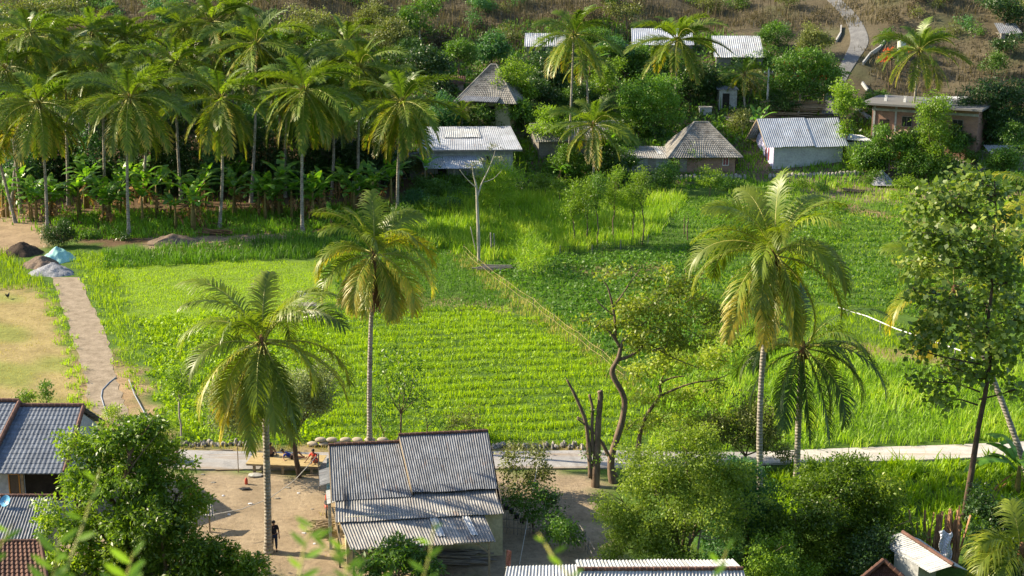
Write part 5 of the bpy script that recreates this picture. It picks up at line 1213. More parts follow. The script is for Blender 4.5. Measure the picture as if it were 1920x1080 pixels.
# ------------------------------------------------------------------ broadleaf trees and bushes
T = tree
near = [
 ('mango_tree', 'large glossy leafed tree covering the tiled house at the lower left', (262, 1085), [(232, 822, 66, 44), (275, 800, 40, 28), (170, 868, 62, 48), (300, 880, 68, 50), (230, 890, 90, 58), (330, 930, 56, 48), (140, 940, 60, 52), (120, 990, 52, 42), (255, 960, 90, 60), (190, 1030, 90, 60), (90, 1065, 60, 40)],
  dict(mat='mango', leaf=.25, aspect=.4, cov=1.15, trunk=.3, clump=.17, per=12, gap=.3)),
 ('mango_tree', 'brighter rounded tree in front of the large glossy one', (325, 1110), [(300, 985, 66, 46), (255, 1030, 60, 46), (350, 1035, 60, 50), (310, 1070, 80, 40), (395, 1060, 50, 40), (210, 1075, 50, 30)],
  dict(mat='mango', leaf=.25, aspect=.4, cov=1.2, trunk=.22, clump=.16, per=12)),
 ('bush', 'deep green bush at the foot of the near palm', (455, 1110), [(440, 1055, 46, 34), (482, 1068, 36, 26), (400, 1075, 40, 30)], dict(mat='mango', leaf=.25, aspect=.4, cov=1.2, trunk=.1, clump=.16, per=12)),
 ('papaya_tree', 'papaya with large lobed leaves in front of the pale awning', (750, 1115), [(745, 1050, 64, 34), (700, 1062, 34, 22), (795, 1062, 34, 22)], dict(mat='mid', leaf=.34, aspect=.3, cov=1.2, trunk=.12, clump=.2, per=14)),
 ('vine_bush', 'straggly climber bush at the right corner of the corrugated house', (965, 930), [(962, 868, 30, 30), (1000, 862, 34, 26), (1012, 895, 26, 24), (975, 905, 34, 26)], dict(mat='olive', leaf=.16, aspect=.6, cov=.55, trunk=.06, gap=.4)),
 ('vine_bush', 'leafy climber row continuing down beside the house lane', (1000, 1000), [(985, 935, 34, 26), (1022, 945, 28, 30), (1005, 968, 34, 22), (955, 940, 18, 16)], dict(mat='mid', leaf=.16, aspect=.6, cov=.65, trunk=.06, gap=.3)),
 ('vine_bush', 'low climber bush at the bottom of the lane', (1050, 1035), [(1050, 985, 30, 26), (1072, 1005, 22, 18), (1030, 1000, 26, 20)], dict(mat='mid', leaf=.16, aspect=.6, cov=.75, trunk=.06, gap=.2)),
 ('leafy_tree', 'light green feathery tree right of the pruned trunks', (1290, 1075), [(1285, 845, 66, 44), (1340, 880, 66, 48), (1220, 880, 52, 42), (1165, 940, 48, 42), (1270, 925, 82, 52), (1190, 1000, 58, 50), (1340, 960, 72, 58), (1260, 1010, 74, 50), (1155, 1025, 30, 40)],
  dict(mat='light', leaf=.15, aspect=.45, cov=.95, trunk=.16, clump=.17, per=12, gap=.35)),
 ('leafy_tree', 'deep green tree around the trunk of the tallest palm', (1400, 1050), [(1395, 905, 46, 44), (1400, 960, 60, 50), (1360, 1000, 60, 50), (1430, 1000, 50, 50)], dict(mat='blue', leaf=.15, aspect=.45, cov=1.15, trunk=.15, clump=.17, per=12)),
 ('leafy_tree', 'wide dark green tree below the pale road', (1585, 1070), [(1580, 905, 84, 40), (1520, 945, 74, 46), (1640, 940, 64, 48), (1480, 990, 54, 46), (1570, 985, 94, 56), (1655, 1000, 62, 50), (1520, 1030, 90, 50), (1620, 1045, 90, 44), (1695, 1050, 46, 36)],
  dict(mat='mango', leaf=.16, aspect=.5, cov=1.05, trunk=.2, clump=.2, per=10, gap=.2)),
 ('bush', 'dark bush half covering the white roof with red edge', (1655, 1100), [(1650, 1020, 40, 30), (1630, 1050, 50, 34), (1690, 1065, 34, 22)], dict(mat='dark', leaf=.17, aspect=.5, cov=1.0, trunk=.08, gap=.2)),
 ('bush', 'bush growing in front of the flat roofed brick house', (1700, 318), [(1690, 275, 20, 18), (1720, 265, 18, 20), (1790, 270, 22, 22)], dict(mat='mid', leaf=.28, aspect=.5, cov=.9, trunk=.08, gap=.2)),
 ('bush', 'low yellow green bush along the bottom edge right of the red ridge', (1450, 1110), [(1445, 1040, 46, 40), (1420, 1070, 40, 30), (1490, 1070, 46, 34)], dict(mat='lime', leaf=.15, aspect=.5, cov=1.0, trunk=.08, gap=.2)),
 ('bush', 'glossy bush behind the tallest palm trunk at the road edge', (1400, 870), [(1370, 800, 50, 42), (1420, 790, 46, 46), (1325, 815, 36, 28), (1450, 835, 36, 34)], dict(mat='olive', leaf=.16, aspect=.5, cov=.95, trunk=.1, gap=.2)),
 ('bush', 'dark shrub mass at the right edge below the road', (1880, 1040), [(1860, 945, 46, 34), (1900, 985, 50, 40), (1850, 1000, 40, 30)], dict(mat='dark', leaf=.18, aspect=.5, cov=1.1, trunk=.1)),
 ('bush', 'dim shrub under the young palm at the bottom right', (1870, 1110), [(1860, 1055, 50, 34), (1910, 1075, 40, 26)], dict(mat='dark', leaf=.18, aspect=.4, cov=1, trunk=.1)),
 ('acacia_tree', 'round grey green tree over the bench behind the near palm', (563, 895), [(432, 752, 54, 48), (470, 720, 56, 44), (420, 790, 34, 30), (540, 730, 66, 50), (600, 722, 40, 48), (585, 762, 34, 34), (520, 775, 50, 40)],
  dict(mat='grey', leaf=.13, aspect=.6, cov=.85, trunk=.17, bark='bark_dark', clump=.2, per=12, gap=.15)),
 ('sapling', 'slender sapling with a round top at the field corner', (338, 838), [(335, 715, 26, 20), (322, 735, 18, 14), (350, 733, 18, 14), (338, 695, 14, 10)], dict(mat='lime', leaf=.2, aspect=.5, cov=.6, trunk=.07, bark='bark_pale', gap=.3)),
 ('thin_tree', 'thin many stemmed tree right of the yellowish palm', (752, 828), [(745, 672, 40, 22), (760, 720, 34, 26), (720, 700, 22, 22), (775, 690, 26, 22), (742, 752, 36, 24), (785, 742, 18, 20)], dict(mat='mid', leaf=.24, aspect=.4, cov=.28, trunk=.07, bark='bark', gap=.5)),
 ('thin_tree', 'second thin tree with few leaves left of the house ridge', (720, 826), [(715, 770, 26, 26), (705, 740, 22, 18), (728, 800, 18, 16)], dict(mat='mid', leaf=.22, aspect=.4, cov=.35, trunk=.05, gap=.4)),
 ('thin_tree', 'bare stemmed shrub behind the higher house ridge', (800, 822), [(798, 760, 16, 26), (812, 790, 16, 16)], dict(mat='mid', leaf=.2, aspect=.4, cov=.22, trunk=.05, gap=.4)),
 ('thin_tree', 'wispy shrub at the right end of the higher ridge', (872, 822), [(868, 780, 28, 20), (890, 795, 24, 16), (850, 795, 20, 16)], dict(mat='olive', leaf=.16, aspect=.4, cov=.35, trunk=.04, gap=.4)),
 ('bush', 'bright bush left of the gravel track', (50, 772), [(50, 748, 17, 15)], dict(mat='lime', leaf=.16, aspect=.5, cov=1.2, trunk=.05)),
 ('bush', 'narrow bush beside the bright one left of the track', (88, 772), [(87, 728, 9, 14), (89, 750, 10, 12)], dict(mat='mid', leaf=.16, aspect=.5, cov=1.0, trunk=.05)),
 ('bush', 'round dark bush behind the soil heaps', (108, 462), [(108, 432, 26, 24), (125, 445, 18, 16)], dict(mat='dark', leaf=.22, aspect=.3, cov=1.0, trunk=.05)),
 ('bush', 'yellowish tufted bush at the corner of the crop field', (310, 818), [(312, 798, 20, 16)], dict(mat='grass_tall', leaf=.3, aspect=.12, cov=1.2, trunk=.03, droop=-.4)),
 ('roadside_bush', 'low bush at the road junction in front of the mango', (225, 790), [(215, 775, 20, 14), (235, 790, 18, 12)], dict(mat='light', leaf=.18, aspect=.3, cov=.8, trunk=.04)),
 ('round_leaved_tree', 'tall airy tree with large round leaves at the right edge', (1816, 985), [(1812, 335, 46, 18), (1775, 362, 60, 20), (1850, 365, 50, 18), (1735, 392, 42, 18), (1800, 400, 70, 24), (1880, 400, 36, 14), (1720, 440, 40, 20), (1780, 450, 70, 26), (1850, 450, 56, 24), (1905, 470, 30, 18), (1740, 495, 46, 22), (1820, 510, 80, 30), (1890, 530, 40, 24), (1715, 545, 30, 18), (1775, 560, 60, 28), (1850, 570, 66, 34), (1905, 600, 34, 26), (1760, 625, 60, 22), (1830, 630, 60, 26), (1890, 660, 44, 24), (1720, 655, 30, 14), (1790, 690, 60, 20), (1860, 705, 56, 18), (1730, 715, 34, 12), (1765, 745, 40, 14), (1905, 730, 30, 14)],
  dict(mat='big', leaf=.32, aspect=.85, cov=.85, trunk=.2, bark='bark_dark', clump=.34, per=7, gap=.25, dy=1.2, sub=2, axial=True)),
]
for name, lab, b, lobes, kw in near:
    T(name, lab, b, lobes, cat=name.replace('_', ' '), **kw)
T('leafy_tree', 'tree outside the left picture edge shading the bare plot', at(-330, 640), [(-330, 520, 60, 40), (-380, 550, 50, 40), (-290, 560, 40, 30)], mat='mid', leaf=.3, aspect=.5, cov=.9, trunk=.2, cat='tree')
# the leaning legume tree, built limb by limb
def limbtree(name, label, base, limbs, mat, lobes, leaf, aspect, cov, gap=.3, cat='tree', bark='bark_dark', clump=.22, dy=.5, sides=8):
    b = gnd(*base); r = empty(name, b, label, cat); pr = random.Random(len(label)); mb = MB()
    for L in limbs:
        pts = []; rr = []
        for (u, v, rad, *o) in L:
            p = on(u, v, b.y+(o[0] if o else 0)); pts.append(p-b); rr.append(rad)
        d = []; rd = []
        for i in range(len(pts)-1):
            for k in range(4):
                t = k/4; p0 = pts[max(i-1, 0)]; p1 = pts[i]; p2 = pts[i+1]; p3 = pts[min(i+2, len(pts)-1)]
                d.append(.5*((2*p1)+(p2-p0)*t+(2*p0-5*p1+4*p2-p3)*t*t+(3*p1-p0-3*p2+p3)*t**3)); rd.append((rr[i]+(rr[i+1]-rr[i])*t)*pr.uniform(.93, 1.07))
        d.append(pts[-1]); rd.append(rr[-1]); mb.tube(d, rd, sides)
    if lobes:
        L3 = []
        for l in lobes:
            y = b.y+(l[4] if len(l) > 4 else pr.uniform(-dy, dy)*l[2]/pxm(b)); c = on(l[0], l[1], y); s = F/depth(c)
            L3.append((c.x-b.x, c.y-b.y, c.z-b.z, l[2]/s, (l[2]+l[3])/2/s, l[3]/s/cP))
        SEED[0] += 1; rg = np.random.default_rng(SEED[0])
        V, Q, R = crown_arrays(L3, leaf, aspect, cov, rg, clump, 10, .3, gap, .3); np_obj('crown', V, Q, M[mat], R, parent=r)
        for (x, y, z, rx, ry, rz) in L3:
            for k in range(3):
                a = Vector((x+pr.uniform(-.6, .6)*rx, y, z-rz*.3)); limb(mb, a, (x+pr.uniform(-.9, .9)*rx, y+pr.uniform(-.8, .8)*ry, z+pr.uniform(0, .8)*rz), .035, .012, pr, .12, 4, 4)
    mb.build('trunk', M[bark], r, True)
    return r
limbtree('legume_tree', 'crooked tree with airy yellow green canopy left of the tallest palm', (1152, 905),
  [[(1150, 912, .24), (1146, 860, .2), (1166, 790, .19), (1170, 745, .17), (1148, 700, .16), (1160, 670, .13), (1168, 640, .09), (1190, 620, .06), (1215, 600, .03)],
   [(1158, 675, .12), (1180, 668, .09), (1200, 655, .06), (1215, 645, .04), (1260, 670, .03), (1310, 690, .02)],
   [(1162, 650, .09), (1150, 630, .09), (1138, 618, .05), (1128, 610, .03)], [(1155, 640, .08), (1153, 600, .07), (1148, 570, .06), (1140, 540, .045), (1132, 528, .03)], [(1150, 575, .05), (1165, 555, .04), (1185, 525, .03), (1200, 505, .015)], [(1148, 590, .05), (1125, 570, .04), (1118, 560, .03)]],
  'yellowish', [(1148, 512, 22, 11), (1180, 505, 16, 9), (1130, 610, 30, 16), (1175, 605, 44, 18), (1215, 570, 46, 22), (1210, 520, 26, 12), (1250, 545, 44, 22), (1262, 590, 56, 22), (1300, 520, 34, 16), (1300, 560, 44, 24), (1225, 620, 50, 18), (1290, 630, 50, 24), (1330, 600, 44, 28), (1200, 650, 30, 20), (1250, 650, 46, 26), (1250, 510, 24, 12), (1180, 575, 30, 14), (1095, 600, 16, 8)],     .22, .55, .55, .35, bark='bark')
limbtree('legume_tree', 'second airy tree with a low forked limb behind the leafy bushes', (1200, 862),
  [[(1195, 865, .17), (1200, 815, .14), (1215, 775, .12), (1238, 742, .1), (1238, 720, .07), (1262, 708, .05), (1285, 705, .03)], [(1236, 744, .09), (1265, 730, .07), (1300, 718, .05), (1340, 712, .04), (1370, 700, .02)], [(1238, 722, .06), (1245, 700, .04), (1252, 685, .02)]],
  'yellowish', [(1200, 700, 40, 22), (1245, 680, 46, 24), (1300, 680, 50, 24), (1345, 670, 40, 24), (1215, 745, 34, 20), (1280, 745, 40, 22), (1330, 730, 34, 20), (1360, 640, 30, 26), (1230, 790, 40, 26), (1290, 800, 50, 26), (1340, 780, 40, 30), (1180, 800, 24, 20)], .22, .55, .5, .35, bark='bark')
limbtree('pruned_tree', 'pruned dark trunk with cut stubs standing by the road', (1116, 912),
  [[(1116, 918, .26), (1117, 880, .25), (1120, 840, .19), (1122, 790, .17), (1126, 745, .16), (1125, 733, .17)], [(1108, 895, .16), (1104, 840, .13), (1098, 790, .11), (1080, 745, .09), (1063, 712, .05)], [(1112, 850, .12), (1110, 800, .1), (1111, 765, .08), (1105, 740, .08)], [(1150, 870, .07), (1130, 830, .06), (1107, 805, .06), (1082, 785, .05)]],
  'mid', [(1112, 770, 7, 5), (1118, 860, 8, 8), (1098, 850, 6, 6)], .16, .5, .9, 0, cat='pruned tree', bark='bark')
limbtree('fallen_limb', 'pale cut branch leaning on the crooked tree', (1158, 900), [[(1158, 895, .07), (1140, 855, .065), (1120, 820, .06), (1095, 790, .05), (1082, 782, .05)]], 'mid', None, .1, .5, 1, cat='branch', bark='wood')
limbtree('bare_tree', 'pale leafless tree in front of the zinc awning house', (898, 492), [[(898, 494, .17), (897, 440, .15), (895, 390, .13), (893, 350, .1), (888, 330, .06), (885, 308, .03)], [(894, 372, .1), (903, 345, .07), (915, 320, .05), (925, 295, .03), (930, 275, .015)], [(893, 352, .06), (875, 335, .04), (862, 318, .02)], [(905, 342, .05), (925, 335, .03), (940, 320, .015)], [(892, 470, .05), (882, 425, .03)]],
  'olive', [(925, 275, 14, 7), (885, 310, 12, 6), (940, 300, 10, 8), (905, 300, 10, 5)], .2, .4, .3, .4, cat='bare tree', bark='bark_pale')
limbtree('bare_shrub', 'white leafless shrub among the light green foliage', (1293, 1080), [[(1293, 1080, .09), (1293, 1030, .08), (1294, 1000, .06), (1292, 970, .04), (1300, 945, .02)], [(1303, 1075, .06), (1310, 1020, .05), (1316, 985, .03), (1318, 960, .015)], [(1293, 1010, .05), (1275, 990, .035), (1266, 970, .02)], [(1295, 1005, .04), (1320, 1005, .03), (1345, 1010, .015)], [(1294, 1000, .04), (1325, 995, .03), (1352, 992, .012)], [(1293, 975, .03), (1282, 955, .015)], [(1300, 1000, .03), (1330, 1012, .02), (1360, 1005, .01)]], 'light', None, .1, .5, 1, cat='bare shrub', bark='bark_pale')
limbtree('dead_stump', 'pair of weathered stumps in the tall grass by the bare tree', (925, 482), [[(922, 484, .08), (921, 460, .08), (920, 436, .07)], [(928, 484, .07), (927, 460, .06), (926, 438, .05)]], 'mid', None, .1, .5, 1, cat='stump', bark='wood_grey')
# row of thin trees at the net
for u, vt, vb, wd, lab in ((1074, 372, 460, 20, 'leftmost thin tree of the row behind the net'), (1101, 368, 462, 18, 'second thin tree of the row behind the net'), (1118, 352, 464, 22, 'third thin tree of the net row, tallest crown'), (1151, 352, 454, 22, 'fourth thin tree of the net row, with a paler crown'), (1188, 362, 456, 22, 'fifth thin tree of the net row'), (1203, 345, 458, 16, 'rightmost thin tree of the row behind the net')):
    T('thin_tree', lab, (u, vb), [(u, vt, wd, 26), (u-5, vt+24, wd*.85, 18), (u+6, vt-20, wd*.5, 16)], mat='lime' if u != 1118 else 'mid', leaf=.24, aspect=.3, cov=.55, trunk=.07, cat='tree', group='thin trees behind the net', gap=.3)
for u, v, r, lab in ((1022, 335, 20, 'round light green shrub at the village edge left of the bushy palm'), (1048, 345, 16, 'smaller light green shrub right beside the round one'), (1330, 332, 24, 'light green small tree in front of the brick house'), (1290, 285, 28, 'papaya tree before the brick house gable'), (1245, 325, 24, 'dark papaya bush in front of the low block shed'), (1262, 310, 16, 'thin papaya stem right of the low block shed')):
    T('shrub', lab, (u, v+36), [(u, v, r, r*.7), (u+r*.4, v+r*.5, r*.7, r*.5)], mat='lime' if u in (1022, 1048, 1330) else 'mid', leaf=.26, aspect=.35, cov=.8, trunk=.07, cat='shrub', gap=.2)
T('cane_clump', 'tall yellowish cane clump beside the block house', (938, 396), [(938, 350, 22, 34), (925, 330, 14, 20), (950, 340, 12, 22)], mat='grass_tall', leaf=.75, aspect=.07, cov=1.3, trunk=.06, cat='cane clump', droop=-.5)
T('cane_clump', 'dry cane clump in front of the white annexe', (1612, 318), [(1612, 298, 20, 18)], mat='grass_tall', leaf=.7, aspect=.08, cov=1.0, trunk=.05, cat='cane clump', droop=-.5)
farT = [
 ('dense bright green round tree beside the cream house', (957, 228), [(955, 140, 34, 26), (940, 170, 28, 26), (975, 175, 30, 28), (955, 195, 40, 22)], 'lime', .3),
 ('bluish bushy tree on the slope left of the small shed', (922, 125), [(920, 80, 32, 22), (905, 100, 24, 16), (940, 100, 22, 16)], 'blue', .35),
 ('dark tree behind the bright round tree', (1020, 190), [(1015, 125, 44, 28), (1040, 150, 30, 24), (995, 150, 24, 24)], 'dark', .35),
 ('broad light crowned tree right of the tall slender palm', (1228, 262), [(1225, 170, 46, 30), (1200, 200, 34, 26), (1255, 205, 36, 28), (1225, 225, 50, 24), (1180, 180, 24, 20)], 'mid', .3),
 ('loose bright climber tree between the two village palms', (1135, 215), [(1130, 150, 28, 26), (1150, 125, 20, 18), (1120, 185, 22, 18)], 'lime', .3),
 ('green bank tree below the zinc shed', (1170, 150), [(1170, 120, 44, 20), (1140, 100, 30, 16), (1215, 130, 28, 16)], 'mid', .35),
 ('dark tree right below the full crowned palm', (1300, 190), [(1295, 145, 40, 24), (1320, 165, 30, 22), (1270, 165, 30, 20)], 'dark', .35),
 ('dark shade tree over the dim house roof', (1190, 250), [(1185, 232, 40, 18), (1215, 245, 30, 14)], 'dark', .3),
 ('sparse tree with red blossoms left of the slope path', (1495, 215), [(1480, 120, 40, 18), (1520, 105, 40, 18), (1465, 150, 34, 16), (1530, 145, 40, 20), (1500, 170, 40, 16), (1560, 165, 30, 20)], 'mid', .3),
 ('slim bright tree rising behind the zinc house roof', (1588, 298), [(1580, 172, 26, 18), (1590, 192, 30, 18), (1575, 205, 20, 12), (1588, 240, 14, 14)], 'lime', .3),
 ('light green upright tree before the flat brick house', (1752, 330), [(1750, 195, 30, 22), (1755, 225, 38, 26), (1750, 260, 38, 26), (1762, 290, 24, 18)], 'lime', .28),
 ('airy tree left of the upright light one', (1665, 325), [(1660, 250, 28, 18), (1680, 270, 30, 18), (1655, 285, 24, 16), (1700, 250, 16, 18)], 'mid', .3),
 ('great dark round tree at the right edge of the village', (1858, 272), [(1850, 180, 56, 34), (1890, 190, 50, 36), (1820, 215, 40, 28), (1870, 230, 64, 34)], 'dark', .3),
 ('pale bush in front of the tarpaulin stand', (1895, 318), [(1895, 250, 24, 18), (1905, 280, 26, 20), (1880, 300, 26, 16)], 'mid', .3),
 ('small bush on the sandy lot at the right', (1825, 305), [(1825, 292, 16, 10)], 'mid', .25),
 ('dark tree above the block house, behind the last grove palm', (800, 175), [(780, 105, 40, 22), (815, 130, 34, 26), (790, 150, 44, 26)], 'dark', .35),
 ('second dark tree between the grove and the cream house', (830, 240), [(830, 200, 30, 26), (845, 225, 26, 18), (810, 225, 26, 18)], 'blue', .3),
 ('bushy hedge tree in front of the cream house', (900, 250), [(895, 215, 30, 16), (930, 235, 26, 12), (870, 225, 22, 14)], 'mid', .3),
 ('yellow green spreading tree at the upper left corner', (70, 130), [(60, 30, 56, 24), (110, 20, 44, 20), (30, 55, 44, 20), (90, 60, 40, 18)], 'olive', .35),
 ('dark bushy tree at the top between the grove crowns', (320, 70), [(310, 20, 34, 22), (330, 35, 26, 16)], 'blue', .35),
 ('shrubby tree at the top centre left on the slope', (590, 90), [(585, 40, 44, 26), (620, 60, 34, 20), (560, 65, 26, 20)], 'olive', .35),
 ('sparse green tree at the top of the slope behind the slim palm', (790, 80), [(790, 25, 38, 24), (760, 40, 28, 20)], 'mid', .35),
 ('thin dark tree by the top edge near the village palm', (1175, 60), [(1170, 20, 30, 16)], 'olive', .35),
 ('green thicket at the top right corner', (1880, 60), [(1870, 10, 36, 16), (1905, 25, 30, 18)], 'dark', .35),
 ('green shrub by the path at the top right of the palm', (1670, 130), [(1662, 70, 16, 14), (1680, 105, 18, 10)], 'mid', .3),
 ('leafy bank above the woodpile', (1420, 120), [(1400, 112, 28, 12), (1440, 100, 30, 14), (1455, 120, 26, 12)], 'mid', .3),
 ('dark low tree at the top right hut', (1895, 110), [(1890, 85, 24, 14), (1905, 70, 14, 12)], 'dark', .3),
]
for lab, b, lobes, mt, lf in farT:
    T('village_tree', lab, b, lobes, mat=mt, leaf=lf, aspect=.5, cov=.95, trunk=.13, cat='tree', clump=.3, gap=.2, sub=2, bark='bark_pale' if 'sparse' in lab else 'bark')
r = [o for o in C.objects if o.get('label', '').startswith('sparse tree with red')][0]
rg = np.random.default_rng(8); V = []
P = np.array([(rg.uniform(-3.5, 3.5), rg.uniform(-1, 1), rg.uniform(3.2, 7.5)) for _ in range(40)])
P = np.repeat(P, 5, 0)+rg.normal(size=(200, 3))*.18
V, Q = leaf_quads(P, nrm(rg.normal(size=(200, 3))), .26, .6, rg); np_obj('blossom', V, Q, M['flower'], rg.uniform(0, 1, 200), parent=r)
limbtree('coral_tree', 'bush with orange blossoms beside the water tank', (1668, 170), [[(1668, 172, .1), (1665, 140, .07), (1660, 110, .03)], [(1667, 145, .05), (1675, 115, .02)]], 'flower', [(1660, 108, 10, 8), (1672, 98, 8, 6), (1700, 90, 8, 4)], .3, .6, .8, 0, cat='bush')
# dark understory of the grove and behind it
US = 'shady broadleaf trees inside the palm grove'
UNUSED = 0
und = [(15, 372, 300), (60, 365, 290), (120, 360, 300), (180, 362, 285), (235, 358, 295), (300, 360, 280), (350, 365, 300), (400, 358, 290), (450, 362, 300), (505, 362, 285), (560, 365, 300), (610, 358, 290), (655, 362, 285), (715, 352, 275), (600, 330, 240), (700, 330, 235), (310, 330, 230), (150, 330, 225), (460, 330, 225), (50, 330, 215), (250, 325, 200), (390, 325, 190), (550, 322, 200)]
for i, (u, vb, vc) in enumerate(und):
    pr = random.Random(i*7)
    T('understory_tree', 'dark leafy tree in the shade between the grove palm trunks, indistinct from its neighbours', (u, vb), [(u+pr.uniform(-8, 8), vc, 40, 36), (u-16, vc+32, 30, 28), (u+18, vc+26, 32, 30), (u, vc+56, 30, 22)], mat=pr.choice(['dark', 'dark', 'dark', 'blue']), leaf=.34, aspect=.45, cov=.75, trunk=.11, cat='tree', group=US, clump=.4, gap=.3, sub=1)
# more of the village's own green, each crown a tree
MV = [(705, 300, 700, 245, 34, 30, 'dark', 'dark tree beside the block house wall on its left'), (745, 290, 740, 240, 30, 26, 'dark', 'dark tree right behind the last grove palm'), (985, 250, 978, 205, 22, 18, 'mid', 'bushy small tree right of the cream house'),
 (1000, 215, 1010, 175, 34, 24, 'dark', 'dark crown between the bright round tree and the tall palm'), (1045, 175, 1050, 120, 30, 26, 'dark', 'dark crown left of the tall slender palm head'), (1090, 215, 1095, 180, 30, 24, 'dark', 'dark crown right behind the tall slender palm trunk'),
 (1150, 290, 1150, 262, 30, 24, 'mid', 'green crown right of the bushy low palm'), (1025, 290, 1030, 232, 24, 28, 'lime', 'light climber covered tree left of the tall slender palm'), (1060, 335, 1058, 300, 22, 28, 'mid', 'shrubby tree at the foot of the tall slender palm'),
 (1140, 340, 1135, 300, 26, 26, 'dark', 'dark shrubby tree behind the small bananas'), (1210, 125, 1200, 100, 30, 14, 'mid', 'bank bush under the zinc roofed shed'), (1130, 90, 1120, 68, 34, 18, 'mid', 'slope bush between the two upper sheds'),
 (1330, 185, 1330, 150, 24, 22, 'dark', 'dark crown left of the grey block hut'), (1250, 130, 1245, 112, 26, 16, 'mid', 'bushes at the foot of the full crowned palm'), (1100, 130, 1150, 88, 30, 16, 'blue', 'bluish crown left of the grey lean-to'),
 (860, 150, 862, 95, 26, 22, 'mid', 'slope tree above the brown outbuilding'), (730, 120, 730, 60, 34, 24, 'olive', 'olive tree on the slope above the slim palm'), (760, 150, 765, 100, 30, 26, 'dark', 'dark tree on the slope above the last grove palm'),
 (690, 90, 700, 30, 34, 22, 'olive', 'olive scrub tree at the top left of centre'), (1455, 90, 1450, 60, 24, 18, 'mid', 'green tree above the stained white shed end'), (1530, 110, 1525, 75, 28, 18, 'olive', 'tree at the left kerb of the slope path'),
 (1545, 200, 1545, 130, 28, 24, 'mid', 'leafy tree beside the lower end of the slope path'), (1470, 215, 1462, 190, 26, 16, 'dark', 'dark bush before the bamboo poles'), (1635, 215, 1640, 185, 22, 16, 'mid', 'bush between slope path and flat brick house'),
 (1800, 300, 1795, 255, 20, 20, 'dark', 'dark bush left below the great dark tree'), (1640, 320, 1632, 285, 26, 24, 'mid', 'bush right of the white annexe'), (1720, 335, 1712, 300, 22, 22, 'mid', 'bush in front of the open stall'),
 (1885, 335, 1880, 300, 30, 20, 'mid', 'bush row before the tarpaulin stand'), (1910, 370, 1905, 340, 24, 16, 'mid', 'bush at the right edge above the fields'), (430, 310, 430, 250, 40, 30, 'dark', 'dark grove tree behind the middle palms'),
 (500, 300, 505, 230, 38, 32, 'blue', 'bluish grove tree behind the coconut bearing palm'), (600, 290, 600, 235, 36, 30, 'dark', 'dark grove tree near the grey block hut'), (650, 290, 655, 220, 34, 30, 'mid', 'green grove tree behind the slim palm')]
for i, (bu, bv, u, v, rx, rz, mt, lab) in enumerate(MV):
    pr = random.Random(500+i)
    T('village_tree', lab, (bu, bv), [(u, v, rx, rz), (u-rx*.7, v+rz*.5, rx*.7, rz*.6), (u+rx*.7, v+rz*.4, rx*.7, rz*.65), (u+pr.uniform(-8, 8), v-rz*.5, rx*.6, rz*.5)], mat=mt, leaf=.3, aspect=.45, cov=.9, trunk=.12, cat='tree', clump=.3, gap=.15, sub=2)
VS = 'scrubby trees between the village houses'
for i in range(52):
    pr = random.Random(1500+i); u = 760+(i*23.3) % 1160+pr.uniform(-12, 12); v = pr.choice([118, 150, 178, 205, 228, 300])+pr.uniform(-10, 10)
    if 1540 < u < 1640 and v < 235: continue
    if (1400 < u < 1625 and v > 205) or (780 < u < 985 and 200 < v) or (1250 < u < 1390 and v > 215) or (1630 < u < 1830 and v < 215) or (850 < u < 950 and v > 105 and v < 215): continue
    T('scrub_tree', 'loose scrubby tree filling a gap between the village houses', (u, v+30), [(u, v, 20, 15), (u-12, v+9, 15, 11), (u+13, v+8, 15, 12), (u+3, v-9, 12, 9)], mat=pr.choice(['mid', 'mid', 'olive', 'lime', 'dark', 'blue']), leaf=.28, aspect=.45, cov=pr.uniform(.5, .95), trunk=.09, cat='tree', group=VS, clump=.3, gap=.25, sub=2, bark=pr.choice(['bark', 'bark_pale']))
BK = 'trees crowding the slope behind the grove'
for i in range(40):
    pr = random.Random(900+i); u = -20+i*17+pr.uniform(-10, 10); v = pr.choice([70, 110, 150, 190])+pr.uniform(-12, 12)
    if v < 85 and 230 < u < 300: continue
    T('slope_tree', 'green tree of the thicket on the slope behind the palm grove', (u, v+44), [(u, v, 26, 20), (u-14, v+14, 20, 14), (u+14, v+12, 20, 14)], mat=pr.choice(['mid', 'dark', 'olive', 'blue', 'mid']), leaf=.34, aspect=.45, cov=.8, trunk=.1, cat='tree', group=BK, clump=.35, gap=.2, sub=1)
# shrubs
SB = 'low shrubs along the foot of the village'
for i, (u, v, rr, mt) in enumerate([(790, 348, 24, 'mid'), (820, 358, 26, 'mid'), (850, 345, 22, 'mid'), (775, 372, 26, 'blue'), (810, 388, 24, 'mid'), (845, 385, 20, 'blue'), (760, 400, 22, 'mid'), (870, 362, 16, 'mid'), (975, 350, 18, 'dark'), (1000, 355, 16, 'mid'),
   (1150, 330, 20, 'mid'), (1190, 340, 18, 'blue'), (1230, 350, 18, 'mid'), (1365, 345, 20, 'mid'), (1390, 350, 12, 'lime'), (1500, 345, 12, 'lime'), (1540, 352, 12, 'mid'), (1640, 335, 20, 'mid'), (1700, 345, 22, 'lime'), (1790, 345, 18, 'mid'), (1860, 335, 26, 'mid'), (1895, 345, 24, 'blue'), (1625, 300, 18, 'mid'), (1680, 365, 14, 'lime'), (690, 405, 16, 'dark'), (480, 430, 10, 'mid'), (160, 440, 14, 'mid'), (225, 445, 12, 'dark')]):
    T('shrub', 'low green shrub in the strip at the foot of the village and the grove', (u, v+rr*.5), [(u, v, rr, rr*.7), (u+rr*.6, v+rr*.2, rr*.7, rr*.5)], mat=mt, leaf=.26, aspect=.4, cov=.9, trunk=.05, cat='shrub', group=SB, gap=.2, sub=1)
HS = 'scattered dry shrubs on the slope'
pr = random.Random(77); k = 0
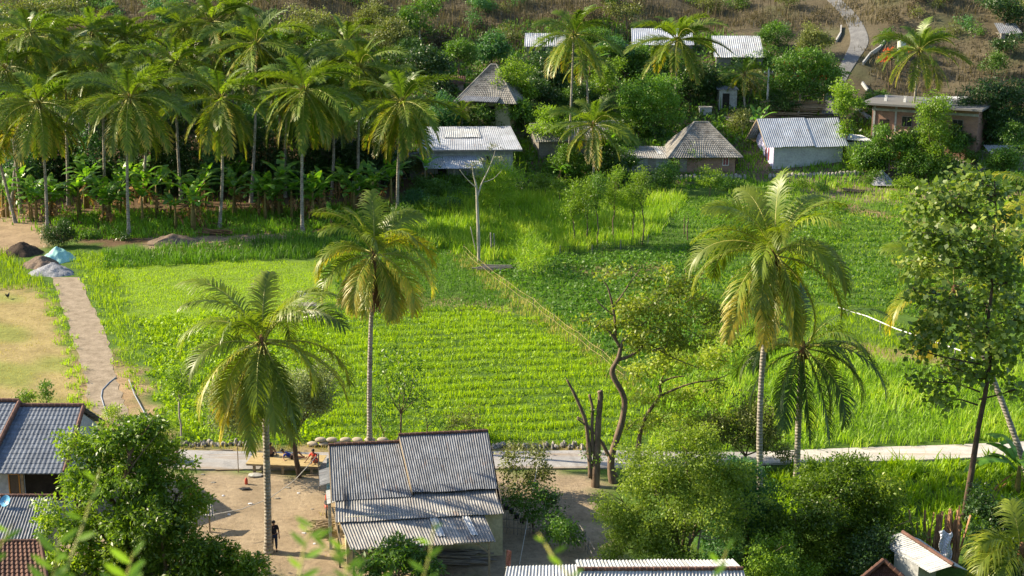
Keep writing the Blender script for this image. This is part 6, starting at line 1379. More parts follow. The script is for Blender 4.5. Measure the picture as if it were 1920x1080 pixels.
for u in range(-60, 2000, 42):
    for vr in (pr.uniform(-25, 5), pr.uniform(5, 45), pr.uniform(45, 95)):
        uu = u+pr.uniform(-20, 20); rr = pr.uniform(9, 22)
        if 1540 < uu < 1660 or (vr > 40 and not (560 < uu < 960 or 1440 < uu < 1560 or uu > 1700)) or pr.random() < .25: continue
        k += 1
        T('dry_shrub', 'small half bare shrub on the brown slope above the village', (uu, vr+rr), [(uu, vr, rr, rr*.8), (uu+rr*.5, vr+rr*.3, rr*.7, rr*.5)], mat=pr.choice(['drybush', 'drybush', 'olive', 'mid', 'blue', 'olive']), leaf=.3, aspect=.4, cov=pr.uniform(.25, .75), trunk=.06, cat='shrub', group=HS, gap=.4, sub=3, bark='bark_pale' if pr.random() < .4 else 'bark')
# clumps in the fields
CL = 'leafy clumps dotted over the far right fields'
for i in range(46):
    u = pr.uniform(1300, 1900); v = pr.choice([388, 402, 418, 440, 462, 500, 530, 556])+pr.uniform(-4, 4)
    rr = pr.uniform(7, 13)
    T('field_bush', 'dark leafy clump in the far right field', (u, v+rr*.5), [(u, v, rr, rr*.6)], mat='grass_dark', leaf=.45, aspect=.2, cov=1.1, trunk=.02, cat='field bush', group=CL, sub=1, droop=-.3)
for u, v, lab in ((1284, 392, 'small palm like sapling at the left of the far field'), (1290, 402, 'sapling on a thin stem beside the palm like one')):
    T('sapling', lab, (u, v+48), [(u, v, 12, 7)], mat='grass_dark', leaf=.4, aspect=.15, cov=1.0, trunk=.06, cat='sapling')
T('sapling', 'pale thin sapling with round top at the end of the net', (1132+0, 470), [(1136, 462, 10, 8)], mat='mid', leaf=.2, aspect=.4, cov=.7, trunk=.03, cat='sapling')
for u, v, lab in ((985, 470, 'grassy cane clump right of the timber trough'), (1000, 482, 'lower cane clump beside it at the field edge')):
    T('cane_clump', lab, (u, v+34), [(u, v, 20, 24)], mat='grass_tall', leaf=.6, aspect=.08, cov=.9, trunk=.04, cat='cane clump', droop=-.5)
# ------------------------------------------------------------------ things on the ground
def heap(name, label, u, v, rx, ry, hz, mat, seed, cat='heap'):
    b = gnd(u, v); s = pxm(b); rg = np.random.default_rng(seed); n = 40
    X, Y = np.meshgrid(np.linspace(-1.3, 1.3, n), np.linspace(-1.3, 1.3, n)); R = np.sqrt(X**2+Y**2)
    ph = rg.uniform(0, 6, 6)
    R = R*(1+.12*np.sin(np.arctan2(Y, X)*3+ph[0])+.06*np.sin(np.arctan2(Y, X)*7+ph[1]))
    Z = np.clip(1-R, -.15, 1); Z = np.where(Z > 0, Z**.85, Z)*hz
    Z = Z+np.where(R < 1, .06*np.sin(X*9+ph[2])*np.sin(Y*8+ph[3])+rg.normal(size=X.shape)*.025, 0)*hz
    idx = np.arange(n*n).reshape(n, n); Q = np.stack([idx[:-1, :-1], idx[:-1, 1:], idx[1:, 1:], idx[1:, :-1]], -1).reshape(-1, 4)
    o = np_obj(name, np.stack([X*rx/s, Y*ry/s, Z], -1).reshape(-1, 3), Q, M[mat], smooth=True); o.location = b; return tag(o, label, cat)
heap('soil_heap', 'black soil heap at the end of the gravel track', 42, 476, 36, 30, 1.25, 'black_soil', 1, 'soil heap')
heap('soil_heap', 'brown soil heap between the black heap and the gravel', 78, 498, 32, 34, 1.05, 'brown_soil', 2, 'soil heap')
heap('gravel_heap', 'grey gravel heap at the head of the track', 100, 512, 40, 32, 1.0, 'gravel', 3, 'gravel heap')
heap('sand_heap', 'pale grey sand heap on the bank by the cane clump', 1652, 338, 18, 30, 1.3, 'gravel', 4, 'sand heap')
heap('soil_heap', 'pale earth heap at the edge of the palm grove', 325, 455, 46, 40, .9, 'brown_soil', 6, 'soil heap')
o = heap('tarpaulin', 'crumpled teal tarpaulin over the heap', 108, 486, 30, 46, 1.25, 'tarp', 5, 'tarpaulin')
def blocky(name, label, cat, build_parts, loc, rz=0, group=None):
    r = empty(name, loc, label, cat, group, rz); build_parts(r); return r
# low stone wall along the field
def stone_row(label, u0, u1, v, n, h=.35, mat='stone', name='stone_wall', w_=.5):
    a = gnd(u0, v); b = gnd(u1, v+(u1-u0)*.001); pr = random.Random(n); mb = MB(); d = b-a
    for i in range(n):
        q = d*(i+.5)/n; L = d.length/n
        for z_ in (0, 1):
            mb.blob((q.x+pr.uniform(-.4, .4)*L, q.y+pr.uniform(-.25, .25), h*.25*pr.uniform(.2, 1.4)), (L*pr.uniform(.25, .75), w_*pr.uniform(.3, .6), h*pr.uniform(.25, .75)), 7, 5, .25, i+n+z_*50)
    o = mb.build(name, M[mat]); o.location = a; return tag(o, label, 'wall')
stone_row('rough stone edging between the crop and the road at the left', 302, 470, 834, 20)
stone_row('rough stone edging of the field right of the corrugated house', 920, 1095, 839, 22)
# sandbags
sb0 = None; k = 0; pr = random.Random(4)
spots = [(588+i*23+pr.uniform(-3, 3), 836, 0) for i in range(8)]+[(600+i*24+pr.uniform(-3, 3), 835, .24) for i in range(6)]
posn = ['lowest course, at the left end', 'lowest course, second from the left', 'lowest course, third from the left', 'lowest course, fourth from the left', 'lowest course, left of the palm trunk', 'lowest course, at the palm trunk', 'lowest course, behind the roof ridge', 'lowest course, at the right end',
        'upper course, at the left end', 'upper course, second from the left', 'upper course, third from the left', 'upper course, third from the right', 'upper course, second from the right', 'upper course, at the right end']
for (u, v, z), lab in zip(spots, posn):
    b = gnd(u, v)
    if sb0 is None:
        mb = MB(); mb.blob((0, 0, .13), (.36, .26, .15), 12, 8, .06, 3); o = mb.build('sandbag', M['sandbag'], smooth=True); sb0 = o
    else: o = sb0.copy(); C.objects.link(o)
    o.location = (b.x, b.y, b.z+z); o.rotation_euler = (0, 0, pr.uniform(-.3, .3)); tag(o, 'pale full sandbag of the '+lab, 'sandbag', 'sandbags stacked behind the house')
# bench platform
b = at(462, 884, 0); c = at(600, 890, 0); d = c-b; f = Fr((b.x, b.y-.2, 0), math.atan2(d.y, d.x)); Lb = d.length
R = empty('platform_bench', f.o, 'large bamboo sitting platform beside the road', 'bench', rz=f.rz)
mb = MB()
for i in range(22): mb.box((Lb/2, .05+i*.088, .55+.004*(i % 2)), (Lb, .08, .03))
mb.build('seat', M['bamboo'], R)
mb = MB(); mb.box((Lb/2, .04, .49), (Lb-.1, .07, .08)); mb.box((Lb/2, 1.85, .49), (Lb-.1, .07, .08)); mb.build('frame', M['wood'], R)
for xx, yy in ((.5, .1), (Lb-.5, .1), (.5, 1.8), (Lb-.5, 1.8), (Lb/2, .1)):
    mb = MB(); mb.box((xx, yy, .2), (.14, .14, .5)); mb.build('leg', M['wood'], R)
bench = f
mb = MB(); mb.tube([(0, 0, 0), (0, 0, .3), (0, 0, .36), (0, 0, .4)], [.09, .09, .05, .045], 12)
o = mb.build('flask', M['red'], smooth=True); o.location = at(462, 908, 0); tag(o, 'red flask standing before the sitting platform', 'flask')
mb = MB(); mb.blob((0, 0, .08), (.45, .3, .1), 10, 5, .15, 3, .6); o = mb.build('stone_slab', M['concrete']); o.location = at(478, 893, 0); tag(o, 'pale flat stone under the left end of the platform', 'stone')
mb = MB(); mb.blob((0, 0, .05), (.35, .16, .05), 10, 5, .3, 5, .6); mb.blob((.2, .05, .06), (.16, .1, .05), 8, 5, .3, 6, .6); o = mb.build('cloth_scrap', M['black']); o.location = at(458, 918, 0); tag(o, 'dark cloth scrap lying on the yard by the flask', 'cloth')
for i, (u, v, l, z) in enumerate(((375, 881, 3.0, 'dark plank lying along the road edge, left piece'), (430, 882, 1.6, 'brown plank lying along the road edge, right piece'), (415, 846, 1.4, 'pale plank beyond the road near the thin pole'), (590, 892, 1.0, 'short pale plank at the foot of the leaning trunk'))):
    mb = MB(); mb.box((0, 0, .05), (l, .16, .07)); o = mb.build('plank', M['wood' if i != 0 else 'wood_grey']); o.location = at(u, v, 0); o.rotation_euler = (0, 0, .04*i); tag(o, z, 'plank')
mb = MB(); mb.tube([(0, 0, -.2), (0.01, 0, 1.0), (0, 0, 2.1)], .03, 6); o = mb.build('pole', M['wood']); o.location = at(447, 886, 0); tag(o, 'thin brown stick upright at the left of the platform', 'pole')
# litter
for i, (u, v) in enumerate([(400, 905), (418, 930), (520, 935), (560, 925), (585, 955), (470, 945), (540, 915), (430, 965), (596, 985), (570, 1000), (380, 890), (612, 1000), (500, 1050), (590, 1020)]):
    mb = MB(); mb.blob((0, 0, .02), (random.Random(i).uniform(.08, .18), .09, .035), 6, 4, .3, i); o = mb.build('litter', M['cloth_white' if i % 2 else 'stone']); o.location = at(u, v, 0); tag(o, 'small pale scrap lying on the yard earth', 'litter', 'scraps strewn over the yard')
# well / pots by the lower left tree
mb = MB(); mb.tube([(0, 0, 0), (0, 0, .5), (0, 0, .55)], [.3, .36, .36], 14, False); mb.tube([(0, 0, .5), (0, 0, .02)], [.3, .25], 14); o = mb.build('bucket', M['red']); o.location = at(366, 935, 0); tag(o, 'red plastic tub at the edge of the large tree', 'tub')
b = at(386, 955, 1.2); R = empty('small_roof', (b.x, b.y, 0), 'tiny corrugated roof corner showing from behind the large tree', 'shed')
mb = MB(); mb.patch((-1.3, .5, 1.6), (.25, .5, 1.35), (.5, -.4, 1.0), (-1.3, -.4, 1.2), 'corr', pitch=.15, amp=.03); mb.build('roof', M['roof_pale'], R)
for x, y in ((.1, .3), (.2, -.2), (-1.1, 0)):
    mb = MB(); mb.box((x, y, .55), (.07, .07, 1.3)); mb.build('post', M['wood'], R)
b = at(318, 868, 0); R = empty('brick_oven', b, 'small brown brick hearth at the road junction', 'hearth')
mb = MB(); mb.box((0, 0, .4), (.95, .8, .8)); mb.build('base', M['brick'], R); mb = MB(); mb.box((-.1, .05, .86), (.8, .35, .1), ry=.3); mb.build('lid', M['tile_red'], R)
# flag
R = empty('flag', at(948, 1085, 0), 'orange flag hanging on a pole by the whitish lean-to', 'flag'); b = R.location
zt = zat(tuple(b), 1030); mb = MB(); mb.tube([(0, 0, 0), (0.02, 0, zt)], .03, 6); mb.build('pole', M['wood'], R)
mb = MB(); n = 10
for i in range(n):
    for k in range(4):
        def q(i, k): return (.02+k*.07*(1-.25*i/n), .05*math.sin(i*.9+k*1.3), zt-.05-i*.12)
        mb.quad(q(i, k), q(i, k+1), q(i+1, k+1), q(i+1, k))
o = mb.build('cloth', M['flag'], R, True); s_ = o.modifiers.new('s', 'SOLIDIFY'); s_.thickness = .01
# lines and pipes
def line(name, label, pts, r, mat, cat, onground=True, lift=.04):
    P = [(gnd(*p)+Vector((0, 0, lift))) if onground else p for p in pts]; mb = MB(); o0 = P[0]; mb.tube([p-o0 for p in P], r, 6)
    o = mb.build(name, M[mat], smooth=True); o.location = o0; return tag(o, label, cat)
pw = lambda p, h: gnd(*p)+Vector((0, 0, h))
line('water_pipe', 'long white pipe crossing the right fields', [pw((1572, 592), .7), pw((1625, 610), .75), pw((1680, 633), .7), pw((1740, 655), .75), pw((1805, 676), .7), pw((1830, 690), .5)], .05, 'pipe', 'pipe', False)
for i, (u, v) in enumerate(((1590, 600), (1650, 622), (1712, 646), (1790, 672))):
    mb = MB(); mb.box((0, 0, .3), (.08, .08, .75)); o = mb.build('pipe_support', M['wood_grey']); o.location = gnd(u, v); tag(o, 'short post carrying the white pipe', 'post', 'posts under the white pipe')
line('hose', 'bent grey hose on the gravel track', [(218, 708), (205, 718), (192, 732), (190, 745), (195, 762), (202, 780)], .045, 'hose', 'hose')
line('water_pipe', 'pale blue pipe running beside the track to the road', [(242, 715), (252, 742), (270, 775), (288, 812), (310, 845), (340, 880)], .04, 'hose', 'pipe', lift=.12)
a = at(597, 852, 2.2); b = at(505, 935, 1.6); c = at(400, 965, 1.4)
line('washing_line', 'pale sagging washing line over the yard', [a, a.lerp(b, .5)+Vector((0, 0, -.25)), b, b.lerp(c, .5)+Vector((0, 0, -.15)), c], .022, 'rope', 'line', False)
mb = MB(); mb.tube([(0, 0, 0), (0, 0, 2.25)], .04, 6); o = mb.build('pole', M['wood_grey']); o.location = (a.x, a.y, 0); tag(o, 'post holding the washing line by the side awning', 'pole')
a = at(1012, 848, 2.4); b = at(974, 1058, .4); line('guy_wire', 'thin pale wire dropping beside the climber bushes', [a, a.lerp(b, .5)+Vector((0, 0, -.1)), b], .014, 'rope', 'wire', False)
# utility pole
b = gnd(1438, 216); R = empty('utility_pole', b, 'grey concrete utility pole beside the woodpile', 'utility pole'); zt = zat(tuple(b), 128)-b.z
mb = MB(); mb.tube([(0, 0, -.5), (0, 0, zt)], [.17, .11], 10); mb.build('shaft', M['concrete'], R, True); mb = MB(); mb.box((0, 0, zt-.6), (1.2, .1, .1)); mb.build('crossarm', M['wood_grey'], R)
for x in (-.5, 0, .5):
    mb = MB(); mb.tube([(x, 0, zt-.55), (x, 0, zt-.38)], .05, 8); mb.build('insulator', M['white'], R)
# woodpile, bamboo rails
def sticks(name, label, u, v, n, L, h, mat, seed, cat, ang=0, spread_a=.15, slope=0):
    b = gnd(u, v); pr = random.Random(seed); mb = MB()
    for i in range(n):
        a = ang+pr.uniform(-spread_a, spread_a); z = .1+h*pr.random(); l = L*pr.uniform(.6, 1); c_ = Vector((pr.uniform(-.3, .3)*L*.5, pr.uniform(-.5, .5), z))
        d_ = Vector((math.cos(a), math.sin(a)*.6, slope+pr.uniform(-.06, .06)))*l/2; mb.tube([c_-d_, c_+d_], pr.uniform(.04, .08), 5)
    o = mb.build(name, M[mat]); o.location = b; return tag(o, label, cat)
sticks('woodpile', 'heap of old timber beside the banana plant', 1392, 238, 40, 4.2, .9, 'wood_grey', 1, 'woodpile', -.5, .4, -.1)
sticks('bamboo_stack', 'stack of long bamboo poles behind the zinc roofed house', 1490, 216, 46, 7.5, 1.7, 'wood', 2, 'pole stack', 0, .08)
sticks('log_pile', 'fallen branches on the bank right of the zinc roofed house', 1600, 362, 10, 3, .3, 'bark', 3, 'log pile', -.7, .4)
sticks('timber_trough', 'old grey timber trough at the grass edge', 925, 507, 14, 3.1, .35, 'wood_grey', 4, 'timber', -.03, .05)
sticks('branch_pile', 'pile of dry palm branches on the grove floor', 400, 440, 12, 4, .5, 'dry_frond', 5, 'branch pile', -.4, .3)
sticks('branch_pile', 'dry sticks heaped under the awning house corner', 604, 1000, 26, 1.4, .5, 'wood', 6, 'branch pile', .6, .8)
sticks('timber_stack', 'boards stored in the shade under the pale awning', 850, 1055, 22, 3.6, .5, 'wood_grey', 7, 'timber', .1, .25)
# bundle of split timber standing by the white roof
b = at(1762, 1062, 0); pr = random.Random(3); mb = MB()
for i in range(54):
    x = pr.uniform(-1.1, 1.1); l = pr.uniform(1.4, 3.1); a = pr.uniform(-.45, .45)+x*.15
    mb.beam((x, pr.uniform(-.3, .3), 0), (x+math.sin(a)*l*.5, pr.uniform(-.2, .6), l), pr.uniform(.07, .15), .03)
o = mb.build('timber_bundle', M['plank']); o.location = b; tag(o, 'bundle of reddish split boards standing on end at the lower right', 'timber bundle')
q = at(1768, 1010, 2.3)
mb = MB(); n = 10
def cq(i, k): return (-.3+.6*k/8+.06*math.sin(i), -.25-.12*math.sin(k*1.1+i*.4)-.04*i, .5-i*.13+.1*math.sin(k*.8))
for i in range(n):
    for k in range(8): mb.quad(cq(i, k), cq(i, k+1), cq(i+1, k+1), cq(i+1, k))
o = mb.build('sheet_of_cloth', M['cloth_white'], smooth=True); o.location = q; s_ = o.modifiers.new('s', 'SOLIDIFY'); s_.thickness = .015; tag(o, 'white cloth hung over the standing boards', 'cloth')
# net at the thin trees
P0, P1, P2 = gnd(990, 480), gnd(1110, 478), gnd(1215, 458); R = empty('net_fence', P0, 'sagging dark green net at the foot of the thin trees', 'fence'); mb = MB()
for a, b in ((P0, P1), (P1, P2)):
    for j in range(7):
        z = .08+j*.13; mb.beam(a-P0+Vector((0, 0, z)), b-P0+Vector((0, 0, z)), .022, .022)
    m = int((b-a).length/.25)
    for i in range(m):
        q = a.lerp(b, i/m)-P0; mb.beam(q, q+Vector((0, 0, .88)), .018, .018)
mb.build('mesh', M['net'], R)
for q in (P0, P1, P2, P0.lerp(P1, .5), P1.lerp(P2, .5)):
    mb = MB(); mb.box((q-P0)+Vector((0, 0, .45)), (.07, .07, 1.1)); mb.build('post', M['wood_grey'], R)
# stakes of the diagonal boundary and beside the lane
bnd = [(870, 478), (905, 510), (950, 545), (1000, 580), (1040, 612), (1085, 645), (1130, 680), (1170, 715)]
P = [gnd(*q) for q in bnd]; R = empty('boundary_fence', P[0], 'sagging string fence on thin stakes along the diagonal boundary', 'fence')
for q in P:
    mb = MB(); mb.box(q-P[0]+Vector((0, 0, .5)), (.05, .05, 1.1)); mb.build('stake', M['wood'], R)
for z in (.45, .9):
    mb = MB(); pts = []
    for a, b in zip(P, P[1:]): pts += [a-P[0]+Vector((0, 0, z)), a.lerp(b, .5)-P[0]+Vector((0, 0, z-.12))]
    mb.tube(pts+[P[-1]-P[0]+Vector((0, 0, z))], .01, 4); mb.build('string', M['bamboo'], R)
P = [gnd(u, v) for u, v in ((935, 1000), (985, 1005), (1040, 1000), (1085, 1010), (1115, 1060))]; R = empty('stick_fence', P[0], 'rickety stick fence at the end of the lane', 'fence')
for a, b in zip(P, P[1:]):
    for i in range(7):
        q = a.lerp(b, i/7)-P[0]; mb = MB(); mb.beam(q, q+Vector((random.uniform(-.1, .1), 0, random.uniform(.8, 1.3))), .04); mb.build('stake', M['wood_grey'], R)
    for z in (.4, .85):
        mb = MB(); mb.beam(a-P[0]+Vector((0, 0, z)), b-P[0]+Vector((0, 0, z)), .035); mb.build('rail', M['wood_grey'], R)
# field shelter
b = gnd(578, 584); R = empty('field_shelter', b, 'little raised hut with blue white roof in the field', 'shelter'); s = pxm(b); z0 = zat(tuple(b), 578)-b.z; z1 = zat(tuple(b), 548)-b.z
mb = MB(); mb.patch((-.95, .5, z1), (-.1, .5, z1), (.1, -.3, z1-.35), (-.75, -.3, z1-.35), 'flat', thick=.03); mb.build('roof', M['roof_zinc'], R)
mb = MB(); mb.box((-.1, .2, .55), (1.5, 1.1, .06)); mb.build('platform', M['wood_grey'], R)
for x, y in ((-.8, -.25), (.55, -.25), (-.8, .65), (.55, .65)):
    mb = MB(); mb.box((x, y, .22), (.07, .07, .6)); mb.build('leg', M['wood'], R)
for x in (-.75, -.05):
    mb = MB(); mb.box((x, .1, .6+(z1-.9)/2+.1), (.05, .05, z1-.75)); mb.build('post', M['wood'], R)
# guard walls beside the slope path
for lab, pts in (('white kerb wall curving along the slope path on its right', [(1662, 64), (1660, 78), (1650, 92), (1632, 104), (1618, 122)]), ('grey parapet on the left edge of the slope path', [(1577, 52), (1576, 66), (1568, 80)]), ('white kerb wall stepping down to the flat brick house', [(1616, 158), (1626, 172)]), ('pale stair wall beside the flat brick house', [(1605, 205), (1622, 218), (1640, 230)])):
    P = [gnd(*q) for q in pts]; mb = MB()
    for a, b in zip(P, P[1:]): mb.beam(a-P[0]+Vector((0, 0, .15)), b-P[0]+Vector((0, 0, .15)), .2, .6)
    o = mb.build('kerb_wall', M['concrete' if 'grey' in lab else 'plaster']); o.location = P[0]; tag(o, lab, 'wall')
# retaining walls in village
for lab, a, b, h in (('low rubble wall in front of the brick house', (1180, 334), (1400, 334), .6), ('rubble bank wall below the zinc roofed house', (1440, 332), (1620, 326), .5), ('low wall of the sandy lot at the right', (1690, 322), (1900, 322), .5)):
    A, B = gnd(*a), gnd(*b); n = 26; mb = MB(); pr = random.Random(9)
    for i in range(n):
        q = A.lerp(B, (i+.5)/n); q.z = Hf(q.x, q.y); mb.blob(q-A, ((B-A).length/n*.6, .3, h*pr.uniform(.7, 1.1)), 6, 5, .2, i)
    o = mb.build('rubble_wall', M['stone']); o.location = A; tag(o, lab, 'wall')
for i, (u, v) in enumerate(((1330, 215), )):
    mb = MB(); mb.box((0, 0, .5), (1.6, 1.0, 1.0)); mb.box((0, 0, 1.03), (1.8, 1.2, .06)); mb.box((-.5, -.53, .5), (.4, .04, .6)); o = mb.build('water_basin', M['concrete']); o.location = gnd(u-8, v); tag(o, 'grey concrete basin on the village lane', 'basin')
mb = MB(); mb.tube([(0, 0, 0), (0, 0, .45)], [.3, .4], 12); mb.blob((0, 0, .5), (.36, .36, .1), 10, 5); o = mb.build('planter', M['tile_red']); o.location = gnd(1824, 308); tag(o, 'red clay planter under the small bush on the sandy lot', 'planter')
# rooster-sized things: two hens on the dry plot
def hen(label, u, v, rz):
    b = gnd(u, v); R = empty('hen', b, label, 'hen', rz=rz); mb = MB()
    mb.blob((0, 0, .27), (.18, .11, .12), 10, 7); mb.tube([(.1, 0, .3), (.17, 0, .42), (.2, 0, .47), (.26, 0, .46)], [.08, .05, .045, .01], 8)
    mb.tube([(-.1, 0, .3), (-.22, 0, .4), (-.28, 0, .5)], [.08, .06, .02], 6)
    for s in (-1, 1): mb.tube([(0, s*.05, .2), (.01, s*.05, .02), (.06, s*.05, 0)], [.03, .012, .01], 5)
    mb.build('body', M['black'], R, True); mb = MB(); mb.blob((.2, 0, .52), (.035, .008, .03), 6, 4); mb.build('comb', M['red'], R)
hen('black hen on the bare plot near the left edge', 15, 560, 1.2)

# ------------------------------------------------------------------ people
def skinned(name, verts, edges, radii, mat, parent, sub=2):
    me = bpy.data.meshes.new(name); me.from_pydata([tuple(v) for v in verts], edges, []); me.materials.append(M[mat])
    o = bpy.data.objects.new(name, me); C.objects.link(o); o.parent = parent
    o.modifiers.new('skin', 'SKIN'); sv_ = me.skin_vertices[0].data
    for i, r_ in enumerate(radii): sv_[i].radius = (r_, r_) if not isinstance(r_, tuple) else r_
    sv_[0].use_root = True
    o.modifiers['skin'].use_smooth_shade = True; o.modifiers.new('sub', 'SUBSURF').levels = sub; o.modifiers['sub'].render_levels = sub
    return o
def person(label, loc, rz, J, shirt, trousers, sleeve=.5, legs=1.0):
    """J: pelvis, chest, neck, head, then per side shoulder, elbow, wrist, hip, knee, ankle, toe"""
    R = empty('person', loc, label, 'person', rz=rz)
    V = []; E = []; Rd = []
    def add(p, r_, par=None):
        V.append(Vector(p)); Rd.append(r_)
        if par is not None: E.append((par, len(V)-1))
        return len(V)-1
    pel = add(J['pelvis'], (.15, .11)); mid = add(Vector(J['pelvis']).lerp(Vector(J['chest']), .5), (.135, .1), pel); ch = add(J['chest'], (.17, .11), mid)
    nb = add(Vector(J['chest']).lerp(Vector(J['neck']), .75), (.1, .08), ch); ne = add(J['neck'], .055, nb)
    hv = Vector(J['head']); nv = Vector(J['neck']); up = (hv-nv).normalized()
    h0 = add(nv.lerp(hv, .45), (.075, .08), ne); h1 = add(hv, (.082, .098), h0); h2 = add(hv+up*.085, (.06, .07), h1)
    fw = Vector(J.get('face', (0, -1, 0)))
    add(hv+fw*.1-up*.01, .018, h1)                                # nose
    for s in ('L', 'R'):
        sh = add(J['sh'+s], .062, ch); el = add(J['el'+s], .042, sh); wr = add(J['wr'+s], .028, el)
        d = (Vector(J['wr'+s])-Vector(J['el'+s])).normalized(); si = d.orthogonal().normalized(); pm = add(Vector(J['wr'+s])+d*.06, (.034, .02), wr)
        for k in range(4):
            f0 = Vector(J['wr'+s])+d*.1+si*(k-1.5)*.02; a = add(f0, .0095, pm); add(f0+d*(.065+.012*(1.5-abs(k-1.5)))+d.cross(si)*.015, .0075, a)
        a = add(Vector(J['wr'+s])+d*.05+si*.04, .011, pm); add(Vector(J['wr'+s])+d*.09+si*.055, .009, a)
        hp = add(J['hp'+s], .09, pel); kn = add(J['kn'+s], .058, hp); an = add(J['an'+s], .038, kn); add(J['to'+s], .03, an)
    skinned('body', V, E, Rd, 'skin', R)
    # clothes follow the same skeleton with a little more radius
    V, E, Rd = [], [], []
    pel = add(Vector(J['pelvis']), (.165, .125)); mid = add(Vector(J['pelvis']).lerp(Vector(J['chest']), .5), (.155, .118), pel); ch = add(J['chest'], (.185, .125), mid); add(Vector(J['chest']).lerp(Vector(J['neck']), .7), (.105, .085), ch)
    for s in ('L', 'R'):
        sh = add(J['sh'+s], .075, ch); e0 = Vector(J['sh'+s]).lerp(Vector(J['el'+s]), min(1, sleeve*1.6)); a = add(e0, .062, sh)
        if sleeve > .7: add(Vector(J['el'+s]).lerp(Vector(J['wr'+s]), .9), .042, a)
    skinned('shirt', V, E, Rd, shirt, R)
    V, E, Rd = [], [], []
    pel = add(Vector(J['pelvis'])+Vector((0, 0, .02)), (.165, .13))
    for s in ('L', 'R'):
        hp = add(J['hp'+s], .105, pel); kn = add(Vector(J['hp'+s]).lerp(Vector(J['kn'+s]), min(1, legs*1.6)), .075, hp)
        if legs > .7: add(Vector(J['kn'+s]).lerp(Vector(J['an'+s]), .9), .058, kn)
    skinned('trousers', V, E, Rd, trousers, R)
    mb = MB(); c_ = hv+up*.045-fw*.018; mb.blob(c_, (.1, .108, .095), 12, 8, .03, 2); mb.build('hair', M['hair'], R, True)
    if legs > .7:
        for s in ('L', 'R'):
            mb = MB(); mb.blob((Vector(J['an'+s]).lerp(Vector(J['to'+s]), .55))+Vector((0, 0, -.03)), (.05, .13, .045), 8, 5); mb.build('shoe', M['black'], R, True)
    return R
stand = dict(pelvis=(0, 0, .92), chest=(0, 0, 1.25), neck=(0, -.01, 1.46), head=(0, -.03, 1.58), shL=(.18, 0, 1.38), elL=(.24, .02, 1.1), wrL=(.26, -.06, .86), shR=(-.18, 0, 1.38), elR=(-.24, .03, 1.1), wrR=(-.25, -.03, .86),
  hpL=(.09, 0, .88), knL=(.1, -.06, .49), anL=(.1, .02, .09), toL=(.12, -.14, .04), hpR=(-.09, 0, .88), knR=(-.1, .03, .49), anR=(-.1, .16, .1), toR=(-.11, .02, .04))
person('person in black walking beside the near palm trunk', at(515, 1033, 0), math.radians(10), stand, 'navy', 'jeans')
sit = dict(pelvis=(0, 0, .1), chest=(0, .03, .42), neck=(0, .02, .62), head=(.01, .0, .75), shL=(.18, .03, .54), elL=(.27, .1, .3), wrL=(.33, .2, .06), shR=(-.18, .03, .54), elR=(-.3, .0, .3), wrR=(-.42, -.08, .06), face=(0, 1, 0),
  hpL=(.1, .04, .1), knL=(.14, .42, .14), anL=(.12, .5, -.28), toL=(.12, .62, -.3), hpR=(-.1, .04, .1), knR=(-.12, .42, .12), anR=(-.1, .5, -.28), toR=(-.1, .62, -.3))
person('person in a brownish shirt sitting at the left of the platform with back turned', bench.w(1.15, 1.35, .58), 0, sit, 'grey_shirt', 'navy', .5, .5)
lie = dict(pelvis=(0, 0, .1), chest=(-.3, .02, .22), neck=(-.48, .03, .34), head=(-.55, .02, .46), shL=(-.36, -.15, .3), elL=(-.5, -.22, .14), wrL=(-.4, -.38, .04), shR=(-.36, .2, .3), elR=(-.52, .28, .12), wrR=(-.42, .4, .04), face=(.6, -.6, 0),
  hpL=(.08, -.08, .1), knL=(.45, -.12, .14), anL=(.84, -.14, .06), toL=(.94, -.14, .16), hpR=(.08, .09, .1), knR=(.38, .12, .36), anR=(.62, .14, .06), toR=(.76, .14, .05))
person('person in a blue top reclining on the platform behind the palm trunk', bench.w(Lb*.56, 1.2, .58), 0, lie, 'blue_shirt', 'navy', .5, .5)
sit2 = dict(pelvis=(0, 0, .12), chest=(-.05, -.06, .42), neck=(-.08, -.1, .6), head=(-.08, -.13, .72), shL=(.13, -.1, .52), elL=(.1, -.3, .36), wrL=(-.02, -.42, .28), shR=(-.23, -.04, .52), elR=(-.4, -.1, .28), wrR=(-.55, -.2, .05),
  hpL=(.1, -.03, .12), knL=(.12, -.4, .2), anL=(.1, -.42, -.22), toL=(.1, -.55, -.26), hpR=(-.1, -.03, .12), knR=(-.12, -.38, .38), anR=(-.1, -.45, .08), toR=(-.1, -.58, .04))
person('person in red sitting by the leaning trunk on the platform', bench.w(Lb-.42, .75, .58), math.radians(-10), sit2, 'red_shirt', 'red_shirt', .5, .5)
# motorcycle under the eave
b = at(613, 962, 0); R = empty('motorcycle', b, 'black and red motorcycle parked under the left eave', 'motorcycle', rz=math.radians(96))
for x in (-.62, .62):
    mb = MB(); n = 20; mb.tube([(x+.28*math.cos(2*math.pi*i/n), 0, .3+.28*math.sin(2*math.pi*i/n)) for i in range(n+1)], .05, 8); w2 = mb.build('wheel', M['black'], R, True)
    mb = MB(); mb.tube([(x, -.05, .3), (x, .05, .3)], .06, 8)
    for i in range(6): mb.beam((x, 0, .3), (x+.24*math.cos(i*1.047), 0, .3+.24*math.sin(i*1.047)), .02)
    mb.build('rim', M['metal'], w2)
mb = MB(); mb.blob((-.1, 0, .5), (.42, .13, .17), 12, 7); mb.tube([(.2, 0, .5), (.4, 0, .85), (.36, 0, .98)], [.1, .08, .05], 8); mb.build('body', M['red'], R, True)
mb = MB(); mb.blob((-.28, 0, .74), (.4, .13, .07), 12, 6); mb.build('seat', M['black'], R, True)
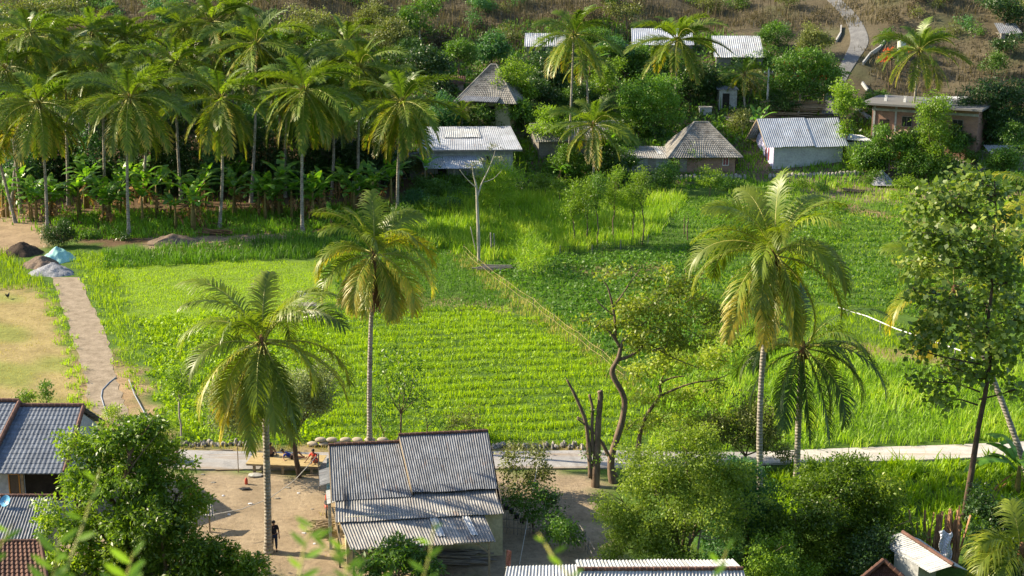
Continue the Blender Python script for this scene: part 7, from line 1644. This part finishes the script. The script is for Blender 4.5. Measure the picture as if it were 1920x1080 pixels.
mb = MB(); mb.tube([(.36, -.32, 1.02), (.36, -.1, .98), (.36, .1, .98), (.36, .32, 1.02)], .02, 6); mb.tube([(.36, 0, .95), (.62, 0, .3)], .03, 6); mb.build('handlebar', M['metal'], R)
mb = MB(); mb.blob((.46, 0, .88), (.06, .08, .08), 8, 6); mb.build('headlight', M['glass'], R, True)
mb = MB(); mb.blob((.62, 0, .6), (.22, .07, .04), 8, 5); mb.build('mudguard', M['black'], R, True)
mb = MB()
for k in range(6):
    for j in range(7):
        def q(k, j): return (.9*k/6, .07*math.sin(k*1.4+j*.3), -.27*j)
        mb.quad(q(k, j), q(k+1, j), q(k+1, j+1), q(k, j+1))
o = mb.build('hanging_cloth', M['blue_cloth'], smooth=True); o.location = at(613, 862, 2.3); o.rotation_euler = (0, 0, math.radians(75)); s_ = o.modifiers.new('s', 'SOLIDIFY'); s_.thickness = .01; tag(o, 'blue and white cloth hanging by the side awning', 'cloth')
for i, (u, v) in enumerate(((945, 935), (955, 945), (965, 952), (975, 962), (985, 970))):
    mb = MB(); mb.tube([(0, 0, 0), (0, 0, .25)], [.12, .16], 10); mb.blob((0, 0, .26), (.14, .14, .03), 8, 4); o = mb.build('plant_pot', M['black']); o.location = at(u-6, v+10, 0)
    tag(o, ['black pot nearest the house corner', 'second black pot from the house corner', 'middle black pot of the row', 'fourth black pot from the house corner', 'black pot furthest down the lane'][i], 'pot', 'black pots along the climber bushes')

# ------------------------------------------------------------------ leafy shoots right before the camera
def shoot(label, tip, base, dist, n, L, seed, side=None):
    pr = random.Random(seed); rg = np.random.default_rng(seed)
    p1 = on(tip[0], tip[1], dist); p0 = on(base[0], base[1], dist*pr.uniform(.9, 1.0))
    z0 = Hf(p0.x, p0.y); root_p = Vector((p0.x+(p0.x-p1.x)*.8, p0.y, z0)); R = empty('leafy_shoot', root_p, label, 'twig')
    pts = [Vector((0, 0, -.05)), (p0-root_p)*.5+Vector((0, 0, -.1)), p0-root_p, (p0.lerp(p1, .5)-root_p)+Vector((pr.uniform(-.01, .01), 0, 0)), p1-root_p]
    mb = MB(); mb.tube(pts, [.006, .005, .004, .003, .0015], 6); mb.build('stem', M['rachis'], R, True)
    for i in range(n):
        t = (i+.3)/n; q = (p0-root_p).lerp(p1-root_p, -.25+1.25*t); a = (1 if i % 2 else -1)*pr.uniform(.5, 1.0); l = L*pr.uniform(.7, 1.1)*(1-.35*t)
        d = Vector((math.sin(a), pr.uniform(-.5, .4), math.cos(a)*.9)).normalized(); nn = Vector((pr.uniform(-.4, .4), -1, .5)).normalized(); sd = d.cross(nn).normalized()
        V = []; Q = []
        for k in range(7):
            s = k/6; c_ = q+d*l*s+nn*l*.12*s*s*-1; w_ = l*.12*math.sin(math.pi*min(1, s*.97+.02))**.8
            V += [tuple(c_-sd*w_), tuple(c_-nn*w_*.3), tuple(c_+sd*w_)]
        for k in range(6): Q += [(3*k, 3*k+1, 3*k+4, 3*k+3), (3*k+1, 3*k+2, 3*k+5, 3*k+4)]
        np_obj('leaf', np.array(V), np.array(Q), M['twig'], np.full(len(Q), pr.random()), parent=R, smooth=True)
for lab, tip, base, d, n, L, sd in [
 ('tallest blurred shoot with narrow leaves at the lower left', (188, 878), (118, 1085), 4.6, 7, .1, 1),
 ('broad leaved blurred shoot at the bottom left', (110, 1010), (90, 1110), 4.2, 8, .12, 2),
 ('blurred shoot tip at the left picture edge', (22, 985), (-20, 1060), 4.4, 5, .1, 3),
 ('blurred bright shoot left of the pale awning', (590, 975), (560, 1085), 4.0, 7, .085, 4),
 ('blurred shoot leaning right below the corrugated house', (565, 985), (690, 1100), 4.0, 9, .08, 5),
 ('blurred short shoot in front of the pale awning', (815, 975), (790, 1100), 4.1, 6, .08, 6),
 ('blurred thin shoot at the bottom centre', (1010, 1000), (1075, 1090), 4.0, 5, .07, 7),
 ('blurred shoot tip before the red ridge roof', (1368, 1015), (1330, 1095), 4.2, 4, .075, 8),
 ('low blurred leaf spray at the bottom left centre', (250, 1035), (230, 1120), 4.3, 8, .12, 9),
 ('low blurred shoot right of the near palm', (640, 1020), (655, 1100), 4.0, 7, .08, 10)]:
    shoot(lab, tip, base, d, n, L, sd)
print('objects', len(C.objects), 'faces', sum(len(o.data.polygons) for o in C.objects if o.type == 'MESH'))
